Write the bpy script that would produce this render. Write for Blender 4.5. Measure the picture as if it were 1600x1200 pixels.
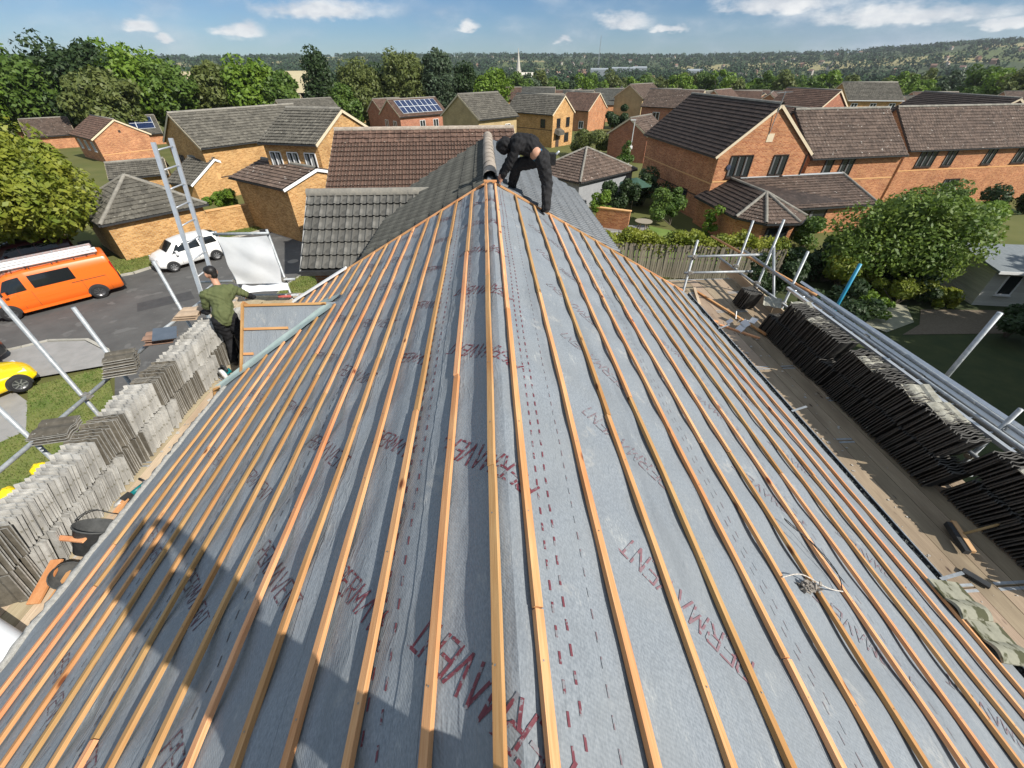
import bpy, math, random
import numpy as np
from mathutils import Vector, Matrix
random.seed(7); RNG=np.random.default_rng(7)
for o in list(bpy.data.objects): bpy.data.objects.remove(o)
SC=bpy.context.scene
COL=SC.collection
R=math.radians
# ------------------------------------------------------------------ camera
cd=bpy.data.cameras.new('camera'); cam=bpy.data.objects.new('camera',cd); COL.objects.link(cam)
cd.sensor_width=36; cd.lens=14.175; cd.clip_start=.02; cd.clip_end=9000
cam.location=(0,0,9.5); cam.rotation_euler=(R(90-38.549),0,R(-3.197))
SC.camera=cam
# ------------------------------------------------------------------ sky and sun
SUN=Vector((3.2,-2.35,3.4)).normalized()
SEL=math.asin(SUN.z); SAZ=math.atan2(SUN.x,SUN.y)
w=bpy.data.worlds.new('World'); SC.world=w; w.use_nodes=True
nt=w.node_tree; nt.nodes.clear()
def NN(nt,t,**k):
    n=nt.nodes.new(t)
    for a,b in k.items(): setattr(n,a,b)
    return n
def mth(nt,op,a,b=None,c=None,clamp=False):
    n=NN(nt,'ShaderNodeMath',operation=op); n.use_clamp=clamp
    for i,v in enumerate((a,b,c)):
        if v is None: continue
        if isinstance(v,(int,float)): n.inputs[i].default_value=v
        else: nt.links.new(v,n.inputs[i])
    return n.outputs[0]
def mixc(nt,f,a,b,mode='MIX'):
    n=NN(nt,'ShaderNodeMix',data_type='RGBA',blend_type=mode); n.clamp_factor=True
    for i,v in ((0,f),(6,a),(7,b)):
        if isinstance(v,(int,float)): n.inputs[i].default_value=v
        elif isinstance(v,(tuple,list)): n.inputs[i].default_value=(*v[:3],1)
        else: nt.links.new(v,n.inputs[i])
    return n.outputs[2]
def world_nodes():
    L=nt.links
    sky=NN(nt,'ShaderNodeTexSky',sky_type='NISHITA'); sky.sun_disc=False
    sky.sun_elevation=SEL; sky.sun_rotation=SAZ; sky.air_density=1.0; sky.dust_density=.0; sky.ozone_density=4.0; sky.altitude=300
    geo=NN(nt,'ShaderNodeTexCoord'); sep=NN(nt,'ShaderNodeSeparateXYZ'); L.new(geo.outputs['Generated'],sep.inputs[0])
    az=mth(nt,'ARCTAN2',sep.outputs[0],sep.outputs[1]); el=mth(nt,'ARCSINE',sep.outputs[2])
    cmb=NN(nt,'ShaderNodeCombineXYZ'); L.new(mth(nt,'MULTIPLY',az,1.0),cmb.inputs[0]); L.new(mth(nt,'MULTIPLY',el,2.3),cmb.inputs[1])
    def noise(scale,det,off=0.,rough=.6):
        n=NN(nt,'ShaderNodeTexNoise'); n.inputs['Scale'].default_value=scale; n.inputs['Detail'].default_value=det; n.inputs['Roughness'].default_value=rough
        mp=NN(nt,'ShaderNodeMapping'); mp.inputs['Location'].default_value=(off,off*.37,off*.2); L.new(cmb.outputs[0],mp.inputs[0]); L.new(mp.outputs[0],n.inputs[0]); return n.outputs[0]
    n1=noise(11,5,3.1); n2=noise(3.2,3,8.7); n3=noise(38,2,1.3)
    def ramp(v,a,b):
        m=NN(nt,'ShaderNodeMapRange',interpolation_type='SMOOTHSTEP'); m.inputs[1].default_value=a; m.inputs[2].default_value=b; L.new(v,m.inputs[0]); return m.outputs[0]
    # fair-weather puffs: each cloud is an ellipse broken up by noise
    total=None
    PUFF=[(-.545,.042,.026,.014),(-.41,.040,.042,.019),(-.29,.068,.13,.026),(-.02,.050,.022,.012),(.26,.054,.060,.020),(.15,.033,.022,.009),(.345,.046,.036,.008),(-.52,.028,.014,.012),
          (.50,.072,.12,.022),(.68,.052,.16,.022),(.80,.040,.05,.010),(-1.1,.09,.12,.03),(1.15,.07,.14,.03),(2.2,.12,.3,.05),(-2.2,.12,.3,.05)]
    wob=mth(nt,'MULTIPLY_ADD',n3,.018,-.009); wob2=mth(nt,'MULTIPLY_ADD',n1,.06,-.03)
    for (a,e,ra,re) in PUFF:
        dx=mth(nt,'DIVIDE',mth(nt,'ADD',mth(nt,'SUBTRACT',az,a),wob2),ra); dy=mth(nt,'DIVIDE',mth(nt,'ADD',mth(nt,'SUBTRACT',el,e),wob),re)
        dyb=mth(nt,'MAXIMUM',dy,mth(nt,'MULTIPLY',dy,-2.0))
        d=mth(nt,'SQRT',mth(nt,'ADD',mth(nt,'MULTIPLY',dx,dx),mth(nt,'MULTIPLY',dyb,dyb)))
        v=mth(nt,'SUBTRACT',1.25,d)
        total=v if total is None else mth(nt,'MAXIMUM',total,v)
    puff=ramp(mth(nt,'ADD',total,mth(nt,'MULTIPLY_ADD',n1,1.6,-.9)),.12,.85)
    # thin layer, thicker towards the right and higher up
    lay=mth(nt,'ADD',n2,mth(nt,'MULTIPLY',el,1.1))
    lay=mth(nt,'ADD',lay,mth(nt,'MULTIPLY_ADD',ramp(az,.05,.75),.13,-.02))
    layer=mth(nt,'MULTIPLY',ramp(mth(nt,'ADD',lay,mth(nt,'MULTIPLY_ADD',n1,.3,-.15)),.45,.82),.85)
    shade=ramp(mth(nt,'ADD',n1,mth(nt,'MULTIPLY',n3,.4)),.5,.95)
    cpuff=mixc(nt,shade,(10.5,11.0,11.8),(15.5,15.5,15.3)); clay=mixc(nt,ramp(n1,.35,.7),(5.6,7.2,9.4),(10.4,11.4,12.4))
    gn=NN(nt,'ShaderNodeVectorMath',operation='MULTIPLY'); L.new(sky.outputs[0],gn.inputs[0]); gn.inputs[1].default_value=(.72,.97,1.30)
    c=mixc(nt,layer,gn.outputs[0],clay); c=mixc(nt,mth(nt,'MULTIPLY',puff,.9),c,cpuff)
    bg=NN(nt,'ShaderNodeBackground'); bg.inputs[1].default_value=.05; L.new(c,bg.inputs[0])
    out=NN(nt,'ShaderNodeOutputWorld'); L.new(bg.outputs[0],out.inputs[0])
world_nodes(); w.cycles.sampling_method='MANUAL'; w.cycles.sample_map_resolution=256
sd=bpy.data.lights.new('sun','SUN'); sd.energy=5.0; sd.angle=R(.53); sd.color=(1,.945,.86)
so=bpy.data.objects.new('sun',sd); COL.objects.link(so); so.rotation_euler=SUN.to_track_quat('Z','Y').to_euler(); so.location=(60,-45,80)
vs=SC.view_settings; vs.view_transform='Standard'; vs.look='None'; vs.exposure=.36; vs.gamma=1; vs.use_curve_mapping=False
SC.render.engine='CYCLES'
cy=SC.cycles; cy.max_bounces=5; cy.diffuse_bounces=2; cy.glossy_bounces=2; cy.transmission_bounces=3; cy.transparent_max_bounces=4; cy.volume_bounces=0; cy.caustics_reflective=False; cy.caustics_refractive=False
# ------------------------------------------------------------------ material helpers
MATS={}
def mat(name,c1,c2=None,scale=6.,rough=.75,bump=0.,bscale=None,stretch=(1,1,1),rand=0.,spots=None,spotscale=30.,spotthr=.7,metal=0.,cell=0.,coord='Object',c3=None,trans=0.,detail=5.,spec=.35,bdist=.01):
    """two-tone noise material with optional per-object variation, lichen-like spots and relief"""
    if name in MATS: return MATS[name]
    m=bpy.data.materials.new(name); m.use_nodes=True; n=m.node_tree; L=n.links
    b=n.nodes['Principled BSDF']; b.inputs['Roughness'].default_value=rough; b.inputs['Metallic'].default_value=metal; b.inputs['Specular IOR Level'].default_value=spec
    if c2 is None: c2=c1
    tc=NN(n,'ShaderNodeTexCoord'); mp=NN(n,'ShaderNodeMapping'); mp.inputs['Scale'].default_value=stretch; L.new(tc.outputs[coord],mp.inputs[0])
    no=NN(n,'ShaderNodeTexNoise'); no.inputs['Scale'].default_value=scale; no.inputs['Detail'].default_value=detail; no.inputs['Roughness'].default_value=.62; L.new(mp.outputs[0],no.inputs[0])
    mr=NN(n,'ShaderNodeMapRange'); mr.inputs[1].default_value=.3; mr.inputs[2].default_value=.7; L.new(no.outputs[0],mr.inputs[0])
    col=mixc(n,mr.outputs[0],c1,c2)
    if rand>0 or c3 is not None:
        oi=NN(n,'ShaderNodeObjectInfo')
        if c3 is not None: col=mixc(n,mth(n,'POWER',oi.outputs['Random'],1.6),col,c3)
        if rand>0:
            hs=NN(n,'ShaderNodeHueSaturation'); L.new(col,hs.inputs['Color']); L.new(mth(n,'MULTIPLY_ADD',oi.outputs['Random'],2*rand,1-rand),hs.inputs['Value']); col=hs.outputs[0]
    if cell>0:
        vc=NN(n,'ShaderNodeTexVoronoi'); vc.inputs['Scale'].default_value=cell; L.new(tc.outputs[coord],vc.inputs[0]); sc_=NN(n,'ShaderNodeSeparateColor'); L.new(vc.outputs['Color'],sc_.inputs[0]); hc=NN(n,'ShaderNodeHueSaturation'); L.new(col,hc.inputs['Color']); L.new(mth(n,'MULTIPLY_ADD',sc_.outputs[0],.6,.7),hc.inputs['Value']); col=hc.outputs[0]
    if spots is not None:
        ns=NN(n,'ShaderNodeTexNoise'); ns.inputs['Scale'].default_value=spotscale; ns.inputs['Detail'].default_value=3; L.new(tc.outputs[coord],ns.inputs[0])
        sr=NN(n,'ShaderNodeMapRange'); sr.inputs[1].default_value=spotthr; sr.inputs[2].default_value=spotthr+.05; L.new(ns.outputs[0],sr.inputs[0]); col=mixc(n,sr.outputs[0],col,spots)
    L.new(col,b.inputs['Base Color'])
    if bump>0:
        nb=NN(n,'ShaderNodeTexNoise'); nb.inputs['Scale'].default_value=bscale or scale*4; nb.inputs['Detail'].default_value=4; L.new(mp.outputs[0],nb.inputs[0])
        bp=NN(n,'ShaderNodeBump'); bp.inputs['Strength'].default_value=bump; bp.inputs['Distance'].default_value=bdist; L.new(nb.outputs[0],bp.inputs['Height']); L.new(bp.outputs[0],b.inputs['Normal'])
    if trans>0:
        tr=NN(n,'ShaderNodeBsdfTranslucent'); L.new(col,tr.inputs[0]); ms=NN(n,'ShaderNodeMixShader'); ms.inputs[0].default_value=trans
        L.new(b.outputs[0],ms.inputs[1]); L.new(tr.outputs[0],ms.inputs[2]); L.new(ms.outputs[0],n.nodes['Material Output'].inputs[0])
    MATS[name]=m; return m
def brickmat(name,c1,c2,mortar,bw=.225,bh=.075):
    if name in MATS: return MATS[name]
    m=bpy.data.materials.new(name); m.use_nodes=True; n=m.node_tree; L=n.links; b=n.nodes['Principled BSDF']; b.inputs['Roughness'].default_value=.85; b.inputs['Specular IOR Level'].default_value=.2
    g=NN(n,'ShaderNodeNewGeometry'); cr=NN(n,'ShaderNodeVectorMath',operation='CROSS_PRODUCT'); L.new(g.outputs['True Normal'],cr.inputs[0]); cr.inputs[1].default_value=(0,0,1)
    dt=NN(n,'ShaderNodeVectorMath',operation='DOT_PRODUCT'); L.new(g.outputs['Position'],dt.inputs[0]); L.new(cr.outputs[0],dt.inputs[1])
    sp=NN(n,'ShaderNodeSeparateXYZ'); L.new(g.outputs['Position'],sp.inputs[0]); cb=NN(n,'ShaderNodeCombineXYZ'); L.new(dt.outputs['Value'],cb.inputs[0]); L.new(sp.outputs[2],cb.inputs[1])
    br=NN(n,'ShaderNodeTexBrick'); L.new(cb.outputs[0],br.inputs[0]); br.inputs['Scale'].default_value=1; br.inputs['Brick Width'].default_value=bw; br.inputs['Row Height'].default_value=bh; br.inputs['Mortar Size'].default_value=.009
    br.inputs['Color1'].default_value=(*c1,1); br.inputs['Color2'].default_value=(*c2,1); br.inputs['Mortar'].default_value=(*mortar,1); br.inputs['Bias'].default_value=-.1
    no=NN(n,'ShaderNodeTexNoise'); no.inputs['Scale'].default_value=.9; no.inputs['Detail'].default_value=6; L.new(cb.outputs[0],no.inputs[0])
    n2=NN(n,'ShaderNodeTexNoise'); n2.inputs['Scale'].default_value=9; n2.inputs['Detail'].default_value=3; L.new(cb.outputs[0],n2.inputs[0])
    hs=NN(n,'ShaderNodeHueSaturation'); L.new(br.outputs[0],hs.inputs['Color']); L.new(mth(n,'ADD',mth(n,'MULTIPLY_ADD',no.outputs[0],.7,.45),mth(n,'MULTIPLY_ADD',n2.outputs[0],.5,-.25)),hs.inputs['Value'])
    L.new(hs.outputs[0],b.inputs['Base Color'])
    bp=NN(n,'ShaderNodeBump'); bp.inputs['Strength'].default_value=.5; bp.inputs['Distance'].default_value=.01; L.new(mth(n,'SUBTRACT',1,br.outputs['Fac']),bp.inputs['Height']); L.new(bp.outputs[0],b.inputs['Normal'])
    MATS[name]=m; return m
def glassmat(name,c,rough=.08):
    m=mat(name,c,rough=rough,spec=.6); return m
# ------------------------------------------------------------------ mesh helpers
def link(o,parent=None):
    COL.objects.link(o)
    if parent is not None: o.parent=parent
    return o
def mesh(name,v,f,m=None,smooth=False):
    me=bpy.data.meshes.new(name); me.from_pydata([tuple(p) for p in v],[],f); me.update()
    if m is not None: me.materials.append(m)
    if smooth: me.polygons.foreach_set('use_smooth',[True]*len(me.polygons))
    return me
def quads(name,V,m,smooth=False):
    """V: (n,4,3) array of separate quads"""
    V=np.asarray(V,dtype=np.float32); n=len(V); me=bpy.data.meshes.new(name)
    me.vertices.add(n*4); me.vertices.foreach_set('co',V.reshape(-1)); me.loops.add(n*4); me.loops.foreach_set('vertex_index',np.arange(n*4,dtype=np.int32))
    me.polygons.add(n); me.polygons.foreach_set('loop_start',np.arange(0,n*4,4,dtype=np.int32)); me.polygons.foreach_set('loop_total',np.full(n,4,dtype=np.int32))
    me.update(calc_edges=True); me.materials.append(m); return me
def grid(name,P,m,smooth=True):
    """P: (a,b,3) grid of points"""
    P=np.asarray(P,dtype=np.float32); a,b=P.shape[:2]; i=np.arange(a*b).reshape(a,b)
    F=np.stack([i[:-1,:-1],i[1:,:-1],i[1:,1:],i[:-1,1:]],-1).reshape(-1,4).astype(np.int32); n=len(F)
    me=bpy.data.meshes.new(name); me.vertices.add(a*b); me.vertices.foreach_set('co',P.reshape(-1)); me.loops.add(n*4); me.loops.foreach_set('vertex_index',F.reshape(-1))
    me.polygons.add(n); me.polygons.foreach_set('loop_start',np.arange(0,n*4,4,dtype=np.int32)); me.polygons.foreach_set('loop_total',np.full(n,4,dtype=np.int32))
    if smooth: me.polygons.foreach_set('use_smooth',np.ones(n,dtype=bool))
    me.update(calc_edges=True); me.materials.append(m); return me
def ob(name,me,parent=None,loc=None,rot=None):
    o=bpy.data.objects.new(name,me); link(o,parent)
    if loc is not None: o.location=loc
    if rot is not None: o.rotation_euler=rot
    return o
def tag(o,label=None,cat=None,group=None,kind=None):
    if label: o['label']=label
    if cat: o['category']=cat
    if group: o['group']=group
    if kind: o['kind']=kind
    return o
def thing(name,label,cat,loc=(0,0,0),rz=0.,group=None):
    o=bpy.data.objects.new(name,None); link(o); o.location=loc; o.rotation_euler=(0,0,rz); o.empty_display_size=.2
    return tag(o,label,cat,group)
class MB:
    def __init__(s): s.v=[]; s.f=[]
    def box(s,c,d,M=None):
        k=len(s.v); hx,hy,hz=d[0]/2,d[1]/2,d[2]/2
        for z in (-hz,hz):
            for x,y in ((-hx,-hy),(hx,-hy),(hx,hy),(-hx,hy)):
                p=Vector((x,y,z))
                if M is not None: p=M@p
                s.v.append(tuple(p+Vector(c)))
        s.f+=[(k+3,k+2,k+1,k),(k+4,k+5,k+6,k+7),(k,k+1,k+5,k+4),(k+1,k+2,k+6,k+5),(k+2,k+3,k+7,k+6),(k+3,k,k+4,k+7)]; return s
    def bar(s,a,b,w,h,up=(0,0,1)):
        a=Vector(a);b=Vector(b);d=(b-a); l=d.length; d/=l; u=Vector(up); x=d.cross(u)
        if x.length<1e-4: x=d.cross(Vector((1,0,0)))
        x.normalize(); z=x.cross(d); M=Matrix((x,d,z)).transposed(); return s.box((a+b)/2,(w,l,h),M)
    def tube(s,a,b,r,r2=None,n=10,cap=True):
        r2=r if r2 is None else r2; a=Vector(a);b=Vector(b);d=(b-a).normalized(); u=d.orthogonal().normalized(); v=d.cross(u); k=len(s.v)
        for p,rr in ((a,r),(b,r2)):
            for i in range(n):
                t=2*math.pi*i/n; s.v.append(tuple(p+u*math.cos(t)*rr+v*math.sin(t)*rr))
        for i in range(n): j=(i+1)%n; s.f.append((k+i,k+j,k+n+j,k+n+i))
        if cap: s.f.append(tuple(k+n-1-i for i in range(n))); s.f.append(tuple(k+n+i for i in range(n)))
        return s
    def path(s,pts,r,n=8):
        for a,b in zip(pts[:-1],pts[1:]): s.tube(a,b,r,n=n)
        return s
    def poly(s,pts):
        k=len(s.v); s.v+= [tuple(p) for p in pts]; s.f.append(tuple(range(k,k+len(pts)))); return s
    def prism(s,pts,vec):
        k=len(s.v); n=len(pts); vec=Vector(vec); s.v+=[tuple(p) for p in pts]+[tuple(Vector(p)+vec) for p in pts]
        s.f.append(tuple(range(k+n-1,k-1,-1))); s.f.append(tuple(range(k+n,k+2*n)))
        for i in range(n): j=(i+1)%n; s.f.append((k+i,k+j,k+n+j,k+n+i))
        return s
    def lathe(s,prof,c=(0,0,0),axis='z',n=20):
        k=len(s.v); m=len(prof)
        for (r,z) in prof:
            for i in range(n):
                t=2*math.pi*i/n; p=(r*math.cos(t),r*math.sin(t),z)
                if axis=='y': p=(p[0],p[2],p[1])
                if axis=='x': p=(p[2],p[0],p[1])
                s.v.append((p[0]+c[0],p[1]+c[1],p[2]+c[2]))
        for a in range(m-1):
            for i in range(n): j=(i+1)%n; s.f.append((k+a*n+i,k+a*n+j,k+(a+1)*n+j,k+(a+1)*n+i))
        return s
    def me(s,name,m,smooth=False): return mesh(name,s.v,s.f,m,smooth)
    def build(s,name,m,parent=None,smooth=False,loc=None,rot=None): return ob(name,s.me(name,m,smooth),parent,loc,rot)
def terr(x,y):
    x=np.asarray(x,float); y=np.asarray(y,float); d=np.maximum(0,y-22); a=np.minimum(d,110); t=np.maximum(0,d-110)
    z=-0.00027*a*a-7.9*(1-np.exp(-t*.0594/7.9))
    return z
def surf_z(x,y): return 7.9-abs(x-.05)*.542
# ================================================================== the house being re-roofed
def membrane_mat():
    m=bpy.data.materials.new('roofing_underlay'); m.use_nodes=True; n=m.node_tree; L=n.links; b=n.nodes['Principled BSDF']
    b.inputs['Roughness'].default_value=.62; b.inputs['Specular IOR Level'].default_value=.3
    tc=NN(n,'ShaderNodeTexCoord')
    def noise(s,d=5,st=(1,1,1),r=.6):
        mp=NN(n,'ShaderNodeMapping'); mp.inputs['Scale'].default_value=st; L.new(tc.outputs['Object'],mp.inputs[0])
        x=NN(n,'ShaderNodeTexNoise'); x.inputs['Scale'].default_value=s; x.inputs['Detail'].default_value=d; x.inputs['Roughness'].default_value=r; L.new(mp.outputs[0],x.inputs[0]); return x.outputs[0]
    def ramp(v,a,c):
        q=NN(n,'ShaderNodeMapRange',interpolation_type='SMOOTHSTEP'); q.inputs[1].default_value=a; q.inputs[2].default_value=c; L.new(v,q.inputs[0]); return q.outputs[0]
    fib=noise(160,3,(1,.35,1)); blot=noise(2.2,6); dust=noise(5.5,8,(1.6,.55,1),.72); scuff=noise(42,5,(2.2,.5,1),.8)
    col=mixc(n,ramp(fib,.3,.7),(.172,.194,.216),(.248,.274,.298))
    col=mixc(n,mth(n,'MULTIPLY',ramp(blot,.35,.7),.5),col,(.21,.224,.232))
    dm=mth(n,'MULTIPLY',ramp(dust,.55,.72),mth(n,'MULTIPLY_ADD',ramp(scuff,.45,.62),.8,.1))
    col=mixc(n,mth(n,'MULTIPLY',dm,.75),col,(.46,.465,.44))
    st=noise(1.3,7,(3.2,.28,1),.65); col=mixc(n,mth(n,'MULTIPLY',ramp(st,.50,.72),.45),col,(.115,.13,.145))
    ft=noise(3.1,2); col=mixc(n,mth(n,'MULTIPLY',mth(n,'MULTIPLY',ramp(ft,.62,.70),ramp(noise(24,4),.4,.6)),.35),col,(.40,.39,.36))
    L.new(col,b.inputs['Base Color'])
    # diagonal embossed weave
    wv=NN(n,'ShaderNodeTexWave',wave_type='BANDS',bands_direction='DIAGONAL'); wv.inputs['Scale'].default_value=38; wv.inputs['Distortion'].default_value=.6; L.new(tc.outputs['Object'],wv.inputs[0])
    b1=NN(n,'ShaderNodeBump'); b1.inputs['Strength'].default_value=.16; b1.inputs['Distance'].default_value=.003; L.new(wv.outputs['Fac'],b1.inputs['Height'])
    b2=NN(n,'ShaderNodeBump'); b2.inputs['Strength'].default_value=.5; b2.inputs['Distance'].default_value=.012; L.new(noise(9,4,(2.2,.8,1)),b2.inputs['Height']); L.new(b1.outputs[0],b2.inputs['Normal'])
    # sharp creases: ridges of stretched noise
    cr=mth(n,'ABSOLUTE',mth(n,'SUBTRACT',noise(3.3,3,(2.0,.5,1)),.5)); cr=mth(n,'SUBTRACT',1,ramp(cr,.0,.035)); cr=mth(n,'MULTIPLY',cr,ramp(noise(1.1,2),.45,.6))
    b3=NN(n,'ShaderNodeBump'); b3.inputs['Strength'].default_value=.28; b3.inputs['Distance'].default_value=.010; L.new(cr,b3.inputs['Height']); L.new(b2.outputs[0],b3.inputs['Normal']); L.new(b3.outputs[0],b.inputs['Normal'])
    return m
def wood_mat(name,ca,cb,cc,axis=1,rand=.28):
    m=bpy.data.materials.new(name); m.use_nodes=True; n=m.node_tree; L=n.links; b=n.nodes['Principled BSDF']; b.inputs['Roughness'].default_value=.68; b.inputs['Specular IOR Level'].default_value=.25
    tc=NN(n,'ShaderNodeTexCoord'); oi=NN(n,'ShaderNodeObjectInfo'); ad=NN(n,'ShaderNodeVectorMath',operation='MULTIPLY_ADD'); L.new(tc.outputs['Object'],ad.inputs[0]); ad.inputs[1].default_value=(1,1,1)
    cb_=NN(n,'ShaderNodeCombineXYZ'); 
    for i in range(3): L.new(mth(n,'MULTIPLY',oi.outputs['Random'],(31.,57.,13.)[i]),cb_.inputs[i])
    L.new(cb_.outputs[0],ad.inputs[2])
    st=[1,1,1]; st[axis]=.035
    def noise(s,d,stt):
        mp=NN(n,'ShaderNodeMapping'); mp.inputs['Scale'].default_value=stt; L.new(ad.outputs[0],mp.inputs[0]); x=NN(n,'ShaderNodeTexNoise'); x.inputs['Scale'].default_value=s; x.inputs['Detail'].default_value=d; L.new(mp.outputs[0],x.inputs[0]); return x.outputs[0]
    def ramp(v,a,c):
        q=NN(n,'ShaderNodeMapRange'); q.inputs[1].default_value=a; q.inputs[2].default_value=c; L.new(v,q.inputs[0]); return q.outputs[0]
    s2=[1,1,1]; s2[axis]=.25
    col=mixc(n,ramp(noise(130,5,tuple(st)),.32,.68),ca,cb)
    col=mixc(n,mth(n,'MULTIPLY',ramp(noise(4,4,tuple(s2)),.42,.72),.75),col,cc)
    kn=NN(n,'ShaderNodeTexVoronoi'); kn.inputs['Scale'].default_value=5; mp=NN(n,'ShaderNodeMapping'); s3=[1.3,1.3,1.3]; s3[axis]=.5; mp.inputs['Scale'].default_value=s3; L.new(ad.outputs[0],mp.inputs[0]); L.new(mp.outputs[0],kn.inputs[0])
    col=mixc(n,mth(n,'SUBTRACT',1,ramp(kn.outputs['Distance'],.06,.13)),col,(cc[0]*.35,cc[1]*.28,cc[2]*.3))
    hs=NN(n,'ShaderNodeHueSaturation'); L.new(col,hs.inputs['Color']); L.new(mth(n,'MULTIPLY_ADD',oi.outputs['Random'],2*rand,1-rand),hs.inputs['Value']); L.new(mth(n,'MULTIPLY_ADD',oi.outputs['Random'],-.025,.513),hs.inputs['Hue']); L.new(hs.outputs[0],b.inputs['Base Color'])
    bp=NN(n,'ShaderNodeBump'); bp.inputs['Strength'].default_value=.35; bp.inputs['Distance'].default_value=.002; L.new(noise(220,3,tuple(st)),bp.inputs['Height']); L.new(bp.outputs[0],b.inputs['Normal'])
    MATS[name]=m; return m
M_MEM=membrane_mat()
M_BAT=wood_mat('batten_timber',(.51,.255,.105),(.63,.37,.175),(.40,.155,.052))
M_WOODX=wood_mat('batten_timber_cross',(.51,.255,.105),(.63,.37,.175),(.40,.155,.052),axis=0)
M_BOARD=wood_mat('scaffold_board_timber',(.42,.33,.22),(.55,.45,.31),(.30,.22,.14),rand=.15)
M_INK=mat('red_print_ink',(.12,.022,.034),(.16,.05,.062),scale=40,rough=.6,spots=(.19,.19,.205),spotscale=38,spotthr=.53)
M_INKF=mat('faded_red_print_ink',(.17,.115,.13),(.185,.16,.17),scale=30,rough=.6,spots=(.20,.22,.24),spotscale=30,spotthr=.5)
M_GALV=mat('galvanised_tube',(.26,.285,.30),(.42,.44,.455),scale=18,rough=.5,metal=.3,spots=(.55,.54,.50),spotscale=11,spotthr=.66,bump=.1,rand=.08)
M_ALU=mat('ladder_aluminium',(.62,.64,.66),(.74,.76,.78),scale=12,rough=.35,metal=.7)
M_COUP=mat('coupler_steel',(.22,.21,.19),(.40,.38,.34),scale=30,rough=.6,metal=.6)
M_BLACKP=mat('black_plastic',(.025,.027,.028),(.045,.047,.05),scale=8,rough=.45)
M_WHITE=mat('white_upvc',(.78,.79,.79),(.84,.85,.85),scale=3,rough=.4)
M_LEAD=mat('green_grey_valley_liner',(.24,.31,.30),(.33,.40,.385),scale=5,rough=.45,stretch=(1,1,1))
M_MORTAR=mat('weathered_eaves_mortar',(.25,.245,.225),(.42,.41,.38),scale=35,rough=.9,bump=.6)
M_DEBRIS=mat('gutter_debris',(.03,.035,.035),(.10,.11,.105),scale=60,rough=.95,bump=.8)
M_HBRICK=brickmat('house_brick',(.42,.20,.11),(.50,.27,.15),(.45,.40,.33))
TAN=.542; RX=.05; RZ=7.9; CS=1/math.hypot(1,TAN); SN=TAN*CS
YA,YB=-2.6,7.64; XE=4.08
ph=RNG.random((12,3))*6.28
def mem_d(x,y):
    """vertical offset of the underlay below the batten plane"""
    x=np.asarray(x,float); y=np.asarray(y,float); a=np.abs(x-RX)
    raf=.5-.5*np.cos(2*np.pi*(y+.12)/.6)                      # sag between rafters
    amp=np.where(x<RX,.017,.011)+np.where(x<RX,.011,.006)*np.sin(1.7*x+ph[0,0]+.35*y)+np.where(x<RX,.008,.004)*np.sin(2.9*x-.8*y+ph[1,0])
    d=-np.maximum(amp,.004)*raf
    # folds that run with the battens, stronger close to the ridge on the left
    lf=np.where(x<RX,1.,.28)
    f=np.exp(-((a-.35)/.75)**2)*.6+.4
    d+=lf*f*(.0075*np.sin(17*x+1.3*np.sin(.9*y)+ph[2,0])+.0055*np.sin(31*x+.8*np.sin(1.7*y+1)+.5*y+ph[3,0]))
    d+=lf*.006*np.sin(9*x+7*y+ph[4,0])*np.exp(-((y-6.2)/1.6)**2)
    d+=.0025*np.sin(23*x-13*y+ph[5,0])*np.sin(3.1*y+ph[6,0])
    c1=np.abs(np.sin(4.1*x+2.3*y+.7*np.sin(2.2*y)+ph[7,0])); c2=np.abs(np.sin(6.3*x-1.7*y+.9*np.sin(1.4*y+x)+ph[8,0]))
    d-=np.where(x<RX,.006,.002)*(np.exp(-c1*14)+np.exp(-c2*16))*(.5+.5*np.sin(1.3*y+2.1*x+ph[9,0]))
    return d-.006
def mem_z(x,y): return RZ-(np.sqrt((np.asarray(x)-RX)**2+.0022)-.0)*TAN+.010+mem_d(x,y)-.010*np.minimum(1,np.abs(np.asarray(x)-RX)/.15)
house=thing('house_under_reroofing','brick house in the foreground with its roof stripped to grey underlay and orange battens','house',(0,0,0))
mb=MB(); mb.box((.05,2.6,2.72),(7.5,10.0,5.44)); mb.build('wall',M_HBRICK,house)
mb=MB()   # gable triangle over the far and near wall
for yy in (-2.4,7.45): mb=MB(); mb.prism([(-3.7,yy,5.445),(3.8,yy,5.445),(.05,yy,7.6)],(0,.12,0)); mb.build('gable_wall',M_HBRICK,house)
ys=np.arange(YA,YB+.001,.03)
und=[]
for nm,xs in (('left',np.linspace(-XE,RX,150)),('right',np.linspace(RX,XE+.02,150))):
    X,Y=np.meshgrid(xs,ys,indexing='ij'); P=np.stack([X,Y,mem_z(X,Y)],-1)
    if nm=='left':      # cut away where the gablet stands: sink the sheet under its roof
        pass
    o=ob('underlay',grid('underlay_'+nm,P,M_MEM),house); o['label']='grey breathable underlay printed in dark red on the %s slope'%('shaded left' if nm=='left' else 'sunlit right'); und.append(o)
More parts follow.
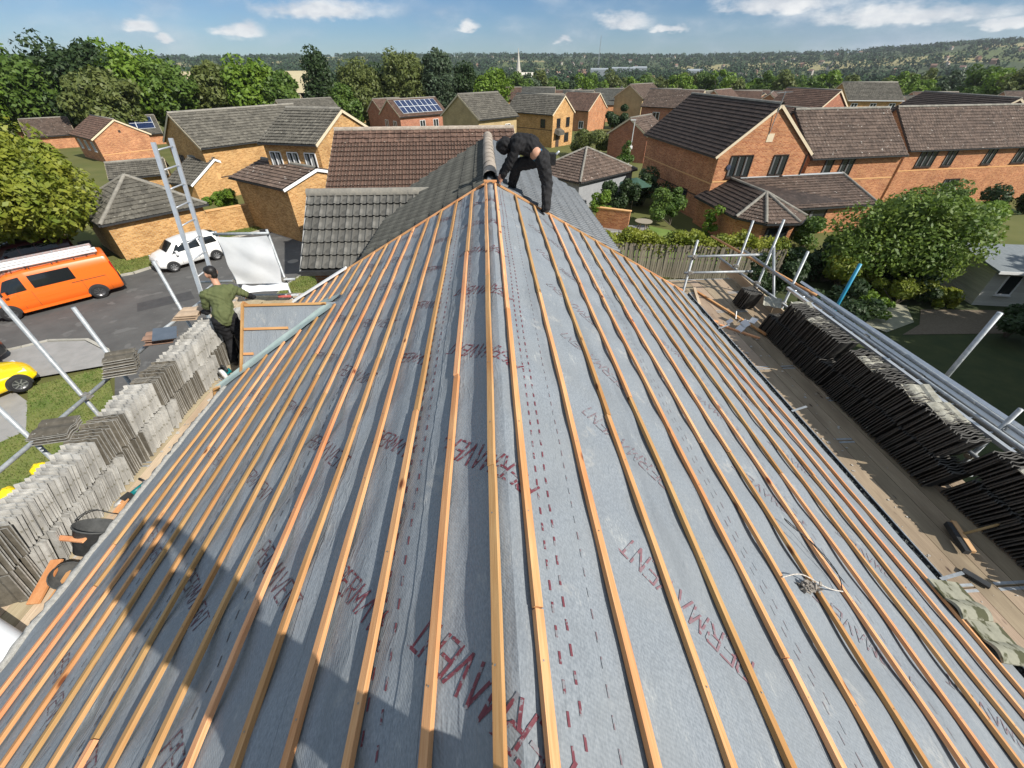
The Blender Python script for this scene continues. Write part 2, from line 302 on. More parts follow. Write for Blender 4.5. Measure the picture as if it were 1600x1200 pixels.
# printed dashes
def dashes(lines,parent,m,name):
    V=[]
    for x0,wd,ln,pitch,ya,yb in lines:
        y=ya
        while y<yb:
            jx=x0+.004*math.sin(y*3+x0*9); xa,xb=jx-wd/2,jx+wd/2; q=[(xa,y),(xb,y),(xb,y+ln),(xa,y+ln)]
            if 1: V.append([(a,b,float(mem_z(a,b))+.0035) for a,b in q])
            y+=pitch
    o=ob(name,quads(name,V,m),parent); o['kind']='stuff'; return o
dashes([(.205,.009,.042,.088,-1,7.5),(.255,.009,.042,.088,-.97,7.5)],und[1],M_INK,'printed_dash_line')
dashes([(.375,.005,.04,.088,-1,7.5),(1.52,.004,.05,.11,-1,7.5),(1.565,.004,.05,.11,-.96,7.5),(1.72,.004,.05,.11,-1,7.5),(2.42,.004,.06,.12,-1,7.5),(2.47,.004,.06,.12,-.95,7.5),(2.92,.004,.06,.12,-1,7.5),(3.30,.004,.06,.12,-1,7.5),(3.35,.004,.06,.12,-1,7.5),(2.0,.004,.05,.1,-1,7.5)],und[1],M_INKF,'faded_dash_line')
dashes([(-.455,.008,.045,.1,-1,7.5),(-.525,.008,.045,.1,-.95,7.5),(-.22,.006,.04,.09,3.0,7.5)],und[0],M_INK,'printed_dash_line')
dashes([(-1.0,.006,.045,.1,-1,7.5),(-1.41,.006,.05,.11,-1,7.5),(-1.50,.006,.05,.11,-.95,7.5),(-1.70,.005,.05,.11,-1,7.5),(-2.22,.006,.05,.11,-1,7.2),(-2.30,.006,.05,.11,-.95,7.2),(-2.75,.005,.05,.11,-1,5.2),(-2.83,.005,.05,.11,-1,5.2),(-3.3,.005,.05,.11,-1,4.8),(-3.62,.005,.05,.11,-1,4.5)],und[0],mat('dark_print_ink',(.05,.05,.06),(.09,.08,.09),rough=.6),'dark_dash_line')
# printed words, draped on the sheet: single-stroke capitals
STROKES={'P':[[(0,0),(0,1),(.5,1),(.62,.9),(.62,.6),(.5,.5),(0,.5)]],'E':[[(.6,0),(0,0),(0,1),(.6,1)],[(0,.52),(.5,.52)]],'R':[[(0,0),(0,1),(.5,1),(.62,.9),(.62,.62),(.5,.52),(0,.52)],[(.25,.52),(.65,0)]],
 'M':[[(0,0),(.08,1),(.38,.25),(.68,1),(.76,0)]],'A':[[(0,0),(.36,1),(.72,0)]],'V':[[(0,1),(.36,0),(.72,1)]],'N':[[(0,0),(0,1),(.6,0),(.6,1)]],'T':[[(.33,0),(.33,1)],[(0,1),(.66,1)]]}
def word(cx,cy,ang,length,height,parent,m,thick=.016,text='PERMAVENT',heightf=None):
    adv=[]; x=0
    for ch in text:
        wd=max(p[0] for s in STROKES[ch] for p in s); adv.append(x); x+=wd+.22
    sx=length/(x-.22); ca,sa=math.cos(ang),math.sin(ang); V=[]
    def P(u,v):
        uu=u*sx-length/2; vv=(v-.5)*height; a=cx+uu*ca-vv*sa; b=cy+uu*sa+vv*ca; return a,b,float(mem_z(a,b))+.004
    for ch,ax in zip(text,adv):
        for s in STROKES[ch]:
            for (p,q) in zip(s[:-1],s[1:]):
                a=Vector((p[0]+ax,p[1]));c=Vector((q[0]+ax,q[1])); pa=Vector(((a.x)*sx,a.y*height)); pc=Vector((c.x*sx,c.y*height)); d=(pc-pa); l=d.length; d/=l; nn=Vector((-d.y,d.x))*thick/2
                k=max(1,int(l/.035))
                for i in range(k):
                    t0=pa+d*(l*i/k-(thick*.4 if i==0 else 0)); t1=pa+d*(l*(i+1)/k+(thick*.4 if i==k-1 else 0)); V.append([P(t.x/sx,t.y/height) for t in (t0-nn,t1-nn,t1+nn,t0+nn)])
    return ob('printed_word',quads('printed_word',V,m),parent)
M_INKD=mat('dark_word_ink',(.075,.03,.042),(.12,.055,.07),scale=30,rough=.6,spots=(.19,.2,.21),spotscale=34,spotthr=.54)
for k in range(-1,7):
    word(-.09,.44+1.045*k,R(136),.72,.12,und[0],M_INK,thick=.013)
    word(.88,.82+1.045*k,R(134),.72,.12,und[1],M_INKF if k!=0 else mat('part_faded_ink',(.20,.085,.10),(.21,.15,.165),scale=25,rough=.6,spots=(.225,.24,.255),spotscale=26,spotthr=.53),thick=.011)
    word(2.22,.86+1.06*k,R(134),.62,.10,und[1],M_INKF,thick=.011)
    word(3.1,.5+1.06*k,R(134),.6,.10,und[1],M_INKF,thick=.008)
    word(-.70,.93+1.0*k,R(-46),.44,.10,und[0],M_INK,thick=.009,text='PERMAV')
    word(-1.32,1.23+.98*k,R(-47),.74,.11,und[0],M_INKD,thick=.009)
    word(-2.0,1.3+.92*k,R(-45),.64,.10,und[0],M_INKD,thick=.008)
    if k<4: word(-2.95,1.0+1.0*k,R(-45),.6,.09,und[0],M_INKD,thick=.006)
for side_,lx in ((1,(.60,1.46,2.36,3.24)),(0,(-.40,-1.04,-1.76,-2.58,-3.36))):
    for x0 in lx:
        yy=np.arange(YA,YB-.02 if x0>-2.4 else 5.0,.04); P=np.zeros((3,len(yy),3)); wav=.006*np.sin(yy*5+x0*9)+RNG.normal(0,.0016,len(yy)); sg=1 if x0>0 else -1
        for k,(o_,h_) in enumerate(((0,.0005),(.012*sg,.0065),(.10*sg,.0012))): xx=x0+(o_ if k else 0)+wav*(1 if k<2 else .2)-(.0 if k else .002*sg); P[k,:,0]=x0-o_+wav*(1-k*.5); P[k,:,1]=yy; P[k,:,2]=mem_z(P[k,:,0],yy)+(.0055 if k==0 else .0045 if k==1 else .001)
        if x0>0: P=P[::-1]
        ob('lap_edge',grid('lap_edge',P,M_MEM,False),und[side_])
# battens, each run nailed down in two or three lengths
BW,BT=.036,.025
def batten_mesh(length,wob,seed,twist=0):
    n=max(2,int(length/.3)+1); r=random.Random(seed); a,b,c=r.random()*6,r.random()*6,r.random()*6; V=[];F=[]
    for i in range(n):
        y=length*i/(n-1); dx=wob*(math.sin(y*1.9+a)+.6*math.sin(y*4.3+b)); dz=.003*math.sin(y*3.1+c)
        for (x,z) in ((-BW/2,0),(BW/2,0),(BW/2,BT),(-BW/2,BT)):
            V.append((x+dx,y,z+dz))
    for i in range(n-1):
        k=i*4
        for j in range(4): l=(j+1)%4; F.append((k+j,k+4+j,k+4+l,k+l))
    F.append((0,1,2,3)); k=(n-1)*4; F.append((k+3,k+2,k+1,k)); return mesh('batten',V,F,M_BAT)
# valley / gablet limits used to trim the battens
GY,GZ,GX,GT=5.97,6.53,-3.92,1.05     # gablet ridge y, ridge z, verge x, slope
def valley_y(x):                      # y on the near valley at roof position x
    z=RZ-abs(x-RX)*TAN; return GY-(GZ-z)/GT
def place_batten(side,x,y0,y1,seed,wob):
    """side -1/1; x plan position"""
    m=batten_mesh(y1-y0,wob,seed); o=bpy.data.objects.new('batten',m); link(o,house); o.location=(x,y0,RZ-abs(x-RX)*TAN+.001); o.rotation_euler=(0,math.atan(TAN)*(1 if side>0 else -1),0)
LEFT=[-.02,-.262,-.546,-.825,-1.085,-1.36,-1.63,-1.90,-2.165,-2.42,-2.685,-2.94,-3.18,-3.44,-3.70]
RIGHT=[.125,.48,.81,1.107,1.395,1.715,2.02,2.33,2.625,2.93,3.22,3.50,3.79]
sd_=0
for side,xs in ((-1,LEFT),(1,RIGHT)):
    for i,x in enumerate(xs):
        end=YB-.03-.02*random.random()
        if side<0 and x<-2.36: end=valley_y(x)-.20
        cuts=[YA]; y=YA+random.uniform(1.2,3.6)
        while y<end-.8: cuts.append(y); y+=random.choice((2.4,3.0,3.6,4.2))
        cuts.append(end); wob=.001
        for a,b in zip(cuts[:-1],cuts[1:]):
            sd_+=1; place_batten(side,x+random.uniform(-.004,.004),a+.003,b-.003,sd_,wob)
        if side<0 and x<-2.36:         # short pieces beyond the gablet
            a=2*GY-valley_y(x)+.22
            if YB-.05-a>.15: sd_+=1; place_batten(side,x,a,YB-.05,sd_,.001)
V=[]
for side,xs in ((-1,LEFT),(1,RIGHT)):
    for x in xs:
        for k in range(-3,13):
            y=-.12+.6*k
            if not YA<y<YB-.1 or (side<0 and x<-2.36 and y>valley_y(x)-.25): continue
            z=RZ-abs(x-RX)*TAN+.001+BT*1.0+.0012; c=Vector((x+side*BT*SN,y+random.uniform(-.01,.01),z-BT+BT*CS+.0008)); u=Vector((CS,0,-side*SN))*.0035; v=Vector((0,.0035,0)); V.append([c-u-v,c+u-v,c+u+v,c-u+v])
tag(ob('nail_heads',quads('nail_heads',V,M_COUP),house),kind='stuff')
# verge battens that run down the far edge and the short tie at the ridge
for side in (-1,1):
    a=Vector((RX+side*.02,YB+.012,RZ+.004)); e=XE-.1; 
    pts=[a+(Vector((RX+side*e,YB+.012,RZ+.004-(e)*TAN))-a)*t for t in (0,.36,.71,1)]
    for p,q in zip(pts[:-1],pts[1:]):
        mb=MB(); mb.bar(p,q-(q-p).normalized()*.006,.034,.03); mb.build('verge_batten',M_WOODX,house)
mb=MB(); mb.bar((-.06,YB-.09,RZ+.026),(.16,YB-.10,RZ+.022),.04,.025); mb.build('tie_batten',M_WOODX,house)
# eaves: timber fascia and weathered mortar bed on the left, gutter on the right
ze=RZ-(XE+.0)*TAN
def ragged(name,x0,wd,z,m,ya,yb,amp=.018):
    yy=np.arange(ya,yb,.05); P=np.zeros((6,len(yy),3))
    prof=[(0,-.10),(0,-.006),(.25,.004),(.7,.004),(1,-.006),(1,-.10)]
    for k,(a,b) in enumerate(prof): P[k,:,0]=x0+wd*a+(RNG.normal(0,amp,len(yy)) if k>2 else 0); P[k,:,1]=yy; P[k,:,2]=z+b+(RNG.normal(0,amp*.35,len(yy)) if 0<k<5 else 0)
    return ob(name,grid(name,P,m,False),house)
ragged('eaves_mortar',-XE+.02,-.06,ze-.012,M_MORTAR,YA,5.05,amp=.01)
mb=MB(); mb.box((-4.095,1.0,ze-.14),(.022,7.6,.2)); mb.build('fascia_board',M_WHITE,house)
mb=MB(); mb.box((XE+.0,2.52,ze-.12),(.02,10.24,.18)); mb.build('fascia_board',mat('dark_fascia',(.10,.10,.10),(.16,.15,.14),rough=.6),house)
P=np.zeros((9,60,3)); yy=np.linspace(YA,YB+.1,60)
for k in range(9):
    t=math.pi*k/8; P[k,:,0]=XE+.075-.06*math.cos(t); P[k,:,1]=yy; P[k,:,2]=ze-.035-.06*math.sin(t)
gut=ob('gutter',grid('gutter',P,M_BLACKP),house)
mb=MB(); mb.tube((XE+.137,YA,ze-.034),(XE+.137,YB+.1,ze-.034),.006,n=6); mb.build('gutter_lip',mat('grey_gutter_lip',(.42,.45,.46),(.5,.52,.53),rough=.4),gut)
V=[]
for i in range(2600):
    y=random.uniform(YA,YB); x=XE+.075+random.uniform(-.05,.05); z=ze-.062+random.uniform(0,.016); s=random.uniform(.006,.016); u=Vector((random.gauss(0,1),random.gauss(0,1),random.gauss(0,.5))).normalized()*s; v=u.orthogonal().normalized()*s*.6; c=Vector((x,y,z)); V.append([c-u-v,c+u-v,c+u+v,c-u+v])
tag(ob('gutter_moss',quads('gutter_moss',V,M_DEBRIS),gut),kind='stuff')
for y in (1.6,3.95,6.2):
    mb=MB(); mb.bar((XE+.06,y,ze+.0),(XE+.26,y+.02,ze+.06),.03,.006); mb.build('gutter_bracket',M_GALV,gut)
# ------------------------------------------------------------------ small gablet over the left eaves
def gab(x,dy): return (x,GY+dy,GZ-abs(dy)*GT)
vx=lambda dy: RX-(RZ-(GZ-abs(dy)*GT))/TAN   # x where the gablet roof meets the main slope
for s in (-1,1):
    P=np.zeros((14,18,3))
    for i in range(14):
        dy=s*.84*i/13; xr=vx(dy)+.03
        for j in range(18):
            x=GX+(xr-GX)*j/17; P[i,j]=(x,GY+dy,GZ-abs(dy)*GT+.012*math.sin(9*x+4*dy)*math.sin(5*dy)*(j/17))
    if s>0: P=P[:,::-1]
    o=ob('gablet_underlay',grid('gablet_underlay',P,M_MEM),house)
    if s<0: gun=o
for dy in (-.02,-.28,-.55,-.79):
    a=Vector(gab(GX+.05,dy)); b=Vector(gab(max(GX+.12,vx(dy)-(.18 if dy<-.1 else .1)),dy)); off=Vector((0,-.7,.7))*.018
    mb=MB(); mb.bar(a+off,b+off,.038,.025,up=(0,-.7,.7)); mb.build('gablet_batten',M_WOODX,house)
for s in (-1,1):
    mb=MB(); mb.bar(Vector(gab(GX+.02,0))+Vector((0,s*.01,.02)),Vector(gab(GX+.02,s*.86))+Vector((0,0,.02)),.03,.04,up=(0,s*.7,.7)); mb.build('gablet_verge_batten',M_BAT,house)
mb=MB(); mb.prism([(GX+.06,GY-.8,5.5),(GX+.06,GY+.8,5.5),(GX+.06,GY+.8,GZ-.8*GT-.04),(GX+.06,GY,GZ-.05),(GX+.06,GY-.8,GZ-.8*GT-.04)],(.1,0,0)); mb.build('gablet_wall',M_HBRICK,house)
# lapping felt shows lettering on the gablet
V=[]
# valley liners
for s in (-1,1):
    P=np.zeros((5,22,3))
    for j in range(22):
        t=j/21; dy=s*(.03+.86*t); x=vx(abs(dy)); base=Vector((x,GY+dy,GZ-abs(dy)*GT))
        if s<0: offs=[(-.10,.0,.0),(-.04,0,0),(0,0,.012),(.03,-.07,0),(.06,-.15,0)]
        else: offs=[(-.17,0,0),(-.06,0,0),(0,0,.012),(.04,.12,0),(.08,.24,0)]
        for k,(ox,oy,oz) in enumerate(offs):
            x2=base.x+ox; y2=base.y+oy
            z2=(GZ-abs(y2-GY)*GT if k<2 else RZ-abs(x2-RX)*TAN)+.014+oz+.006*math.sin(j*.9+k)
            P[k,j]=(x2,y2,z2)
    if s>0: P=P[::-1]
    ob('valley_liner',grid('valley_liner',P,M_LEAD),house)
mb=MB(); mb.bar((-3.92,7.50,RZ-3.97*TAN+.06),(-2.75,7.56,RZ-2.80*TAN+.06),.10,.03); mb.build('white_verge_trim',M_WHITE,house)
# ================================================================== tiled roofs
def tileprof(n,w,amp,rolls=2):
    us=np.linspace(0,w,n+1); t=us/w*rolls; f=t-np.floor(t); h=np.where(f<.5,np.sin(np.pi*f/.5),0.)*amp; h[-1]=0; return us,h
def tile_mesh(name,w,l,m,amp=.034,th=.016,n=16,rolls=2):
    """one interlocking tile: x across, y up the slope, lower edge at y=0"""
    us,h=tileprof(n,w,amp,rolls); V=[];F=[]
    for y,lift in ((0,.056),(l,.004)):
        for u,hh in zip(us,h): V.append((u,y,hh+lift))
    for y,lift in ((0,.056-th),(l,.004-th)):
        for u,hh in zip(us,h): V.append((u,y,hh*.8+lift))
    k=n+1
    for i in range(n): F.append((i,i+1,k+i+1,k+i)); F.append((2*k+i+1,2*k+i,i,i+1)[::-1]); F.append((i,2*k+i,2*k+i+1,i+1))
    F=[f for j,f in enumerate(F) if j%3!=1]
    for i in range(n): F.append((2*k+i,3*k+i,3*k+i+1,2*k+i+1)); F.append((k+i,k+i+1,3*k+i+1,3*k+i))
    F.append((0,k,3*k,2*k)); F.append((n,2*k+n,3*k+n,k+n)); return mesh(name,V,F,m)
def frame(O,U,V):
    U=Vector(U).normalized();V=Vector(V).normalized();N=U.cross(V); M=Matrix((U,V,N)).transposed().to_4x4(); M.translation=Vector(O); return M
def single_tiles(parent,O,U,V,Lu,Lv,m,gauge=.33,w=.3,bounds=None,name='roof_tile',jit=.004):
    me=tile_mesh(name,w,gauge*1.14,m); M=frame(O,U,V); rows=max(1,round(Lv/gauge)); g=Lv/rows; cols=max(1,round(Lu/w)); cw=Lu/cols; out=[]
    for j in range(rows):
        for i in range(cols):
            u=i*cw;v=j*g
            if bounds:
                lo,hi=bounds(v+g*.5)
                if u+cw*.6<lo or u+cw*.4>hi: continue
            o=bpy.data.objects.new(name,me); link(o,parent); o.matrix_local=M@Matrix.Translation((u,v+random.uniform(-jit,jit),random.uniform(0,jit)))@Matrix.Rotation(random.gauss(0,.006),4,'Z')@Matrix.Scale(cw/w,4,(1,0,0)); out.append(o)
    return out
def joined_tiles(parent,O,U,V,Lu,Lv,m,gauge=.33,w=.3,bounds=None,wave=True,name='tile_courses',amp=.026,step=.062):
    M=np.array(frame(O,U,V)); rows=max(1,round(Lv/gauge)); g=Lv/rows; Q=[]
    seg=w/5 if wave else w*3
    for j in range(rows):
        v0=j*g; v1=min(v0+g*1.1,Lv); lo0,hi0=(0,Lu) if not bounds else bounds(v0); lo1,hi1=(0,Lu) if not bounds else bounds(v1)
        if hi0-lo0<.05: continue
        n=max(1,int((hi0-lo0)/seg)); s=np.linspace(0,1,n+1); u0=lo0+(hi0-lo0)*s; u1=lo1+(hi1-lo1)*s
        def hh(u):
            if not wave: return 0*u
            f=(u/w*2)%1; return np.where(f<.4,np.sin(np.pi*f/.4),0)*amp
        jit=RNG.normal(0,.004,n+1)
        h0=hh(u0)+step+jit; h1=hh(u1)+.006
        ov=.045; a=np.stack([u0,np.full(n+1,v0-ov),h0],-1); b=np.stack([u1,np.full(n+1,v1),h1],-1); e=np.stack([u0,np.full(n+1,v0-ov),h0-.014],-1); d=np.stack([u0,np.full(n+1,v0+.02),h0-.012],-1); c=np.stack([u0,np.full(n+1,v0+.02),np.full(n+1,-.01)],-1)
        Q.append(np.stack([a[:-1],a[1:],b[1:],b[:-1]],1)); Q.append(np.stack([e[:-1],e[1:],a[1:],a[:-1]],1)); Q.append(np.stack([d[:-1],d[1:],e[1:],e[:-1]],1)); Q.append(np.stack([c[:-1],c[1:],d[1:],d[:-1]],1))
    Q=np.concatenate(Q); Q=Q@M[:3,:3].T+M[:3,3]
    return tag(ob(name,quads(name,Q,m),parent),kind='stuff')
def ridge_tiles(parent,a,b,m,r=.11,l=.45,name='ridge_tile',single=True):
    a=Vector(a);b=Vector(b); n=max(1,round((b-a).length/l)); d=(b-a)/n; L=d.length
    P=np.zeros((9,2,3))
    for k in range(9):
        t=math.pi*(k/8)*1.1-.05*math.pi; P[k,0]=(0,-.012,0)+np.array([r*math.cos(t),0,r*math.sin(t)]); P[k,1]=(0,L,0)+np.array([r*.96*math.cos(t),0,r*.96*math.sin(t)])
    if single:
        me=grid(name,P,m); M=frame(a,d.cross(Vector((0,0,1))),d)
        for i in range(n):
            o=bpy.data.objects.new(name,me); link(o,parent); o.matrix_local=Matrix.Translation(d*i)@M@Matrix.Rotation(random.gauss(0,.012),4,'Z')
    else:
        mb=MB(); mb.tube(a,b,r,n=10); return mb.build(name+'s',m,parent,True)
TILE_G=mat('weathered_grey_tile',(0.074,0.073,0.066),(0.129,0.125,0.113),scale=7,rough=.88,bump=.35,bscale=60,cell=3.1,rand=.18,spots=(.42,.42,.36),spotscale=26,spotthr=.70)
TILE_GD=mat('weathered_dark_tile',(0.047,0.048,0.043),(0.090,0.090,0.078),scale=6,rough=.85,bump=.35,bscale=60,cell=3.1,rand=.15,spots=(.40,.40,.33),spotscale=22,spotthr=.72)
TILE_S=mat('smooth_blue_grey_tile',(0.058,0.070,0.082),(0.094,0.105,0.117),scale=5,rough=.5,bump=.2,bscale=50,cell=3.1,rand=.1,spots=(.35,.36,.35),spotscale=24,spotthr=.74)
TILE_BR=mat('brown_tile',(.072,.043,.032),(.125,.076,.055),scale=5,rough=.85,bump=.3,bscale=50,cell=3.1,rand=.14,spots=(.40,.37,.30),spotscale=11,spotthr=.67)
TILE_BD=mat('dark_brown_tile',(0.023,0.016,0.013),(0.047,0.033,0.027),scale=4,rough=.75,bump=.3,cell=3.1,rand=.1,spots=(.30,.27,.23),spotscale=9,spotthr=.73)
TILE_BM=mat('mid_brown_tile',(0.078,0.055,0.043),(0.125,0.090,0.070),scale=4,rough=.85,bump=.3,cell=3.1,rand=.1,spots=(.50,.47,.42),spotscale=5.,spotthr=.675)
TILE_GR=mat('grey_brown_tile',(0.082,0.076,0.062),(0.133,0.123,0.101),scale=4,rough=.88,bump=.3,cell=3.1,rand=.1,spots=(.36,.35,.29),spotscale=8,spotthr=.675)
RIDGE_M=mat('mortar_bedded_ridge',(.27,.225,.18),(.40,.345,.285),scale=14,rough=.9,bump=.5,spots=(.55,.52,.45),spotscale=30,spotthr=.64,rand=.12)
RIDGE_G=mat('grey_ridge',(.16,.155,.14),(.27,.25,.21),scale=10,rough=.9,bump=.4,rand=.15)
# ------------------------------------------------------------------ adjoining neighbour roof
nb=thing('adjoining_house','weathered grey tiled roof adjoining the far end of the stripped roof','house')
NXE=2.47; NY0,NY1=YB+.05,12.75; nze=RZ-.02-(NXE-.0)*TAN; Lv=(NXE)/CS
mb=MB(); mb.box((.05,10.25,2.9),(4.3,4.9,5.8)); mb.prism([(-2.1,NY1-.25,5.8),(2.2,NY1-.25,5.8),(2.2,NY1-.25,6.55),(.05,NY1-.25,7.7),(-2.1,NY1-.25,6.55)],(0,.1,0)); mb.build('wall',M_HBRICK,nb)
mb=MB(); mb.poly([(RX-NXE,NY0,nze-.03),(RX-NXE,NY1,nze-.03),(RX,NY1,RZ-.05),(RX,NY0,RZ-.05)][::-1]); mb.poly([(RX+NXE,NY0,nze-.03),(RX+NXE,NY1,nze-.03),(RX,NY1,RZ-.05),(RX,NY0,RZ-.05)]); mb.build('roof_deck',TILE_GD,nb)
# left slope: eave runs along +y... seen from outside (from -x) right is -y
single_tiles(nb,(RX-NXE,NY1,nze),(0,-1,0),(CS,0,SN),NY1-NY0,Lv,TILE_GD)
single_tiles(nb,(RX+NXE,NY0,nze),(0,1,0),(-CS,0,SN),NY1-NY0,Lv,TILE_S)
ridge_tiles(nb,(RX,NY0+.1,RZ+.01),(RX,NY1+.03,RZ+.03),RIDGE_M,r=.13)
mb=MB(); mb.bar((RX-NXE-.03,NY0,nze-.02),(RX-NXE-.03,NY1,nze-.02),.1,.08); mb.bar((RX+NXE+.03,NY0,nze-.02),(RX+NXE+.03,NY1,nze-.02),.1,.08); mb.build('gutter',M_BLACKP,nb)
# lower cross wing of the adjoining house
WY,WZ,WX,WT=10.75,7.02,-4.34,.77; wc=1/math.hypot(1,WT); we=WY-1.62; wze=WZ-1.62*WT; LvW=1.62/wc
wing=thing('tiled_wing_roof','low grey double-roll tiled wing with mossy ridge left of the ridge line','house')
mb=MB(); mb.prism([(WX+.15,we+.25,0),(WX+.15,we+3.0,0),(WX+.15,we+3.0,wze),(WX+.15,WY,WZ-.1),(WX+.15,we+.25,wze)],(1.9,0,0)); mb.build('wall',M_HBRICK,wing)
def wb(v):
    z=wze+v*WT*wc; return (0,max(.3,(RX-(RZ-z)/TAN)-WX+.05))
LuW=wb(LvW)[1]
single_tiles(wing,(WX,we,wze),(1,0,0),(0,wc,WT*wc),LuW,LvW,TILE_G,bounds=lambda v:(0,2.9),gauge=.34)
mb=MB(); mb.poly([(WX,we,wze-.02),(WX+LuW,we,wze-.02),(WX+LuW,WY,WZ-.02),(WX,WY,WZ-.02)]); mb.poly([(WX,we+3.24,wze-.02),(WX,WY,WZ-.02),(WX+LuW,WY,WZ-.02),(WX+LuW,we+3.24,wze-.02)]); mb.build('roof_deck',TILE_GD,wing)
ridge_tiles(wing,(WX,WY,WZ+.0),(WX+LuW+.1,WY,WZ+.0),RIDGE_G,r=.12)
mb=MB(); mb.bar((WX,we-.05,wze-.05),(WX+2.2,we-.05,wze-.05),.1,.1); mb.build('gutter',M_BLACKP,wing)
mb=MB(); mb.bar((WX-.01,we,wze-.07),(WX-.01,WY,WZ-.07),.03,.16); mb.build('bargeboard',mat('grey_bargeboard',(.3,.3,.29),(.36,.36,.34)),wing)
# ================================================================== houses of the estate
BR_Y=brickmat('yellow_brick',(.47,.215,.055),(.78,.45,.17),(.60,.46,.28))
BR_O=brickmat('orange_brick',(.44,.135,.045),(.72,.32,.13),(.56,.42,.30))
BR_R=brickmat('red_brick',(.38,.11,.055),(.60,.22,.11),(.50,.38,.30))
BR_B=brickmat('buff_brick',(.50,.36,.17),(.58,.43,.22),(.5,.42,.28))
PLAIN_O=mat('orange_band_brick',(.62,.34,.14),(.70,.42,.19),scale=9,rough=.85)
GLASS_D=glassmat('dark_window_glass',(.02,.025,.028)); GLASS_B=glassmat('sky_window_glass',(.10,.16,.20))
FR_W=M_WHITE; FR_B=mat('brown_window_frame',(.035,.022,.018),(.05,.032,.025),rough=.5)
CURT=mat('net_curtain',(.30,.31,.31),(.42,.42,.41),scale=14,rough=.9,stretch=(3,3,.3))
CURTD=mat('dim_net_curtain',(.09,.095,.10),(.16,.165,.165),scale=14,rough=.9,stretch=(3,3,.3))
BARGE_W=mat('cream_bargeboard',(.62,.52,.36),(.70,.60,.44),rough=.7); BARGE_D=mat('dark_brown_bargeboard',(.05,.035,.03),(.08,.055,.045),rough=.6)
SOLAR=mat('solar_cell',(.012,.022,.06),(.02,.035,.09),scale=2,rough=.18,spec=.6)
def window(parent,o,t,n,x,z,wd,h,fr,bars=2,curtain=True,lintel=None,glass=None):
    """o: wall origin, t: along-wall unit, n: outward unit"""
    o=Vector(o);t=Vector(t);n=Vector(n); up=Vector((0,0,1)); c=o+t*x+up*z
    mb=MB(); d=.07; b=.06
    def bar(p,q,ww): mb.bar(p+n*.02,q+n*.02,ww,d,up=n)
    bar(c,c+t*wd,b); bar(c+up*h,c+up*h+t*wd,b)
    for k in range(bars+1): bar(c+t*wd*k/bars+up*(b/2),c+t*wd*k/bars+up*(h-b/2),b)
    f=mb.build('window',fr,parent)
    mb=MB(); mb.poly([c+n*.012,c+t*wd+n*.012,c+t*wd+up*h+n*.012,c+up*h+n*.012]); mb.build('pane',glass or GLASS_D,f)
    if curtain:
        mb=MB()
        for k in range(bars):
            a=c+t*(wd*k/bars+.07)+n*.018+up*.1; q=wd/bars*(.38 if fr is FR_W else .2); mb.poly([a,a+t*q,a+t*q*.8+up*(h-.2),a+up*(h-.2)])
        mb.build('curtain',CURT if fr is FR_W else CURTD,f)
    mb=MB(); mb.bar(c-t*.06-up*.05+n*.06,c+t*(wd+.06)-up*.05+n*.06,.12,.06,up=n) if False else mb.bar(c-t*.06-up*.06+n*.05,c+t*(wd+.06)-up*.06+n*.05,.12,.05); mb.build('sill',fr,f)
    if lintel: 
        mb=MB(); mb.bar(c-t*.1+up*(h+.1)+n*.003,c+t*(wd+.1)+up*(h+.1)+n*.003,.02,.14); mb.build('lintel',lintel,f)
    return f
def door(parent,o,t,n,x,z,wd,h,m):
    o=Vector(o);t=Vector(t);n=Vector(n);up=Vector((0,0,1)); c=o+t*x+up*z
    mb=MB(); mb.bar(c+t*wd/2+n*.02,c+t*wd/2+n*.02+up*h,wd,.06,up=n); d=mb.build('door',m,parent)
    mb=MB(); mb.bar(c+t*wd*.85+n*.08+up*1.0,c+t*wd*.7+n*.08+up*1.0,.03,.03); mb.build('handle',M_GALV,d); return d
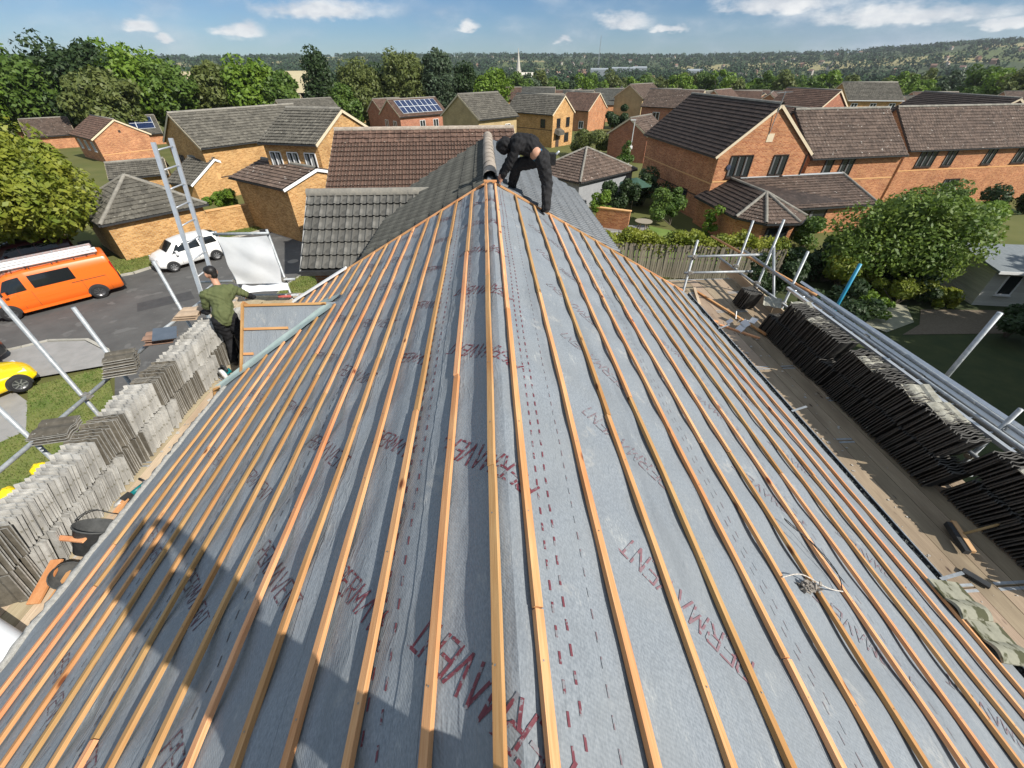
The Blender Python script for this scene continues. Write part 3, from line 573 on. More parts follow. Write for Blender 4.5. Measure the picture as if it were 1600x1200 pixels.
def gable_house(name,label,p,wm,rm,z0,wins=(),barge=BARGE_W,gutter=M_BLACKP,near=True,wave=True,ridge=RIDGE_G,band=None,cat='house',group=None,lit=None,front_single=0,roofs=(1,1),frame_m=FR_W,ov=.3):
    x,y,rot,W,Lg,he,rise=p; H=thing(name,label,cat,(x,y,z0),R(rot),group)
    w2=W/2-ov; l2=Lg/2-.12; tan=rise/(W/2); zt=he+ov*tan-.03; base=-3.0
    apex=he+rise-.06
    mb=MB(); mb.prism([(-l2,-w2,base),(-l2,w2,base),(-l2,w2,zt),(-l2,0,apex),(-l2,-w2,zt)],(2*l2,0,0)); mb.build('wall',wm,H)
    cs=1/math.hypot(1,tan); sn=tan*cs; Lv=W/2/cs
    mb=MB()
    for s in (-1,1): mb.prism([(-Lg/2,s*W/2,he-.05),(-Lg/2,0,he+rise-.05),(-Lg/2,0,he+rise),(-Lg/2,s*W/2,he)],(Lg,0,0))
    rf=mb.build('roof',rm,H)
    if front_single:
        rows=front_single; g=Lv/round(Lv/.33); vcut=g*rows
        single_tiles(H,(-Lg/2,-W/2,he),(1,0,0),(0,cs,sn),Lg,vcut,rm,gauge=g)
        if Lv-vcut>.1: joined_tiles(rf,(-Lg/2,-W/2+vcut*cs,he+vcut*sn),(1,0,0),(0,cs,sn),Lg,Lv-vcut,rm,gauge=g)
    elif roofs[0]: joined_tiles(rf,(-Lg/2,-W/2,he),(1,0,0),(0,cs,sn),Lg,Lv,rm,wave=wave)
    if roofs[1]: joined_tiles(rf,(Lg/2,W/2,he),(-1,0,0),(0,-cs,sn),Lg,Lv,rm,wave=wave)
    if near: ridge_tiles(H,(-Lg/2,0,he+rise+.01),(Lg/2,0,he+rise+.01),ridge,r=.12)
    else: ridge_tiles(H,(-Lg/2,0,he+rise),(Lg/2,0,he+rise),ridge,r=.1,single=False)
    for u in (-1,1):
        for s in (-1,1):
            mb=MB(); mb.bar((u*(Lg/2+.012),s*(W/2-.01),he-.09),(u*(Lg/2+.012),s*.0,he+rise-.09),.025,.17); mb.build('bargeboard',barge,H)
    for s in (-1,1):
        mb=MB(); mb.bar((-Lg/2,s*(W/2+.045),he-.06),(Lg/2,s*(W/2+.045),he-.06),.1,.09); g_=mb.build('gutter',gutter,H)
    WL={'v-':((-l2,-w2,0),(1,0,0),(0,-1,0),2*l2),'v+':((l2,w2,0),(-1,0,0),(0,1,0),2*l2),'u+':((l2,-w2,0),(0,1,0),(1,0,0),2*w2),'u-':((-l2,w2,0),(0,-1,0),(-1,0,0),2*w2)}
    for it in wins:
        kind,side,fx,z,wd,h=it[:6]; o,t,n,Lw=WL[side]
        if kind=='w': window(H,o,t,n,fx*Lw-wd/2,z,wd,h,it[6] if len(it)>6 and it[6] else frame_m,bars=it[7] if len(it)>7 else 2,curtain=near)
        elif kind=='d': door(H,o,t,n,fx*Lw-wd/2,z,wd,h,it[6])
        elif kind=='b':   # brick string course
            o=Vector(o);t=Vector(t);n=Vector(n); mb=MB(); mb.bar(o+t*.02+n*.005+Vector((0,0,z)),o+t*(Lw-.02)+n*.005+Vector((0,0,z)),.03,h); mb.build('string_course',it[6],H)
        elif kind=='v':   # gable vent panel
            o=Vector(o);t=Vector(t);n=Vector(n); c=o+t*(Lw*fx)+Vector((0,0,z)); mb=MB(); mb.bar(c-t*wd/2+n*.012,c+t*wd/2+n*.012,.03,h); mb.build('vent',it[6],H)
    return H
def hip_house(name,label,c,rot,a,b,he,rise,wm,rm,z0,ridge_len=0.,cat='garage',wall_extra=None,single=False):
    """hip roof over an a (u) by b (v) plan"""
    H=thing(name,label,cat,(c[0],c[1],z0),R(rot)); a2,b2=a/2,b/2; i=.25
    mb=MB(); mb.prism([(-a2+i,-b2+i,-2),(a2-i,-b2+i,-2),(a2-i,b2-i,-2),(-a2+i,b2-i,-2)],(0,0,he+2)); mb.build('wall',wm,H)
    r=ridge_len/2; A=Vector((-r,0,he+rise));B=Vector((r,0,he+rise)); cs=[Vector(p) for p in ((-a2,-b2,he),(a2,-b2,he),(a2,b2,he),(-a2,b2,he))]
    mb=MB(); mb.poly([cs[0],cs[1],B,A]); mb.poly([cs[1],cs[2],B]); mb.poly([cs[2],cs[3],A,B]); mb.poly([cs[3],cs[0],A]); mb.poly(cs[::-1]); rf=mb.build('roof',rm,H)
    for (p,q,t0,t1) in ((cs[0],cs[1],A,B),(cs[1],cs[2],B,B),(cs[2],cs[3],B,A),(cs[3],cs[0],A,A)):
        U=(q-p); Lu=U.length; U.normalize(); mid=(t0+t1)/2; foot=p+U*((mid-p).dot(U)); Vv=mid-foot; Lv=Vv.length; Vv.normalize(); ta=(t0-p).dot(U); tb=(t1-p).dot(U)
        joined_tiles(rf,p,U,Vv,Lu,Lv,rm,bounds=lambda v,ta=ta,tb=tb,Lu=Lu,Lv=Lv:(ta*v/Lv,Lu+(tb-Lu)*v/Lv))
    for p,t in ((cs[0],A),(cs[1],B),(cs[2],B),(cs[3],A)): ridge_tiles(H,p+Vector((0,0,.03)),t+Vector((0,0,.05)),RIDGE_G,r=.1,l=.4)
    if ridge_len>.3: ridge_tiles(H,A+Vector((0,0,.04)),B+Vector((0,0,.04)),RIDGE_G,r=.1)
    for p,q in zip(cs,cs[1:]+cs[:1]):
        d=(q-p).normalized(); n=d.cross(Vector((0,0,1))); mb=MB(); mb.bar(p+n*.05-Vector((0,0,.05)),q+n*.05-Vector((0,0,.05)),.1,.1); mb.build('gutter',M_BLACKP,H)
    return H
def solar(H,p,u0,v0,nu,nv,pw,phh,gap=.02):
    x,y,rot,W,Lg,he,rise=p; tan=rise/(W/2); cs=1/math.hypot(1,tan); M=frame((-Lg/2,-W/2,he),(1,0,0),(0,cs,tan*cs))
    for j in range(nv):
        for i in range(nu):
            mb=MB(); mb.box((0,0,0),(pw-gap,phh-gap,.04)); o=mb.build('solar_panel',mat('solar_frame_white',(.65,.68,.7),(.7,.72,.74),rough=.4),H); o.matrix_local=M@Matrix.Translation((u0+i*pw+pw/2,v0+j*phh+phh/2,.13))
            mb=MB(); mb.box((0,0,.021),(pw-gap-.09,phh-gap-.09,.01)); mb.build('cell_glass',SOLAR,o)
def W_(side,fx,z=2.9,wd=1.1,h=1.15,fr=None,b=2): return ('w',side,fx,z,wd,h,fr,b)
bd=('b','v-',0,2.6,0,.08)
# --- right hand side
pA=(18.90,36.87,-83.0,7.6,11.48,4.97,2.95)
HA=gable_house('brick_house','big orange brick house with dark brown roof and brown windows right of the fence','%s',BR_O,TILE_BD,-.55) if False else gable_house('brick_house','large orange brick house with dark brown roof and gable facing the scaffold',pA,BR_O,TILE_BD,-.55,
  wins=[W_('u+',.26,3.62,1.7,1.35,FR_B,3),W_('u+',.70,3.62,1.15,1.3,FR_B,2),('b','u+',0,3.35,0,.1,PLAIN_O),('b','v-',0,3.2,0,.09,PLAIN_O),('b','v-',0,2.1,0,.07,BARGE_D),('v','u+',.5,6.0,.5,.5,BARGE_W),W_('v-',.72,.9,.7,1.3,FR_B,1)],barge=BARGE_W,frame_m=FR_B)
pB=(28.92,37.80,8.1,7.01,8.91,4.93,2.87)
gable_house('brick_house','orange brick house with mid brown white-speckled roof joined behind the big gable',pB,BR_O,TILE_BM,-1.21,wins=[W_('v-',.22,3.55,.75,1.3,FR_B,1),W_('v-',.42,3.55,1.15,1.3,FR_B,2),('b','v-',0,3.25,0,.09,PLAIN_O)],barge=BARGE_D,gutter=M_BLACKP,frame_m=FR_B)
pC=(48.6,44.9,7.4,6.6,20.2,4.9,3.1)
gable_house('brick_house','orange brick house with speckled brown roof cut off by the right edge',pC,BR_O,TILE_BM,-1.74,wins=[W_('v-',.13,3.45,1.9,1.3,FR_B,3),W_('v-',.265,3.45,1.1,1.3,FR_B,2),W_('v-',.36,.9,1.8,1.3,FR_B,3),W_('v-',.5,3.45,1.1,1.3,FR_B,2),W_('v-',.7,3.45,1.8,1.3,FR_B,3),('b','v-',0,3.15,0,.09,PLAIN_O)],barge=BARGE_D,frame_m=FR_B)
# --- straight ahead, brown pantiled house behind the wing
p3=(-2.93,23.53,2.9,7.91,8.70,4.53,1.88)
gable_house('brown_roofed_house','house with broad red-brown pantiled roof just beyond the grey wing',p3,BR_Y,TILE_BR,.54,front_single=10,gutter=M_WHITE,roofs=(1,0),barge=BARGE_W,ridge=RIDGE_M)
# --- left
p1=(-23.24,47.0,52.1,7.25,11.6,4.95,2.3)
gable_house('yellow_brick_house','yellow brick house with long grey-brown roof behind the ladder',p1,BR_Y,TILE_GR,-1.09,wins=[('b','v-',0,2.6,0,.07,BARGE_D),W_('u-',.3,2.8,.9,1.2,FR_B,2),W_('u-',.7,2.8,.9,1.2,FR_B,2)])
p2=(-11.9,34.6,-16.0,7.6,4.3,5.1,1.6)
gable_house('yellow_brick_house','yellow gabled house with grey roof and three white sash windows in shade',p2,BR_Y,TILE_GR,.3,wins=[W_('v-',.18,3.3,.8,1.25,FR_W,2),W_('v-',.5,3.3,.8,1.25,FR_W,2),W_('v-',.82,3.3,.8,1.25,FR_W,2),('b','u+',0,2.6,0,.07,BARGE_D)])
p2b=(-13.5,31.6,-36.5,5.3,6.2,2.2,.75)
gable_house('yellow_brick_garage','low yellow brick garage with brown patched roof below the sash windows',p2b,BR_Y,TILE_BM,1.2,barge=FR_W,cat='garage')
gable_house('yellow_brick_garage','small yellow gabled garage with grey roof behind the hedge and ladder',(-25.0,41.5,-22.5,6.0,3.0,2.4,1.5),BR_Y,TILE_GR,-.9,barge=FR_W,cat='garage',wins=[('v','u+',.5,2.5,.6,.5,PLAIN_O)])
gable_house('low_yellow_building','low yellow brick building with dark grey roof below the red brick gable',(-32.4,43.8,30.,4.6,4.4,2.36,.95),BR_Y,TILE_GR,-.87,cat='garage')
pr=(-49.6,65.2,-38.8,6.4,8.6,3.35,1.85)
gable_house('red_brick_house','orange-red brick gabled house with brown roof behind the leafy tree',pr,BR_O,TILE_BR,-1.2,wins=[('v','u+',.5,3.9,.25,.25,FR_B),('b','u+',0,1.6,0,.07,PLAIN_O)]+[W_('v-',f,1.9,.8,1.0,FR_W,2) for f in (.2,.5,.8)],near=False)
gable_house('brown_roofed_house','brown tiled house left of the orange-red gable, half behind the leafy tree',(-74.5,87.2,12.5,9.3,7.8,6.4,2.2),BR_O,TILE_BR,-5.7,near=False)
gable_house('brown_roofed_house','lower brown tiled roof nearest the top of the leafy tree',(-68,78,38.,9.1,5.6,6.4,1.95),BR_O,TILE_BM,-5.5,near=False)
gable_house('grey_roofed_house','farthest left grey roof with yellow verge under the treeline',(-114.5,138.8,5.3,7.4,9.9,4.94,2.03),BR_Y,TILE_GR,-6.57,near=False,wave=False)
gable_house('grey_roofed_house','grey roof with yellow gable end under the left treeline',(-102.1,139.2,9.3,7.25,10.8,4.93,1.9),BR_Y,TILE_GR,-6.76,near=False,wave=False)
ps=(-57.2,81.8,34,9.6,5.6,6.6,2.15)
S2=gable_house('solar_roofed_house','house with four dark solar panels left of the long grey-brown roof',ps,BR_O,TILE_GR,-6.0,near=False); solar(S2,ps,.4,1.3,2,2,2.3,1.6)
# --- middle distance
p6=(-13.2,90.6,40.,7.5,10.2,4.95,2.35)
S=gable_house('solar_roofed_house','red brick house with sixteen blue solar panels and white windows',p6,BR_R,TILE_BR,-2.83,wins=[W_('v-',.45,3.0,1.1,1.2,FR_W,2),W_('v-',.74,3.0,1.1,1.2,FR_W,2),W_('u-',.3,3.0,1.1,1.2,FR_W,2),W_('u-',.72,3.0,1.1,1.2,FR_W,2),('b','v-',0,2.5,0,.08,PLAIN_O)],near=False); solar(S,p6,1.0,.6,8,2,1.04,1.62)
gable_house('red_brick_house','narrow dark red brick house with brown roof left of the solar panels',(-19.5,99.,40.,6.5,6.0,5.,2.2),BR_R,TILE_BR,-3.2,near=False)
gable_house('tan_brick_house','brown gabled house with grey roof right of the blue solar panels',(-.74,63.3,42.4,7.7,6.9,4.99,2.4),BR_B,TILE_GR,-.9,wins=[W_('v-',.28,3.0,.9,1.2,FR_W,2),W_('v-',.75,3.0,.9,1.2,FR_W,2)],near=False)
p9=(8.55,75.4,-42.7,6.1,9.2,4.07,2.2)
Y9=gable_house('yellow_brick_house','yellow brick house with grey roof and porch canopy above the crouching roofer',p9,BR_Y,TILE_GR,-.54,wins=[W_('u+',.27,2.4,.9,1.1,FR_B,2),W_('u+',.73,2.4,.9,1.1,FR_B,2),W_('u+',.70,.4,1.1,1.1,FR_B,2),('d','u+',.25,-.3,.85,1.9,BARGE_D),W_('v-',.8,2.4,.8,1.0,FR_B,1),('b','v-',0,2.1,0,.08,BARGE_D)],near=False)
mb=MB(); mb.prism([(4.42,-2.3,1.75),(4.42,-.5,1.75),(4.42,-.8,2.3),(4.42,-2.0,2.3)],(.9,0,-.3)); mb.build('porch_canopy',TILE_GR,Y9)
gable_house('red_gabled_house','brown roofed house with red gable right of the yellow porch house',(20.4,101.,-38.4,9.0,7.4,5.9,2.75),BR_O,TILE_BR,-3.9,near=False,wins=[W_('v-',.8,2.9,1.0,1.2,FR_W,2)])
gable_house('ochre_gabled_house','plain ochre gabled house beside the dark round tree',(32.6,102.3,-140.,7.3,8.5,5.1,2.2),BR_B,TILE_BM,-1.2,near=False)
gable_house('brown_roofed_house','long brown roof over dark red wall left of the big orange house',(35.1,89.2,-36.0,7.6,9.9,5.0,2.5),BR_R,TILE_BM,-1.82,near=False,wins=[W_('v-',.3,2.9,1.2,1.3,FR_W,2)])
gable_house('red_brick_garage','small dark red brick garage with light brown roof beside the lamp post',(19.5,59.4,-133.6,5.8,5.8,2.44,1.8),BR_R,TILE_BM,0.05,near=False,cat='garage')
hg=hip_house('hipped_garage','brown hip-roofed garage with pale door to the right of the crouching roofer',(8.6,39.2),-51,5.6,7.8,2.35,1.75,mat('pale_render',(.26,.27,.285),(.33,.34,.355),scale=3),TILE_BM,-.3)
gable_house('yellow_gabled_house','yellow gabled house with one white window under the dark poplar',(-37.9,136.4,-33.3,7.5,8.4,4.98,2.4),BR_Y,TILE_GR,-5.71,near=False,wave=False,wins=[W_('u+',.5,2.6,1.3,1.4,FR_W,2)])
gable_house('grey_roofed_house','wide grey roof just behind the sash-windowed yellow house',(-32.8,91.8,42.,7.4,10.2,4.95,2.2),BR_Y,TILE_GR,-2.79,near=False)
gable_house('grey_roofed_house','grey roof with white gutter and yellow wall in the right distance',(67.7,84.7,-7.4,7.6,9.2,5.06,2.4),BR_Y,TILE_GR,-.62,near=False,gutter=M_WHITE,wins=[W_('v-',f,3.4,1.0,1.2,FR_W,2) for f in (.15,.5,.85)])
gable_house('dark_roofed_house','large dark roof with skylights and orange gable at the upper right',(54.5,53.0,-92,9.2,12.0,5.1,2.6),BR_R,TILE_BD,-1.0,near=False)
gable_house('dark_red_gabled_house','dark red gabled house with aerial left of the far grey roof',(45.,66.,-70.,7.6,8.0,5.0,2.6),BR_R,TILE_BR,-.9,near=False)
gable_house('dark_red_gabled_house','lower dark red gable next to the ridge of the big orange house',(37.5,60.,-68.,6.0,7.0,4.4,2.0),BR_R,TILE_BR,-1.2,near=False)
# roofs farther off, in rows: built house by house
FAR=[(13,118,-6,12,5,2.2,BR_O,TILE_BR,'brown roof behind the yellow porch house'),(2,130,8,10,5,2.2,BR_R,TILE_BR,'dull red roof left of the church spire'),(24,128,-20,9,5.5,2.4,BR_O,TILE_GD,'slate grey roof with orange gable near the centre'),(33,133,15,10,5,2.3,BR_O,TILE_GD,'slate grey roof just left of the ochre gable'),
 (52,140,0,11,5,2.3,BR_Y,TILE_GD,'grey roof behind the ochre gable'),(62,128,80,8,5,2.4,BR_Y,TILE_BM,'small yellow gable above the long brown roof'),(75,132,85,8,5,2.4,BR_O,TILE_BM,'second small gable above the long brown roof'),(88,130,10,11,5,2.3,BR_O,TILE_BR,'orange gable row above the big dark roof'),(98,118,75,8,5,2.4,BR_O,TILE_BM,'orange gable right of the gable row'),
 (105,140,-8,12,5,2.3,BR_O,TILE_BR,'brown roof left of the far grey roof'),(122,128,0,13,5,2.4,BR_O,TILE_BR,'brown roof behind the far grey roof'),(140,120,-12,12,5,2.4,BR_O,TILE_BM,'brown roof behind the skylit dark roof'),(-14,122,30,9,5,2.4,BR_Y,TILE_GR,'grey roof peeping out behind the solar panels'),(-48,118,10,10,5,2.2,BR_Y,TILE_GR,'low grey roof at the foot of the dark poplar')]
FR_=random.Random(21)
for i in range(34):
    d=118+FR_.random()*62; az=.03+.024*i+FR_.uniform(-.008,.008); x,y=d*math.sin(az),d*math.cos(az); r=FR_.choice((az*-57+FR_.uniform(-15,15),az*-57+75+FR_.uniform(-20,20)))
    if d<125 and .2<az<.33: continue
    gable_house('estate_house','small house among the packed rooftops beyond the big orange house',(x,y,r,7.2,FR_.uniform(8,11),5.0,2.4),FR_.choice((BR_O,BR_O,BR_R,BR_Y)),FR_.choice((TILE_BR,TILE_BM,TILE_GR,TILE_GD,TILE_BR)),9.5-.037*d-7.4-FR_.uniform(0,.9),near=False,wave=False,wins=[W_('v-',.3,2.8,1.1,1.2,FR_W,2),W_('v-',.7,2.8,1.1,1.2,FR_W,2)],group='packed rooftops beyond the big orange house')
for i,(x,y,r,l,he,rise,wm,rm,lb) in enumerate(FAR):
    gable_house('distant_house',lb,(x,y,r,7.4,l,he,rise),wm,rm,float(terr(x,y))-1.0,near=False,wave=False,wins=[W_('v-',.3,2.8,1.1,1.2,FR_W,2),W_('v-',.7,2.8,1.1,1.2,FR_W,2)],group='distant houses of the estate')
# hip-roofed brick garage by the road and the bay with its hips under the big gable
hip_house('brick_garage','yellow brick garage with grey hipped roof beside the white car',(-22.3,28.7),49,5.6,5.8,2.3,1.75,BR_Y,TILE_GR,0.)

def facet(rf,p,q,t0,t1,rm,wave=True):
    p,q,t0,t1=(Vector(v) for v in (p,q,t0,t1)); U=q-p; Lu=U.length; U.normalize(); mid=(t0+t1)/2; foot=p+U*((mid-p).dot(U)); Vv=mid-foot; Lv=Vv.length; Vv.normalize(); ta=(t0-p).dot(U); tb=(t1-p).dot(U)
    joined_tiles(rf,p,U,Vv,Lu,Lv,rm,bounds=lambda v:(ta*v/Lv,Lu+(tb-Lu)*v/Lv),wave=wave)
hb=thing('bay_extension','single-storey brick bay with faceted brown roof in front of the big orange gable','extension')
BZ=1.78; E_=[(15.35,31.2),(15.75,25.9),(16.95,24.5),(19.1,24.5),(20.35,25.8),(20.5,27.5),(27.2,28.4),(27.6,32.4)]; E3=[Vector((x,y,BZ)) for x,y in E_]
WK=Vector((17.5,31.2,2.95)); AP=Vector((18.1,27.3,2.85)); LT0=Vector((18.2,31.2,2.95)); LT1=Vector((26.8,32.4,2.95)); VT=Vector((19.6,29.0,2.45))
c0=Vector((19.,29.,0)); mb=MB(); mb.prism([Vector((v.x+(c0.x-v.x)*.07,v.y+(c0.y-v.y)*.07+.1,-2)) for v in E3],(0,0,BZ+2-.02)); mb.build('wall',BR_O,hb)
mb=MB(); mb.poly([E3[0],E3[1],AP,WK]); mb.poly([E3[1],E3[2],AP]); mb.poly([E3[2],E3[3],AP]); mb.poly([E3[3],E3[4],AP]); mb.poly([E3[4],E3[5],VT,AP]); mb.poly([E3[5],E3[6],LT1,LT0,VT]); mb.poly([E3[6],E3[7],LT1]); mb.poly([AP,VT,LT0,WK]); rf=mb.build('roof',TILE_BD,hb)
facet(rf,E3[0],E3[1],WK,AP,TILE_BM) if False else facet(rf,E3[0],E3[1],WK,AP,TILE_BD)
for i in (1,2,3): facet(rf,E3[i],E3[i+1],AP,AP,TILE_BM)
facet(rf,E3[4],E3[5],AP,VT,TILE_BM); facet(rf,E3[5],E3[6],LT0,LT1,TILE_BM); facet(rf,E3[6],E3[7],LT1,LT1,TILE_BD)
for i in (1,2,3,4): ridge_tiles(hb,E3[i]+Vector((0,0,.05)),AP+Vector((0,0,.08)),RIDGE_G,r=.1,l=.4)
ridge_tiles(hb,AP+Vector((0,0,.06)),WK+Vector((0,0,.06)),RIDGE_G,r=.1,l=.4); ridge_tiles(hb,E3[6]+Vector((0,0,.05)),LT1+Vector((0,0,.06)),RIDGE_G,r=.1,l=.4)
mb=MB(); mb.bar(LT0+Vector((0,-.1,.06)),LT1+Vector((0,-.1,.06)),.28,.05); mb.build('lead_flashing',mat('pale_lead',(.40,.42,.43),(.5,.52,.53),rough=.5),hb)
for p,q in zip(E3[:-1],E3[1:]):
    d=(q-p).normalized(); n_=d.cross(Vector((0,0,1))); mb=MB(); mb.bar(p+n_*.05-Vector((0,0,.05)),q+n_*.05-Vector((0,0,.05)),.1,.1); mb.build('gutter',M_BLACKP,hb)
def facewin(parent,a,b,f,z,wd,h,bars):
    a=Vector(a);b=Vector(b); t=(b-a).normalized(); n=t.cross(Vector((0,0,1))); L_=(b-a).length; window(parent,(a.x,a.y,0),t,n,L_*f-wd/2,z,wd,h,FR_B,bars)
ins=lambda v:Vector((v.x+(c0.x-v.x)*.07,v.y+(c0.y-v.y)*.07+.1,0))
facewin(hb,ins(E3[5]),ins(E3[6]),.28,-.3,2.6,1.9,2); facewin(hb,ins(E3[3]),ins(E3[4]),.5,.2,1.0,1.2,1); facewin(hb,ins(E3[2]),ins(E3[3]),.5,.2,1.4,1.2,2)
# alarm box, aerial and downpipes on the big house
mb=MB(); mb.lathe([(0,.1),(.17,.08),(.19,0),(0,0)],c=(0,0,0),axis='x',n=14); mb.build('alarm_box',mat('alarm_dark_blue',(.03,.04,.07),(.04,.05,.09)),HA,loc=(5.63,-2.55,4.25))
mb=MB(); mb.tube((5.64,-.2,6.2),(5.9,-.25,8.6),.025,n=6); mb.tube((5.4,-.3,8.5),(6.3,-.2,8.6),.015,n=5)
for k in range(6): mb.tube((5.5+.14*k,-.55,8.52+.015*k),(5.5+.14*k,.05,8.52+.015*k),.01,n=4)
mb.build('aerial',M_GALV,HA)
mb=MB(); mb.tube((5.66,3.45,-1),(5.66,3.45,4.9),.04,n=8); mb.build('downpipe',M_BLACKP,HA)
# ================================================================== ground, roads, hills
M_GRASS=mat('lawn_ground',(.10,.135,.03),(.19,.19,.06),scale=1.6,rough=.95,bump=.5,bscale=30,coord='Object')
M_SOIL=mat('garden_soil',(.07,.065,.04),(.12,.11,.06),scale=2,rough=.95,bump=.4)
M_ASPH=mat('asphalt',(.075,.074,.072),(.108,.106,.102),scale=.9,rough=.9,bump=.25,bscale=60,spots=(.125,.123,.118),spotscale=1.4,spotthr=.60)
M_DARKASPH=mat('dark_drive_asphalt',(.05,.05,.052),(.075,.075,.077),scale=1.2,rough=.9,bump=.2,bscale=60)
M_PAVE=mat('pavement_grey',(.24,.235,.225),(.31,.30,.29),scale=2,rough=.9,bump=.2,bscale=40)
M_KERB=mat('kerb_concrete',(.30,.29,.25),(.42,.40,.35),scale=5,rough=.9,rand=.15)
HILL=[(-1.3,.004),(-.9,.003),(-.52,.0035),(-.35,.006),(-.23,.008),(.06,.0085),(.18,.0085),(.3,.0065),(.41,.007),(.52,.008),(.61,.0095),(.68,.0135),(.76,.019),(.83,.021),(1.0,.022),(1.4,.012)]
def hills(x,y):
    r=np.hypot(x,y); az=np.arctan2(x,np.maximum(y,1e-3)); top=np.interp(az,[a for a,_ in HILL],[e for _,e in HILL])
    t=np.clip((r-650)/(2300-650),0,1); t=t*t*(3-2*t); H=2300*top+9.5+13
    b=np.clip((r-2300)/1500,0,1)
    return H*t*(1+.0*b)
def ground_z(x,y):
    d=np.maximum(0,np.asarray(y,float)-22); a=np.minimum(d,110); t=np.maximum(0,d-110)
    sm=lambda v:np.clip(v,0,1)**2*(3-2*np.clip(v,0,1))
    return -0.00027*a*a-7.9*(1-np.exp(-t*.0594/7.9))+hills(np.asarray(x,float),np.asarray(y,float))-1.7*sm((np.asarray(x,float)-20)/8)*sm((np.asarray(y,float)-31)/6)*sm((75-np.asarray(y,float))/25)
def terrain():
    rs=np.concatenate([np.linspace(0,60,25),np.linspace(66,320,40),np.geomspace(330,2900,60)]); th=np.linspace(-math.pi,math.pi,241)
    Rr,T=np.meshgrid(rs,th,indexing='ij'); X=Rr*np.sin(T); Y=Rr*np.cos(T); Z=ground_z(X,Y)
    P=np.stack([X,Y,Z-.05],-1)
    m=bpy.data.materials.new('countryside'); m.use_nodes=True; n=m.node_tree; L=n.links; b=n.nodes['Principled BSDF']; b.inputs['Roughness'].default_value=.95; b.inputs['Specular IOR Level'].default_value=.1
    tc=NN(n,'ShaderNodeTexCoord'); vo=NN(n,'ShaderNodeTexVoronoi'); vo.inputs['Scale'].default_value=.0042; vo.inputs['Randomness'].default_value=.9; L.new(tc.outputs['Object'],vo.inputs[0])
    sp=NN(n,'ShaderNodeSeparateColor'); L.new(vo.outputs['Color'],sp.inputs[0])
    no=NN(n,'ShaderNodeTexNoise'); no.inputs['Scale'].default_value=.05; no.inputs['Detail'].default_value=8; L.new(tc.outputs['Object'],no.inputs[0])
    c=mixc(n,mth(n,'GREATER_THAN',sp.outputs[0],.74),(.035,.055,.027),(.30,.26,.13)); c=mixc(n,mth(n,'GREATER_THAN',sp.outputs[1],.8),c,(.085,.11,.04)); c=mixc(n,mth(n,'MULTIPLY',no.outputs[0],.5),c,(.12,.13,.06))
    # close to the houses it is plain garden grass and earth
    ln=NN(n,'ShaderNodeVectorMath',operation='LENGTH'); L.new(tc.outputs['Object'],ln.inputs[0]); mr=NN(n,'ShaderNodeMapRange'); mr.inputs[1].default_value=150; mr.inputs[2].default_value=260; L.new(ln.outputs['Value'],mr.inputs[0])
    n2=NN(n,'ShaderNodeTexNoise'); n2.inputs['Scale'].default_value=.35; n2.inputs['Detail'].default_value=8; L.new(tc.outputs['Object'],n2.inputs[0])
    c=mixc(n,mr.outputs[0],mixc(n,n2.outputs[0],(.07,.09,.025),(.16,.15,.06)),c); L.new(c,b.inputs['Base Color'])
    tag(ob('ground',grid('ground',P[:, ::-1],m)),kind='structure')
terrain()
def sheet(name,pts,z,m,kind='structure'):
    # filled polygon, slightly subdivided by fan over ear clipping
    from mathutils.geometry import tessellate_polygon
    V=[Vector((p[0],p[1],0)) for p in pts]; T=tessellate_polygon([V]); 
    v=[(p[0],p[1],z) for p in pts]; f=[]
    for a,b,c in T:
        n=(V[b]-V[a]).cross(V[c]-V[a]).z; f.append((a,b,c) if n>0 else (a,c,b))
    o=ob(name,mesh(name,v,f,m)); return tag(o,kind=kind)
def kerb_line(pts,z0,h,w,m,name='kerb'):
    T=bpy.data.objects.new(name,None); link(T); tag(T,kind='structure'); cnt=0
    for a,b in zip(pts[:-1],pts[1:]):
        a=Vector((a[0],a[1],z0+h/2)); b=Vector((b[0],b[1],z0+h/2)); n=max(1,round((b-a).length/.915)); far=(a.x<-34)
        if far: n=1
        for i in range(n):
            p=a.lerp(b,i/n); q=a.lerp(b,(i+1)/n); e=(q-p).normalized()*.008; dz=Vector((0,0,random.uniform(-.008,.004))); MB().bar(p+e+dz,q-e+dz,w,h).build('kerb_stone',m,T)
    return T
FARK=[(-60,4),(-38,14.5),(-27,20.2),(-22.6,21.9),(-20.4,23.2),(-19.2,25.2),(-18.0,28.6),(-14.4,32.6),(-8,36.0),(4,39)]
NEARK=[(-60,-10),(-30,9.3),(-23.5,13.3),(-20.6,15.0),(-19.2,15.9),(-17.6,15.9),(-16.1,15.0),(-14.9,13.6),(-13.4,11.4),(-12.0,8.5),(-11.5,3)]
sheet('road',FARK+[(4,30),(-4.6,30),(-4.6,3)]+NEARK[::-1],.03,M_ASPH)
kerb_line(FARK,0,.14,.13,M_KERB); kerb_line(NEARK[:-3],0,.14,.13,M_KERB)
sheet('pavement',[(-60,-10.1),(-30,9.2),(-23.5,13.2),(-20.6,14.9),(-19.2,15.8),(-17.6,15.8),(-16.1,14.9),(-15.3,13.9),(-18.4,12.9),(-22,10.4),(-30,5),(-60,-15)],.10,M_PAVE)
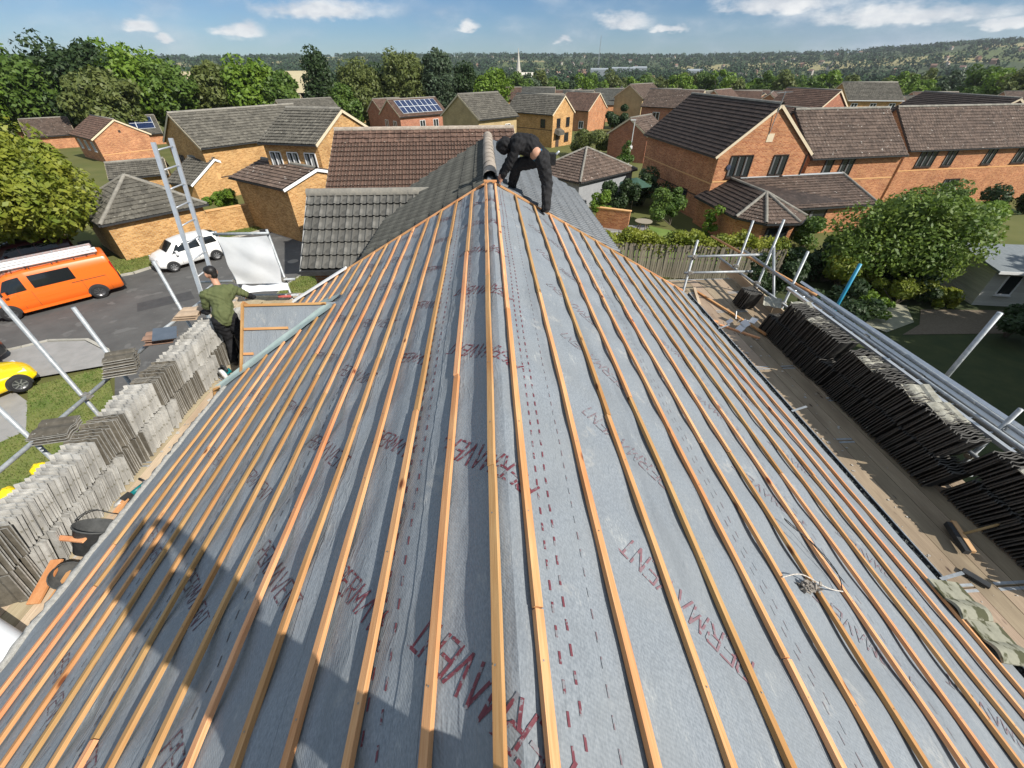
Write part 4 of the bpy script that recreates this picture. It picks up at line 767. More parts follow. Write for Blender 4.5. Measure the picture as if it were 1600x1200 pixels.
# driveway strip with the yellow car, then the lawn
sheet('driveway',[(-18.4,12.88),(-22,10.38),(-30,4.98),(-25,-4),(-14.0,8.4),(-15.2,10.9)],.104,M_PAVE)
LAWN=[(-15.25,13.7),(-17.2,12.55),(-15.3,10.2),(-19.5,4.6),(-22,-3),(-6.5,-3),(-6.5,8.0),(-11.9,8.6),(-13.3,11.4)]
sheet('lawn',LAWN,.12,M_GRASS)
VERGE=[(-26.6,20.6),(-22.6,22.05),(-20.5,23.35),(-19.3,25.3),(-18.1,28.7),(-14.5,32.75),(-9,35.6),(-9,36.8),(-15.5,34.2),(-19.0,29.9),(-22.3,25.4),(-27.5,22.3)]
sheet('grass_verge',VERGE,.11,M_GRASS)
OVAL=[(-9.9+1.15*math.cos(t)+.35*math.sin(t),21.0+2.3*math.sin(t)) for t in np.linspace(0,2*math.pi,25)[:-1]]
sheet('grass_island',OVAL,.12,M_GRASS); kerb_line(OVAL+OVAL[:1],0,.13,.12,M_KERB)
sheet('dark_driveway',[(-16.2,30.5),(-13.6,28.6),(-9.5,27.5),(-4.7,27.8),(-4.7,33.0),(-12,33.0)],.036,M_DARKASPH)
M_PATCH=mat('tar_patch',(.045,.045,.046),(.065,.065,.066),scale=3,rough=.85,bump=.2,bscale=50)
sheet('road_patch',[(-17.8,19.4),(-15.9,20.7),(-15.2,19.8),(-17.2,18.5)],.034,M_PATCH); sheet('road_patch',[(-9.4,14.2),(-7.2,15.0),(-6.9,13.2),(-9.0,12.5)],.034,M_PATCH)
for k,(x,y,lb) in enumerate(((-14.6,18.2,'round iron manhole cover in the middle of the road'),(-12.0,24.6,'round iron manhole cover near the dark driveway'))):
    o=thing('manhole_cover',lb,'manhole cover',(x,y,.034)); mb=MB(); mb.lathe([(0,.004),(.29,.004),(.31,0)],n=24); mb.build('cover',M_COUP,o)
o=thing('drain_grate','iron drain grate at the kerb opposite the brick garage','drain',(-20.9,22.55,.034),R(35)); mb=MB()
for k in range(6): mb.box((-.2+.08*k,0,.004),(.04,.36,.01))
mb.build('bars',M_COUP,o)
# close on the far side: garden of the right hand houses
sheet('garden_lawn',[(4.4,-4),(34,-4),(34,22),(4.4,20.2)],.02,mat('shade_darkened_lawn',(.025,.04,.012),(.055,.065,.022),scale=1.2,rough=.95,bump=.5,bscale=25))  # lawn colour darkened to carry part of the garden's shade
sheet('back_garden_lawn',[(5,21.6),(15.5,20.3),(16.0,26.5),(12.0,30),(6.0,31)],.03,mat('bright_lawn',(.10,.17,.03),(.16,.22,.05),scale=1.5,rough=.95,bump=.5,bscale=25))
sheet('patio',[(8.2,26.6),(12,26.9),(11.6,30.2),(8.0,30.4)],.05,mat('patio_slab',(.20,.19,.18),(.26,.25,.24),scale=3,rough=.9))
sheet('garden_path',[(17.6,14.6),(19.6,15.4),(20.6,17.0),(19.9,17.4),(18.6,16.4),(17.2,15.4)],.06,mat('stone_slab',(.24,.24,.17),(.32,.31,.23),scale=4,rough=.9))
sheet('gravel_bed',[(18.2,14.4),(24,14.2),(26,16.2),(21,16.6),(19.7,15.2)],.045,mat('brown_gravel',(.11,.085,.06),(.17,.14,.10),scale=14,rough=.95,bump=.6))
def blades(name,poly,n,h,cols,z0=.12,parent=None,wd=.012):
    from mathutils.geometry import intersect_point_tri_2d
    xs=[p[0] for p in poly]; ys=[p[1] for p in poly]; V=[]
    def inside(x,y):
        c=False; j=len(poly)-1
        for i in range(len(poly)):
            if (poly[i][1]>y)!=(poly[j][1]>y) and x<(poly[j][0]-poly[i][0])*(y-poly[i][1])/(poly[j][1]-poly[i][1])+poly[i][0]: c=not c
            j=i
        return c
    while len(V)<n:
        x=random.uniform(min(xs),max(xs)); y=random.uniform(min(ys),max(ys))
        if not inside(x,y): continue
        a=random.random()*6.28; dx,dy=math.cos(a)*wd,math.sin(a)*wd; hh=h*random.uniform(.5,1.3); lx,ly=random.gauss(0,.4)*hh,random.gauss(0,.4)*hh
        V.append([(x-dx,y-dy,z0),(x+dx,y+dy,z0),(x+dx*.2+lx,y+dy*.2+ly,z0+hh),(x-dx*.2+lx,y-dy*.2+ly,z0+hh)])
    return tag(ob(name,quads(name,V,cols)),kind='stuff',label=None)
M_BLADE=mat('grass_blade',(.10,.17,.03),(.22,.24,.07),scale=.8,rough=.8,trans=.3,coord='Object')
g=blades('grass',[(-15.25,13.7),(-17.2,12.55),(-15.3,10.2),(-19.5,4.6),(-19,2),(-7,2),(-7,8.0),(-11.9,8.6),(-13.3,11.4)],26000,.06,M_BLADE,wd=.02); tag(g,'short sunlit grass of the lawn beside the yellow car','grass')
g=blades('grass',VERGE,9000,.07,M_BLADE,wd=.03); tag(g,'grass of the verge between the road and the brick garage','grass')
g=blades('grass',OVAL,2500,.06,M_BLADE,wd=.025); tag(g,'grass of the small kerbed island beside the drive','grass')
# ================================================================== vegetation
def leafmat(name,a,b,tr=.35): return mat(name,a,b,scale=.9,rough=.55,trans=tr,spec=.4,coord='Object',detail=6)
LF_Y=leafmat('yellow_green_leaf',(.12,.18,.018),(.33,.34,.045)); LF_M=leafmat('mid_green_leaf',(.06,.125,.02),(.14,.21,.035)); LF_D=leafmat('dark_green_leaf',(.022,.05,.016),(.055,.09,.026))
LF_O=leafmat('olive_leaf',(.08,.115,.03),(.18,.205,.055)); LF_B=leafmat('bluish_leaf',(.05,.085,.045),(.10,.14,.075)); LF_V=leafmat('vivid_leaf',(.09,.18,.015),(.20,.29,.035))
BARK=mat('bark',(.09,.075,.055),(.16,.135,.10),scale=9,rough=.95,bump=.6)
def crown_quads(center,rad,n,size,seed,blobs=26,flat=.0,hollow=.55,shape='round'):
    r=np.random.default_rng(seed); C=np.array(center); Rr=np.array(rad)
    # clump centres spread through the crown
    d=r.normal(size=(blobs,3)); d/=np.linalg.norm(d,axis=1)[:,None]; k=r.uniform(hollow,1.,blobs)[:,None]; bc=d*k*Rr*.78
    if shape=='cone': f=(bc[:,2]/Rr[2]+1)/2; bc[:,:2]*=(1.15-.8*f)[:,None]
    if shape=='dome': bc[:,2]=np.abs(bc[:,2])*1.1-Rr[2]*.25
    br=r.uniform(.16,.40,blobs)*Rr.mean()*.95
    bi=r.integers(0,blobs,n); q=r.normal(size=(n,3)); q/=np.linalg.norm(q,axis=1)[:,None]; rr=br[bi]*(.62+.45*r.random(n)**.6); p=bc[bi]+q*rr[:,None]*np.array([1,1,.82])
    p[:,2]=np.maximum(p[:,2],-Rr[2]*1.02)
    nrm=q*.7+r.normal(size=(n,3))*.55+np.array([0,0,.35]); nrm/=np.linalg.norm(nrm,axis=1)[:,None]
    t=np.cross(nrm,r.normal(size=(n,3))); t/=np.linalg.norm(t,axis=1)[:,None]; b=np.cross(nrm,t); s=size*r.uniform(.55,1.25,n)[:,None]
    p=p+C; return np.stack([p-t*s,p-b*s*.55,p+t*s,p+b*s*.55],1),bc+C,br
def tree(name,label,x,y,h,rad,leaf,n,size,seed,z0=None,cz=None,blobs=26,shape='round',cat='tree',group=None,trunk=None,hollow=.55):
    z0=float(ground_z(x,y)) if z0 is None else z0
    T=thing(name,label,cat,(x,y,z0),0,group)
    rz=rad[2]; c=(0,0,h-rz) if cz is None else (0,0,cz)
    Q,bc,br=crown_quads(c,rad,n,size,seed,blobs,shape=shape,hollow=hollow); ob('crown',quads('crown',Q,leaf),T)
    tr=trunk or max(.12,h*.022); mb=MB(); top=Vector(c); mb.tube((0,0,-.6),(0,0,top.z-rz*.55),tr,tr*.75,n=10); mb.tube((0,0,top.z-rz*.56),top,tr*.75,tr*.3,n=8)
    for k in range(0,len(bc),max(1,len(bc)//10)):
        p=Vector(bc[k]); s=Vector((0,0,max(1e-3,top.z-rz*.7+(p.z-top.z+rz)*.3))); mb.tube(s,s.lerp(p,.55)+Vector((0,0,.1)),tr*.4,tr*.22,n=6); mb.tube(s.lerp(p,.55)+Vector((0,0,.1)),p,tr*.22,tr*.07,n=5)
    mb.build('trunk',BARK,T); return T
def bush(name,label,x,y,rad,leaf,n,size,seed,z0=None,cat='bush',blobs=12,group=None,rz=0.):
    z0=float(ground_z(x,y)) if z0 is None else z0; T=thing(name,label,cat,(x,y,z0),rz,group)
    Q,bc,br=crown_quads((0,0,rad[2]*.8),rad,n,size,seed,blobs,hollow=.2); ob('foliage',quads('foliage',Q,leaf),T)
    mb=MB()
    for k in range(min(6,len(bc))): mb.tube((0,0,-.1),tuple(bc[k]),.03,.012,n=6)
    mb.build('stems',BARK,T); return T
# near broadleaf on the left, beside the van
tree('broadleaf_tree','big yellow-green broadleaf tree at the left edge overhanging the orange van',-27.3,24.6,7.3,(6.2,4.6,3.0),LF_Y,52000,.165,11,z0=0,blobs=110)
# garden tree on the right
tree('garden_tree','round bushy green tree between the orange houses and the white summerhouse',20.8,19.2,5.2,(3.9,3.2,2.6),leafmat('garden_tree_leaf',(.075,.145,.02),(.20,.27,.045)),40000,.105,12,z0=0,blobs=120,hollow=.35)
# the treeline behind the houses on the left
TL=[('dense vivid green tree at the far left of the treeline',-.80,112,13.6,(9,7,6.5),LF_V),('broad green tree second from the left edge of the treeline',-.725,114,14.2,(8.5,7,7),LF_M),('tall dark tree in the middle of the left treeline',-.66,112,15.6,(9,7,7.6),LF_D),
 ('rounded vivid tree right of the tall dark one in the left treeline',-.60,112,15.4,(8,7,7.4),LF_V),('pale blossoming tree low in the left treeline',-.635,100,11.0,(6,5,5),LF_O),('sloping green tree at the right end of the left treeline',-.555,110,12.6,(5.6,6,6),LF_M),('olive tree on the left of the pair between the two stubble fields',-.475,112,12.6,(4.6,5,6),LF_O),('bushy vivid green tree on the right of the pair between the stubble fields',-.42,110,12.8,(6.4,6,6),LF_V),('low round tree tapering down beside the right stubble field',-.385,108,10.6,(4.4,5,4.8),LF_M)]
for i,(lb,az,d,h,rad,lf) in enumerate(TL): tree('treeline_tree',lb,d*math.sin(az),d*math.cos(az),h-.3,rad,lf,12000,.42,20+i,blobs=70,group='treeline on the left')
MID=[('dark conical poplar standing tallest left of centre',-.312,112,16.6,(4.6,5,8.6),LF_D,'cone'),('feathery olive willow right of the dark poplar',-.238,114,15.2,(5.6,6,7.4),LF_O,'round'),('tall light olive willow at the top of the central clump',-.155,115,17.6,(5.6,6,8.4),LF_O,'round'),('bluish green tall tree right of the light willow',-.09,115,16.8,(4.8,5,8.2),LF_B,'round'),
 ('small dark tree right of the central clump',-.035,116,14.0,(3.8,4,6),LF_D,'round'),('rounded bright green tree at the right of the central clump',.014,114,13.4,(4.8,5,5.8),LF_V,'round'),('dark tree between the two willows',-.20,119,14.2,(5,5,6.6),LF_D,'round'),('low dark tree at the foot of the willows',-.275,109,10.6,(4,4,5),LF_M,'round')]
for i,(lb,az,d,h,rad,lf,sh) in enumerate(MID): tree('tall_tree',lb,d*math.sin(az),d*math.cos(az),h,rad,lf,12000,.34,40+i,z0=-3.6,blobs=70,shape=sh,group='tall trees left of centre')
# the row of round trees behind the estate
for i in range(62):
    az=-.02+.0155*i+random.uniform(-.007,.007); d=random.uniform(190,265); x,y=d*math.sin(az),d*math.cos(az); h=random.uniform(11.5,15.0)
    tree('row_tree','round leafy tree in the row behind the estate',x,y,h,(random.uniform(5.0,7.5),5.5,h*.47),random.choice((LF_M,LF_M,LF_V,LF_V,LF_O,LF_O,LF_B)),3600,.5,100+i,blobs=22,group='row of trees behind the estate')
for i in range(5):
    az=-.80+.05*i+random.uniform(-.02,.02); d=random.uniform(200,270); x,y=d*math.sin(az),d*math.cos(az)
    tree('background_tree','tree partly hidden behind the left treeline',x,y,random.uniform(9,12),(6,5,5),random.choice((LF_M,LF_D,LF_B)),1800,.8,200+i,blobs=18,group='trees hidden behind the left treeline')
# shrubs close to the houses
bush('round_shrub','dark round tree beside the ochre gable and white garage roof',20.6,74,(3.4,3.2,3.2),LF_D,7000,.2,60,z0=-.6,cat='tree')
bush('grey_shrub','pale grey-green rounded shrub below the dark round tree',14.0,61.5,(3.6,3.0,1.9),LF_O,6000,.15,61,z0=-.3)
bush('conifer','small green conifer beside the dark red garage',15.4,50.2,(1.3,1.3,1.9),LF_M,2600,.12,62,z0=-.2)
bush('round_shrub','small round clipped shrub at the foot of the lamp post',18.5,46.6,(1.1,1.0,.9),LF_O,2200,.08,63,z0=.0)
bush('round_shrub','bright green shrub at the corner of the hipped garage',8.4,30.6,(1.1,1.0,1.0),LF_V,2600,.09,64,z0=.9)
bush('garden_shrub','dark overgrown shrub against the shaded brick wall',13.4,30.0,(2.2,1.7,1.6),LF_M,5200,.11,65,z0=.2)
bush('garden_shrub','light green sapling below the shaded wall window',15.0,27.6,(.8,.8,1.4),LF_V,1500,.1,66,z0=.1)
bush('garden_shrub','light green sapling in front of the bay corner',17.0,26.8,(.7,.7,1.2),LF_V,1300,.1,67,z0=.1)
bush('garden_shrub','shrub climbing beside the bay window',20.3,25.0,(1.8,1.3,1.3),LF_M,3600,.1,68,z0=.1)
bush('garden_shrub','sunlit yellow-green shrub behind the far scaffold posts',18.3,18.9,(2.4,1.5,1.3),LF_Y,5200,.1,69,z0=.1)
bush('garden_shrub','dark shrub under the round garden tree',21.0,17.6,(2.2,1.6,1.2),LF_D,4200,.1,70,z0=.1)
bush('garden_shrub','small bright shrub beside the stone path',17.9,16.0,(.9,.8,.7),LF_V,1500,.08,71,z0=.05)
bush('grassy_plant','tufted yellow-green plant beside the summerhouse',22.4,17.0,(1.2,.8,.55),LF_Y,1400,.12,72,z0=.05,cat='plant')
bush('wall_shrub','green shrub spilling over the yellow garden wall behind the white car',-18.9,31.9,(2.0,1.0,1.0),LF_V,4600,.1,73,z0=1.2,rz=R(42))
bush('wall_shrub','leafy shrub over the yellow garden wall nearest the low garage',-15.9,33.4,(1.8,.9,.95),LF_M,4200,.1,74,z0=1.1,rz=R(42))
bush('wall_shrub','drooping bright shrub at the end of the yellow garden wall',-14.0,33.8,(1.0,.8,1.0),LF_V,2600,.1,75,z0=1.0)
bush('verge_plant','long grass and weeds at the foot of the yellow wall',-15.2,32.5,(2.0,.8,.4),LF_Y,2000,.14,76,z0=.05,cat='plant',rz=R(42))
bush('field_shrub','low tree line beside the stubble field',-45,150,(8,4,3.5),LF_M,3000,.5,77)
# trees outside the right of the frame, whose shade falls on the gardens
tree('shade_tree','tall tree beyond the right edge shading the back garden',29.5,5.2,10.5,(4.6,4.6,4.6),LF_D,9000,.3,80,z0=0,blobs=34)
tree('shade_tree','second tall tree beyond the right edge near the summerhouse',33.0,10.6,10.5,(4.6,4.6,4.6),LF_D,9000,.3,81,z0=0,blobs=34)
tree('shade_tree','dark evergreen beyond the right edge behind the scaffold',23.5,.6,9.5,(4.0,4.0,4.4),LF_D,9000,.3,82,z0=0,blobs=34)
tree('shade_tree','tree beyond the right edge nearest the shady lawn',22.8,7.0,8.0,(3.8,3.6,3.4),LF_D,8000,.26,88,z0=0,blobs=40)
tree('shade_tree','tree beyond the right edge behind the summerhouse hedge',26.6,9.6,8.4,(3.6,3.6,3.4),LF_D,8000,.26,89,z0=0,blobs=40)
tree('shade_tree','small dense tree beyond the right edge beside the scaffold',18.8,4.4,7.6,(3.4,3.2,3.2),LF_D,8000,.26,92,z0=0,blobs=40)
bush('garden_shrub','sunlit yellow-green shrub just right of the blue pole',20.2,17.2,(2.0,1.2,1.0),LF_Y,4600,.09,93,z0=.1)
bush('garden_shrub','vivid green shrub filling the gap between the garden tree and the bay',21.0,22.0,(2.6,1.6,1.6),LF_M,5200,.1,94,z0=.1)
bush('hedge_bush','sunlit hedge between the garden tree and the rightmost house',31.5,26.5,(4.5,1.6,1.5),LF_V,6000,.13,95,z0=.0,cat='hedge')
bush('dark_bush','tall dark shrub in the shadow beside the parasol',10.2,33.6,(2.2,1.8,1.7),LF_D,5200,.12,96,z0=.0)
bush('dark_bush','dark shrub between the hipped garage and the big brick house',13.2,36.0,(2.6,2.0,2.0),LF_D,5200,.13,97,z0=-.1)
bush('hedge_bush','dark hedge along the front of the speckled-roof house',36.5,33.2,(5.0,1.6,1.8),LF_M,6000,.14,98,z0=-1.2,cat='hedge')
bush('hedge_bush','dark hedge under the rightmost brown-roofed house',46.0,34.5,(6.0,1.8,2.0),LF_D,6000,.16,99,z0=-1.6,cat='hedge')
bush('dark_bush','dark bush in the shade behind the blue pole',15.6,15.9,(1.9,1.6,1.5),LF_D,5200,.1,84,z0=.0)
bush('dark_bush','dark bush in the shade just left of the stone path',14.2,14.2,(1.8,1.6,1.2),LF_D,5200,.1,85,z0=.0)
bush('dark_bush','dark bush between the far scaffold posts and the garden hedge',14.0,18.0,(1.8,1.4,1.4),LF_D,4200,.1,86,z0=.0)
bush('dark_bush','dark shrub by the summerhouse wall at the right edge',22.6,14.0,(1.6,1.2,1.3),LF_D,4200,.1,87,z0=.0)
hedge_later=1
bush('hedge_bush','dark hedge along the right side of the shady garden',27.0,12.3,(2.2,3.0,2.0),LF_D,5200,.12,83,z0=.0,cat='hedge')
# distant woods and hedgerows as one mass
def woods():
    Q=[]; r=np.random.default_rng(5)
    def clump(x,y,rad,n,size,hh):
        z=float(ground_z(x,y)); q,_,_=crown_quads((x,y,z+hh*.45),(rad,rad,hh*.55),n,size,int(r.integers(1e9)),blobs=9,hollow=.4); Q.append(q)
    for k in range(4200):
        az=r.uniform(-.95,1.05); d=270*math.exp(r.random()*2.05); x,y=d*math.sin(az),d*math.cos(az)
        clump(x,y,d*.010+5,64 if d<700 else 44,.7+d*.0015,random.uniform(7,11)+d*.002)
    for k in range(420):      # wood along the crest
        az=r.uniform(-1.0,1.1); d=r.uniform(2150,2500); x,y=d*math.sin(az),d*math.cos(az); clump(x,y,22,80,3.6,13)
    m=mat('far_wood_leaf',(.022,.048,.026),(.055,.088,.045),scale=.02,rough=.9,spec=.1,coord='Object',detail=8)
    tag(ob('distant_woods',quads('distant_woods',np.concatenate(Q),m)),'dark woods and hedgerows filling the valley to the horizon','woods',kind='stuff')
woods()
for a0,a1 in ((-.56,-.46),(-.39,-.30)):      # stubble fields on the rise behind the trees
    P=np.zeros((12,10,3))
    for i in range(12):
        for j in range(10): d=190+170*j/9; az=a0+(a1-a0)*i/11; P[i,j]=(d*math.sin(az),d*math.cos(az),1.2+4.2*(j/9))
    tag(ob('stubble_field',grid('stubble_field',P,mat('straw_stubble',(.42,.35,.20),(.50,.43,.26),scale=.08,rough=.95))),kind='structure')
# far town: little houses
fr=random.Random(9); M_FW=[mat('far_wall_%d'%i,c,rough=.9) for i,c in enumerate(((.36,.33,.29),(.30,.18,.13),(.42,.39,.35)))]; M_FR=[mat('far_roof_%d'%i,c,rough=.9) for i,c in enumerate(((.20,.12,.09),(.16,.15,.14),(.26,.17,.12)))]
FM=[]
for i in range(9):
    mb=MB(); mb.prism([(-4,-3.5,-3),(-4,3.5,-3),(-4,3.5,5),(-4,0,7.4),(-4,-3.5,5)],(8+i%3*2,0,0)); me=mb.me('far_house',M_FW[i%3]); me.materials.append(M_FR[i//3]); k=len(me.vertices)
    mb2=MB(); mb2.prism([(-4.3,-3.9,4.8),(-4.3,0,7.65),(-4.3,3.9,4.8),(-4.3,3.9,5.05),(-4.3,0,7.95),(-4.3,-3.9,5.05)],(8.6+i%3*2,0,0))
    v=[tuple(x.co) for x in me.vertices]+mb2.v; f=[tuple(p.vertices) for p in me.polygons]+[tuple(a+k for a in q) for q in mb2.f]; nf=len(me.polygons); m2=mesh('far_house',v,f,M_FW[i%3]); m2.materials.append(M_FR[i//3])
    for p in m2.polygons: p.material_index=1 if p.index>=nf else 0
    FM.append(m2)
for i in range(90):
    az=fr.uniform(.12,.98) if i<78 else fr.uniform(-.1,.2); d=fr.uniform(520,1900); x,y=d*math.sin(az),d*math.cos(az); o=ob('far_house',fr.choice(FM),None,(x,y,float(ground_z(x,y))+1.2),(0,0,fr.uniform(0,3.1))); s=.82; o.scale=(s,s,s)
    tag(o,'tiny far-off house of the valley town among the trees','house','far-off houses of the valley town')
# church with spire
ch=thing('church','pale stone church spire rising above the trees left of centre','church',(38.5,565,float(ground_z(38,565))),.4)
ST=mat('pale_church_stone',(.45,.42,.36),(.55,.52,.46),scale=.5,rough=.9)
mb=MB(); mb.box((0,0,7),(5,5,14)); mb.build('tower',ST,ch); mb=MB(); mb.tube((0,0,14),(0,0,33),2.6,.12,n=8); mb.build('spire',ST,ch); mb=MB(); mb.prism([(3,-4,0),(3,4,0),(3,4,7),(3,0,12),(3,-4,7)],(16,0,0)); mb.build('nave',ST,ch)
for i,(az,d,l) in enumerate(((.225,900,30),(.27,960,42),(.30,1000,26),(.40,870,24))):
    x,y=d*math.sin(az),d*math.cos(az); T=thing('industrial_shed',('long white industrial shed on the valley floor','widest pale industrial shed on the valley floor','rightmost small pale shed of the far industrial estate','lone pale shed below the hillside')[i],'shed',(x,y,float(ground_z(x,y))+3),-.2)
    mb=MB(); mb.prism([(-l/2,-8,-4),(-l/2,8,-4),(-l/2,8,6),(-l/2,0,8),(-l/2,-8,6)],(l,0,0)); mb.build('cladding',mat('white_cladding',(.22,.25,.27),(.28,.31,.33),rough=.7),T)
x,y=1250*math.sin(.222),1250*math.cos(.222); T=thing('radio_mast','thin lattice mast on the skyline right of centre','mast',(x,y,float(ground_z(x,y)))); mb=MB()
for a in ((-1.2,-1.2),(1.2,-1.2),(1.2,1.2),(-1.2,1.2)): mb.tube((a[0],a[1],0),(a[0]*.2,a[1]*.2,58),.22,.15,n=5)
for k in range(14): s=1-k/15*.8; mb.bar((-1.2*s,-1.2*s,k*4),(1.2*s,1.2*s,k*4+3.6),.14,.14)
mb.build('lattice',M_GALV,T)
# lamp post
lp=thing('street_lamp','pale grey street lamp column beside the dark red garage','street lamp',(17.24,54.4,-.3)); mb=MB(); mb.tube((0,0,0),(0,0,1.2),.08,n=10); mb.tube((0,0,1.2),(.0,0,4.6),.06,.045,n=10); mb.build('column',mat('painted_lamp_grey',(.5,.52,.53),(.56,.58,.59),rough=.5),lp)
mb=MB(); mb.box((-.2,0,4.65),(.6,.18,.1)); mb.build('lamp_head',mat('lamp_head_grey',(.45,.46,.46),(.5,.5,.5)),lp); mb=MB(); mb.box((.0,-.08,1.9),(.34,.04,.34)); mb.build('notice',FR_W,lp)
# ------------------------------------------------------------------ garden walls, fence, summerhouse
gw=thing('garden_wall','yellow brick garden wall running behind the white car','wall',(-17.4,30.8,0),math.atan2(3.75,4.6)); mb=MB(); mb.box((0,.35,.75),(7.4,.22,1.7)); mb.build('wall',BR_Y,gw); mb=MB(); mb.box((0,.35,1.63),(7.5,.30,.07)); mb.build('coping',PLAIN_O,gw)
gw=thing('garden_wall','yellow brick wall between the low garage and the dark drive','wall',(-12.2,33.1,0),.25); mb=MB(); mb.box((0,.35,.9),(4.6,.22,2.0)); mb.build('wall',BR_Y,gw)
gw=thing('garden_wall','low orange brick wall at the corner of the hipped garage','wall',(8.9,29.7,0),-.5); mb=MB(); mb.box((0,0,.6),(2.4,.25,1.5)); mb.build('wall',BR_O,gw); mb=MB(); mb.box((0,0,1.37),(2.5,.3,.06)); mb.build('coping',PLAIN_O,gw)
FENCE=mat('weathered_fence_board',(.20,.17,.125),(.31,.275,.21),scale=6,rough=.9,bump=.4,stretch=(6,6,.6),rand=.22,coord='Object')
fe=thing('picket_fence','weathered close-board fence under the ivy hedge beyond the far gable','fence',(0,0,0))
A=Vector((6.15,21.7,.0)); B=Vector((15.6,20.0,.0)); d=(B-A); n=int(d.length/.118); pm=MB(); pm.box((0,0,.93),(.1,.02,1.86)); pme=pm.me('board',FENCE)
ang=math.atan2(d.y,d.x)
for i in range(n):
    o=bpy.data.objects.new('board',pme); link(o,fe); p=A+d*(i/n); o.location=(p.x,p.y,random.uniform(-.05,.04)); o.rotation_euler=(random.gauss(0,.015),random.gauss(0,.012),ang)
for z in (.35,1.1,1.65):
    mb=MB(); mb.bar(A+Vector((0,.04,z)),B+Vector((0,.04,z)),.04,.08); mb.build('rail',FENCE,fe)
def hedge(name,label,a,b,w,h,z,leaf,n,size,seed):
    r=np.random.default_rng(seed); a=Vector(a);b=Vector(b);T=thing(name,label,'hedge',((a.x+b.x)/2,(a.y+b.y)/2,z),math.atan2(b.y-a.y,b.x-a.x)); L=(b-a).length
    p=np.stack([r.uniform(-L/2,L/2,n),r.normal(0,.5,n).clip(-1,1)*w/2,r.random(n)**.6*h],-1); p[:,2]+=.16*np.sin(p[:,0]*2.3+seed)+.1*np.sin(p[:,0]*5.1)
    nrm=r.normal(size=(n,3))+np.array([0,-.3,.7]); nrm/=np.linalg.norm(nrm,axis=1)[:,None]; t=np.cross(nrm,r.normal(size=(n,3))); t/=np.linalg.norm(t,axis=1)[:,None]; bb=np.cross(nrm,t); s=size*r.uniform(.6,1.3,n)[:,None]
    ob('foliage',quads('foliage',np.stack([p-t*s,p-bb*s*.6,p+t*s,p+bb*s*.6],1),leaf),T); mb=MB(); mb.box((0,0,h*.3),(L*.96,w*.4,h*.6)); mb.build('stems',BARK,T); return T
hedge('ivy_hedge','yellow-green ivy hedge along the top of the weathered fence',(6.3,22.3),(15.8,20.6),1.3,.85,1.35,LF_Y,15000,.085,90)
hedge('garden_hedge','dark hedge behind the scaffold at the foot of the bay',(15.8,20.8),(22.5,19.6),1.4,1.6,0.,LF_D,9000,.1,91)
# laundry on a line beyond the gable
ld=thing('washing_line','white sheets hanging on a line beyond the grey roof edge','laundry',(6.0,22.9,0)); P=np.zeros((14,8,3))
for i in range(14):
    for j in range(8): P[i,j]=(i*.14-.9,.08*math.sin(i*1.1+j*.3),2.0-j*.17)
ob('sheet',grid('sheet',P,mat('laundry_cloth',(.62,.60,.60),(.70,.68,.68),scale=3,rough=.9)),ld); mb=MB(); mb.tube((-1.2,0,2.02),(1.4,0,2.0),.01,n=5); mb.tube((1.35,0,0),(1.35,0,2.1),.03,n=6); mb.tube((-1.15,0,0),(-1.15,0,2.1),.03,n=6); mb.build('line',M_GALV,ld)
# patio set in the shade
pt=thing('patio_table','garden table in the shade beside the brick wall','table',(10.9,28.8,.05)); mb=MB(); mb.lathe([(.0,.70),(.6,.70),(.6,.74),(0,.74)],n=18); mb.build('table_top',FENCE,pt)
for a in range(4): mb=MB(); mb.bar((.4*math.cos(a*1.57+.7),.4*math.sin(a*1.57+.7),0),(.3*math.cos(a*1.57+.7),.3*math.sin(a*1.57+.7),.7),.05,.05); mb.build('leg',FENCE,pt)
ub=thing('garden_parasol','folded-out dark green garden parasol in the shade','parasol',(11.9,34.8,-.2)); mb=MB(); mb.lathe([(1.35,2.05),(.7,2.3),(.02,2.55)],n=8); mb.build('canopy',mat('parasol_green',(.03,.07,.05),(.04,.09,.06)),ub); mb=MB(); mb.tube((0,0,0),(0,0,2.5),.025,n=8); mb.build('pole',FENCE,ub)
# white summerhouse on the right
sh=thing('summerhouse','white boarded summerhouse with dark window at the right edge','summerhouse',(24.1,16.9,0),R(-10)); CLAD=mat('white_cladding_board',(.52,.52,.47),(.60,.60,.55),scale=8,rough=.8,stretch=(.4,2,6),rand=.1)
mb=MB(); mb.box((1.5,1.55,1.05),(3.2,2.9,2.1)); mb.build('frame',CLAD,sh)
for k in range(14):
    mb=MB(); mb.box((1.5,.08,.09+k*.15),(3.3,.035,.14),Matrix.Rotation(-.12,3,'X')); mb.build('cladding_board',CLAD,sh)
    mb=MB(); mb.box((-.12,1.55,.09+k*.15),(.035,2.95,.14),Matrix.Rotation(-.12,3,'Y').to_3x3()); mb.build('cladding_board',CLAD,sh)
mb=MB(); mb.prism([(-.4,-.35,2.12),(-.4,3.4,2.5),(-.4,3.4,2.6),(-.4,-.35,2.22)],(3.9,0,0)); mb.build('roof',mat('summerhouse_felt',(.14,.16,.17),(.19,.21,.22),rough=.7),sh)
mb=MB(); mb.bar((-.4,-.37,2.15),(3.5,-.37,2.15),.03,.16); mb.build('roof_trim',M_WHITE,sh)
sh.scale=(.8,.8,.85)
window(sh,(-.1,.05,0),(1,0,0),(0,-1,0),.75,.75,.8,1.15,FR_W,1,False)
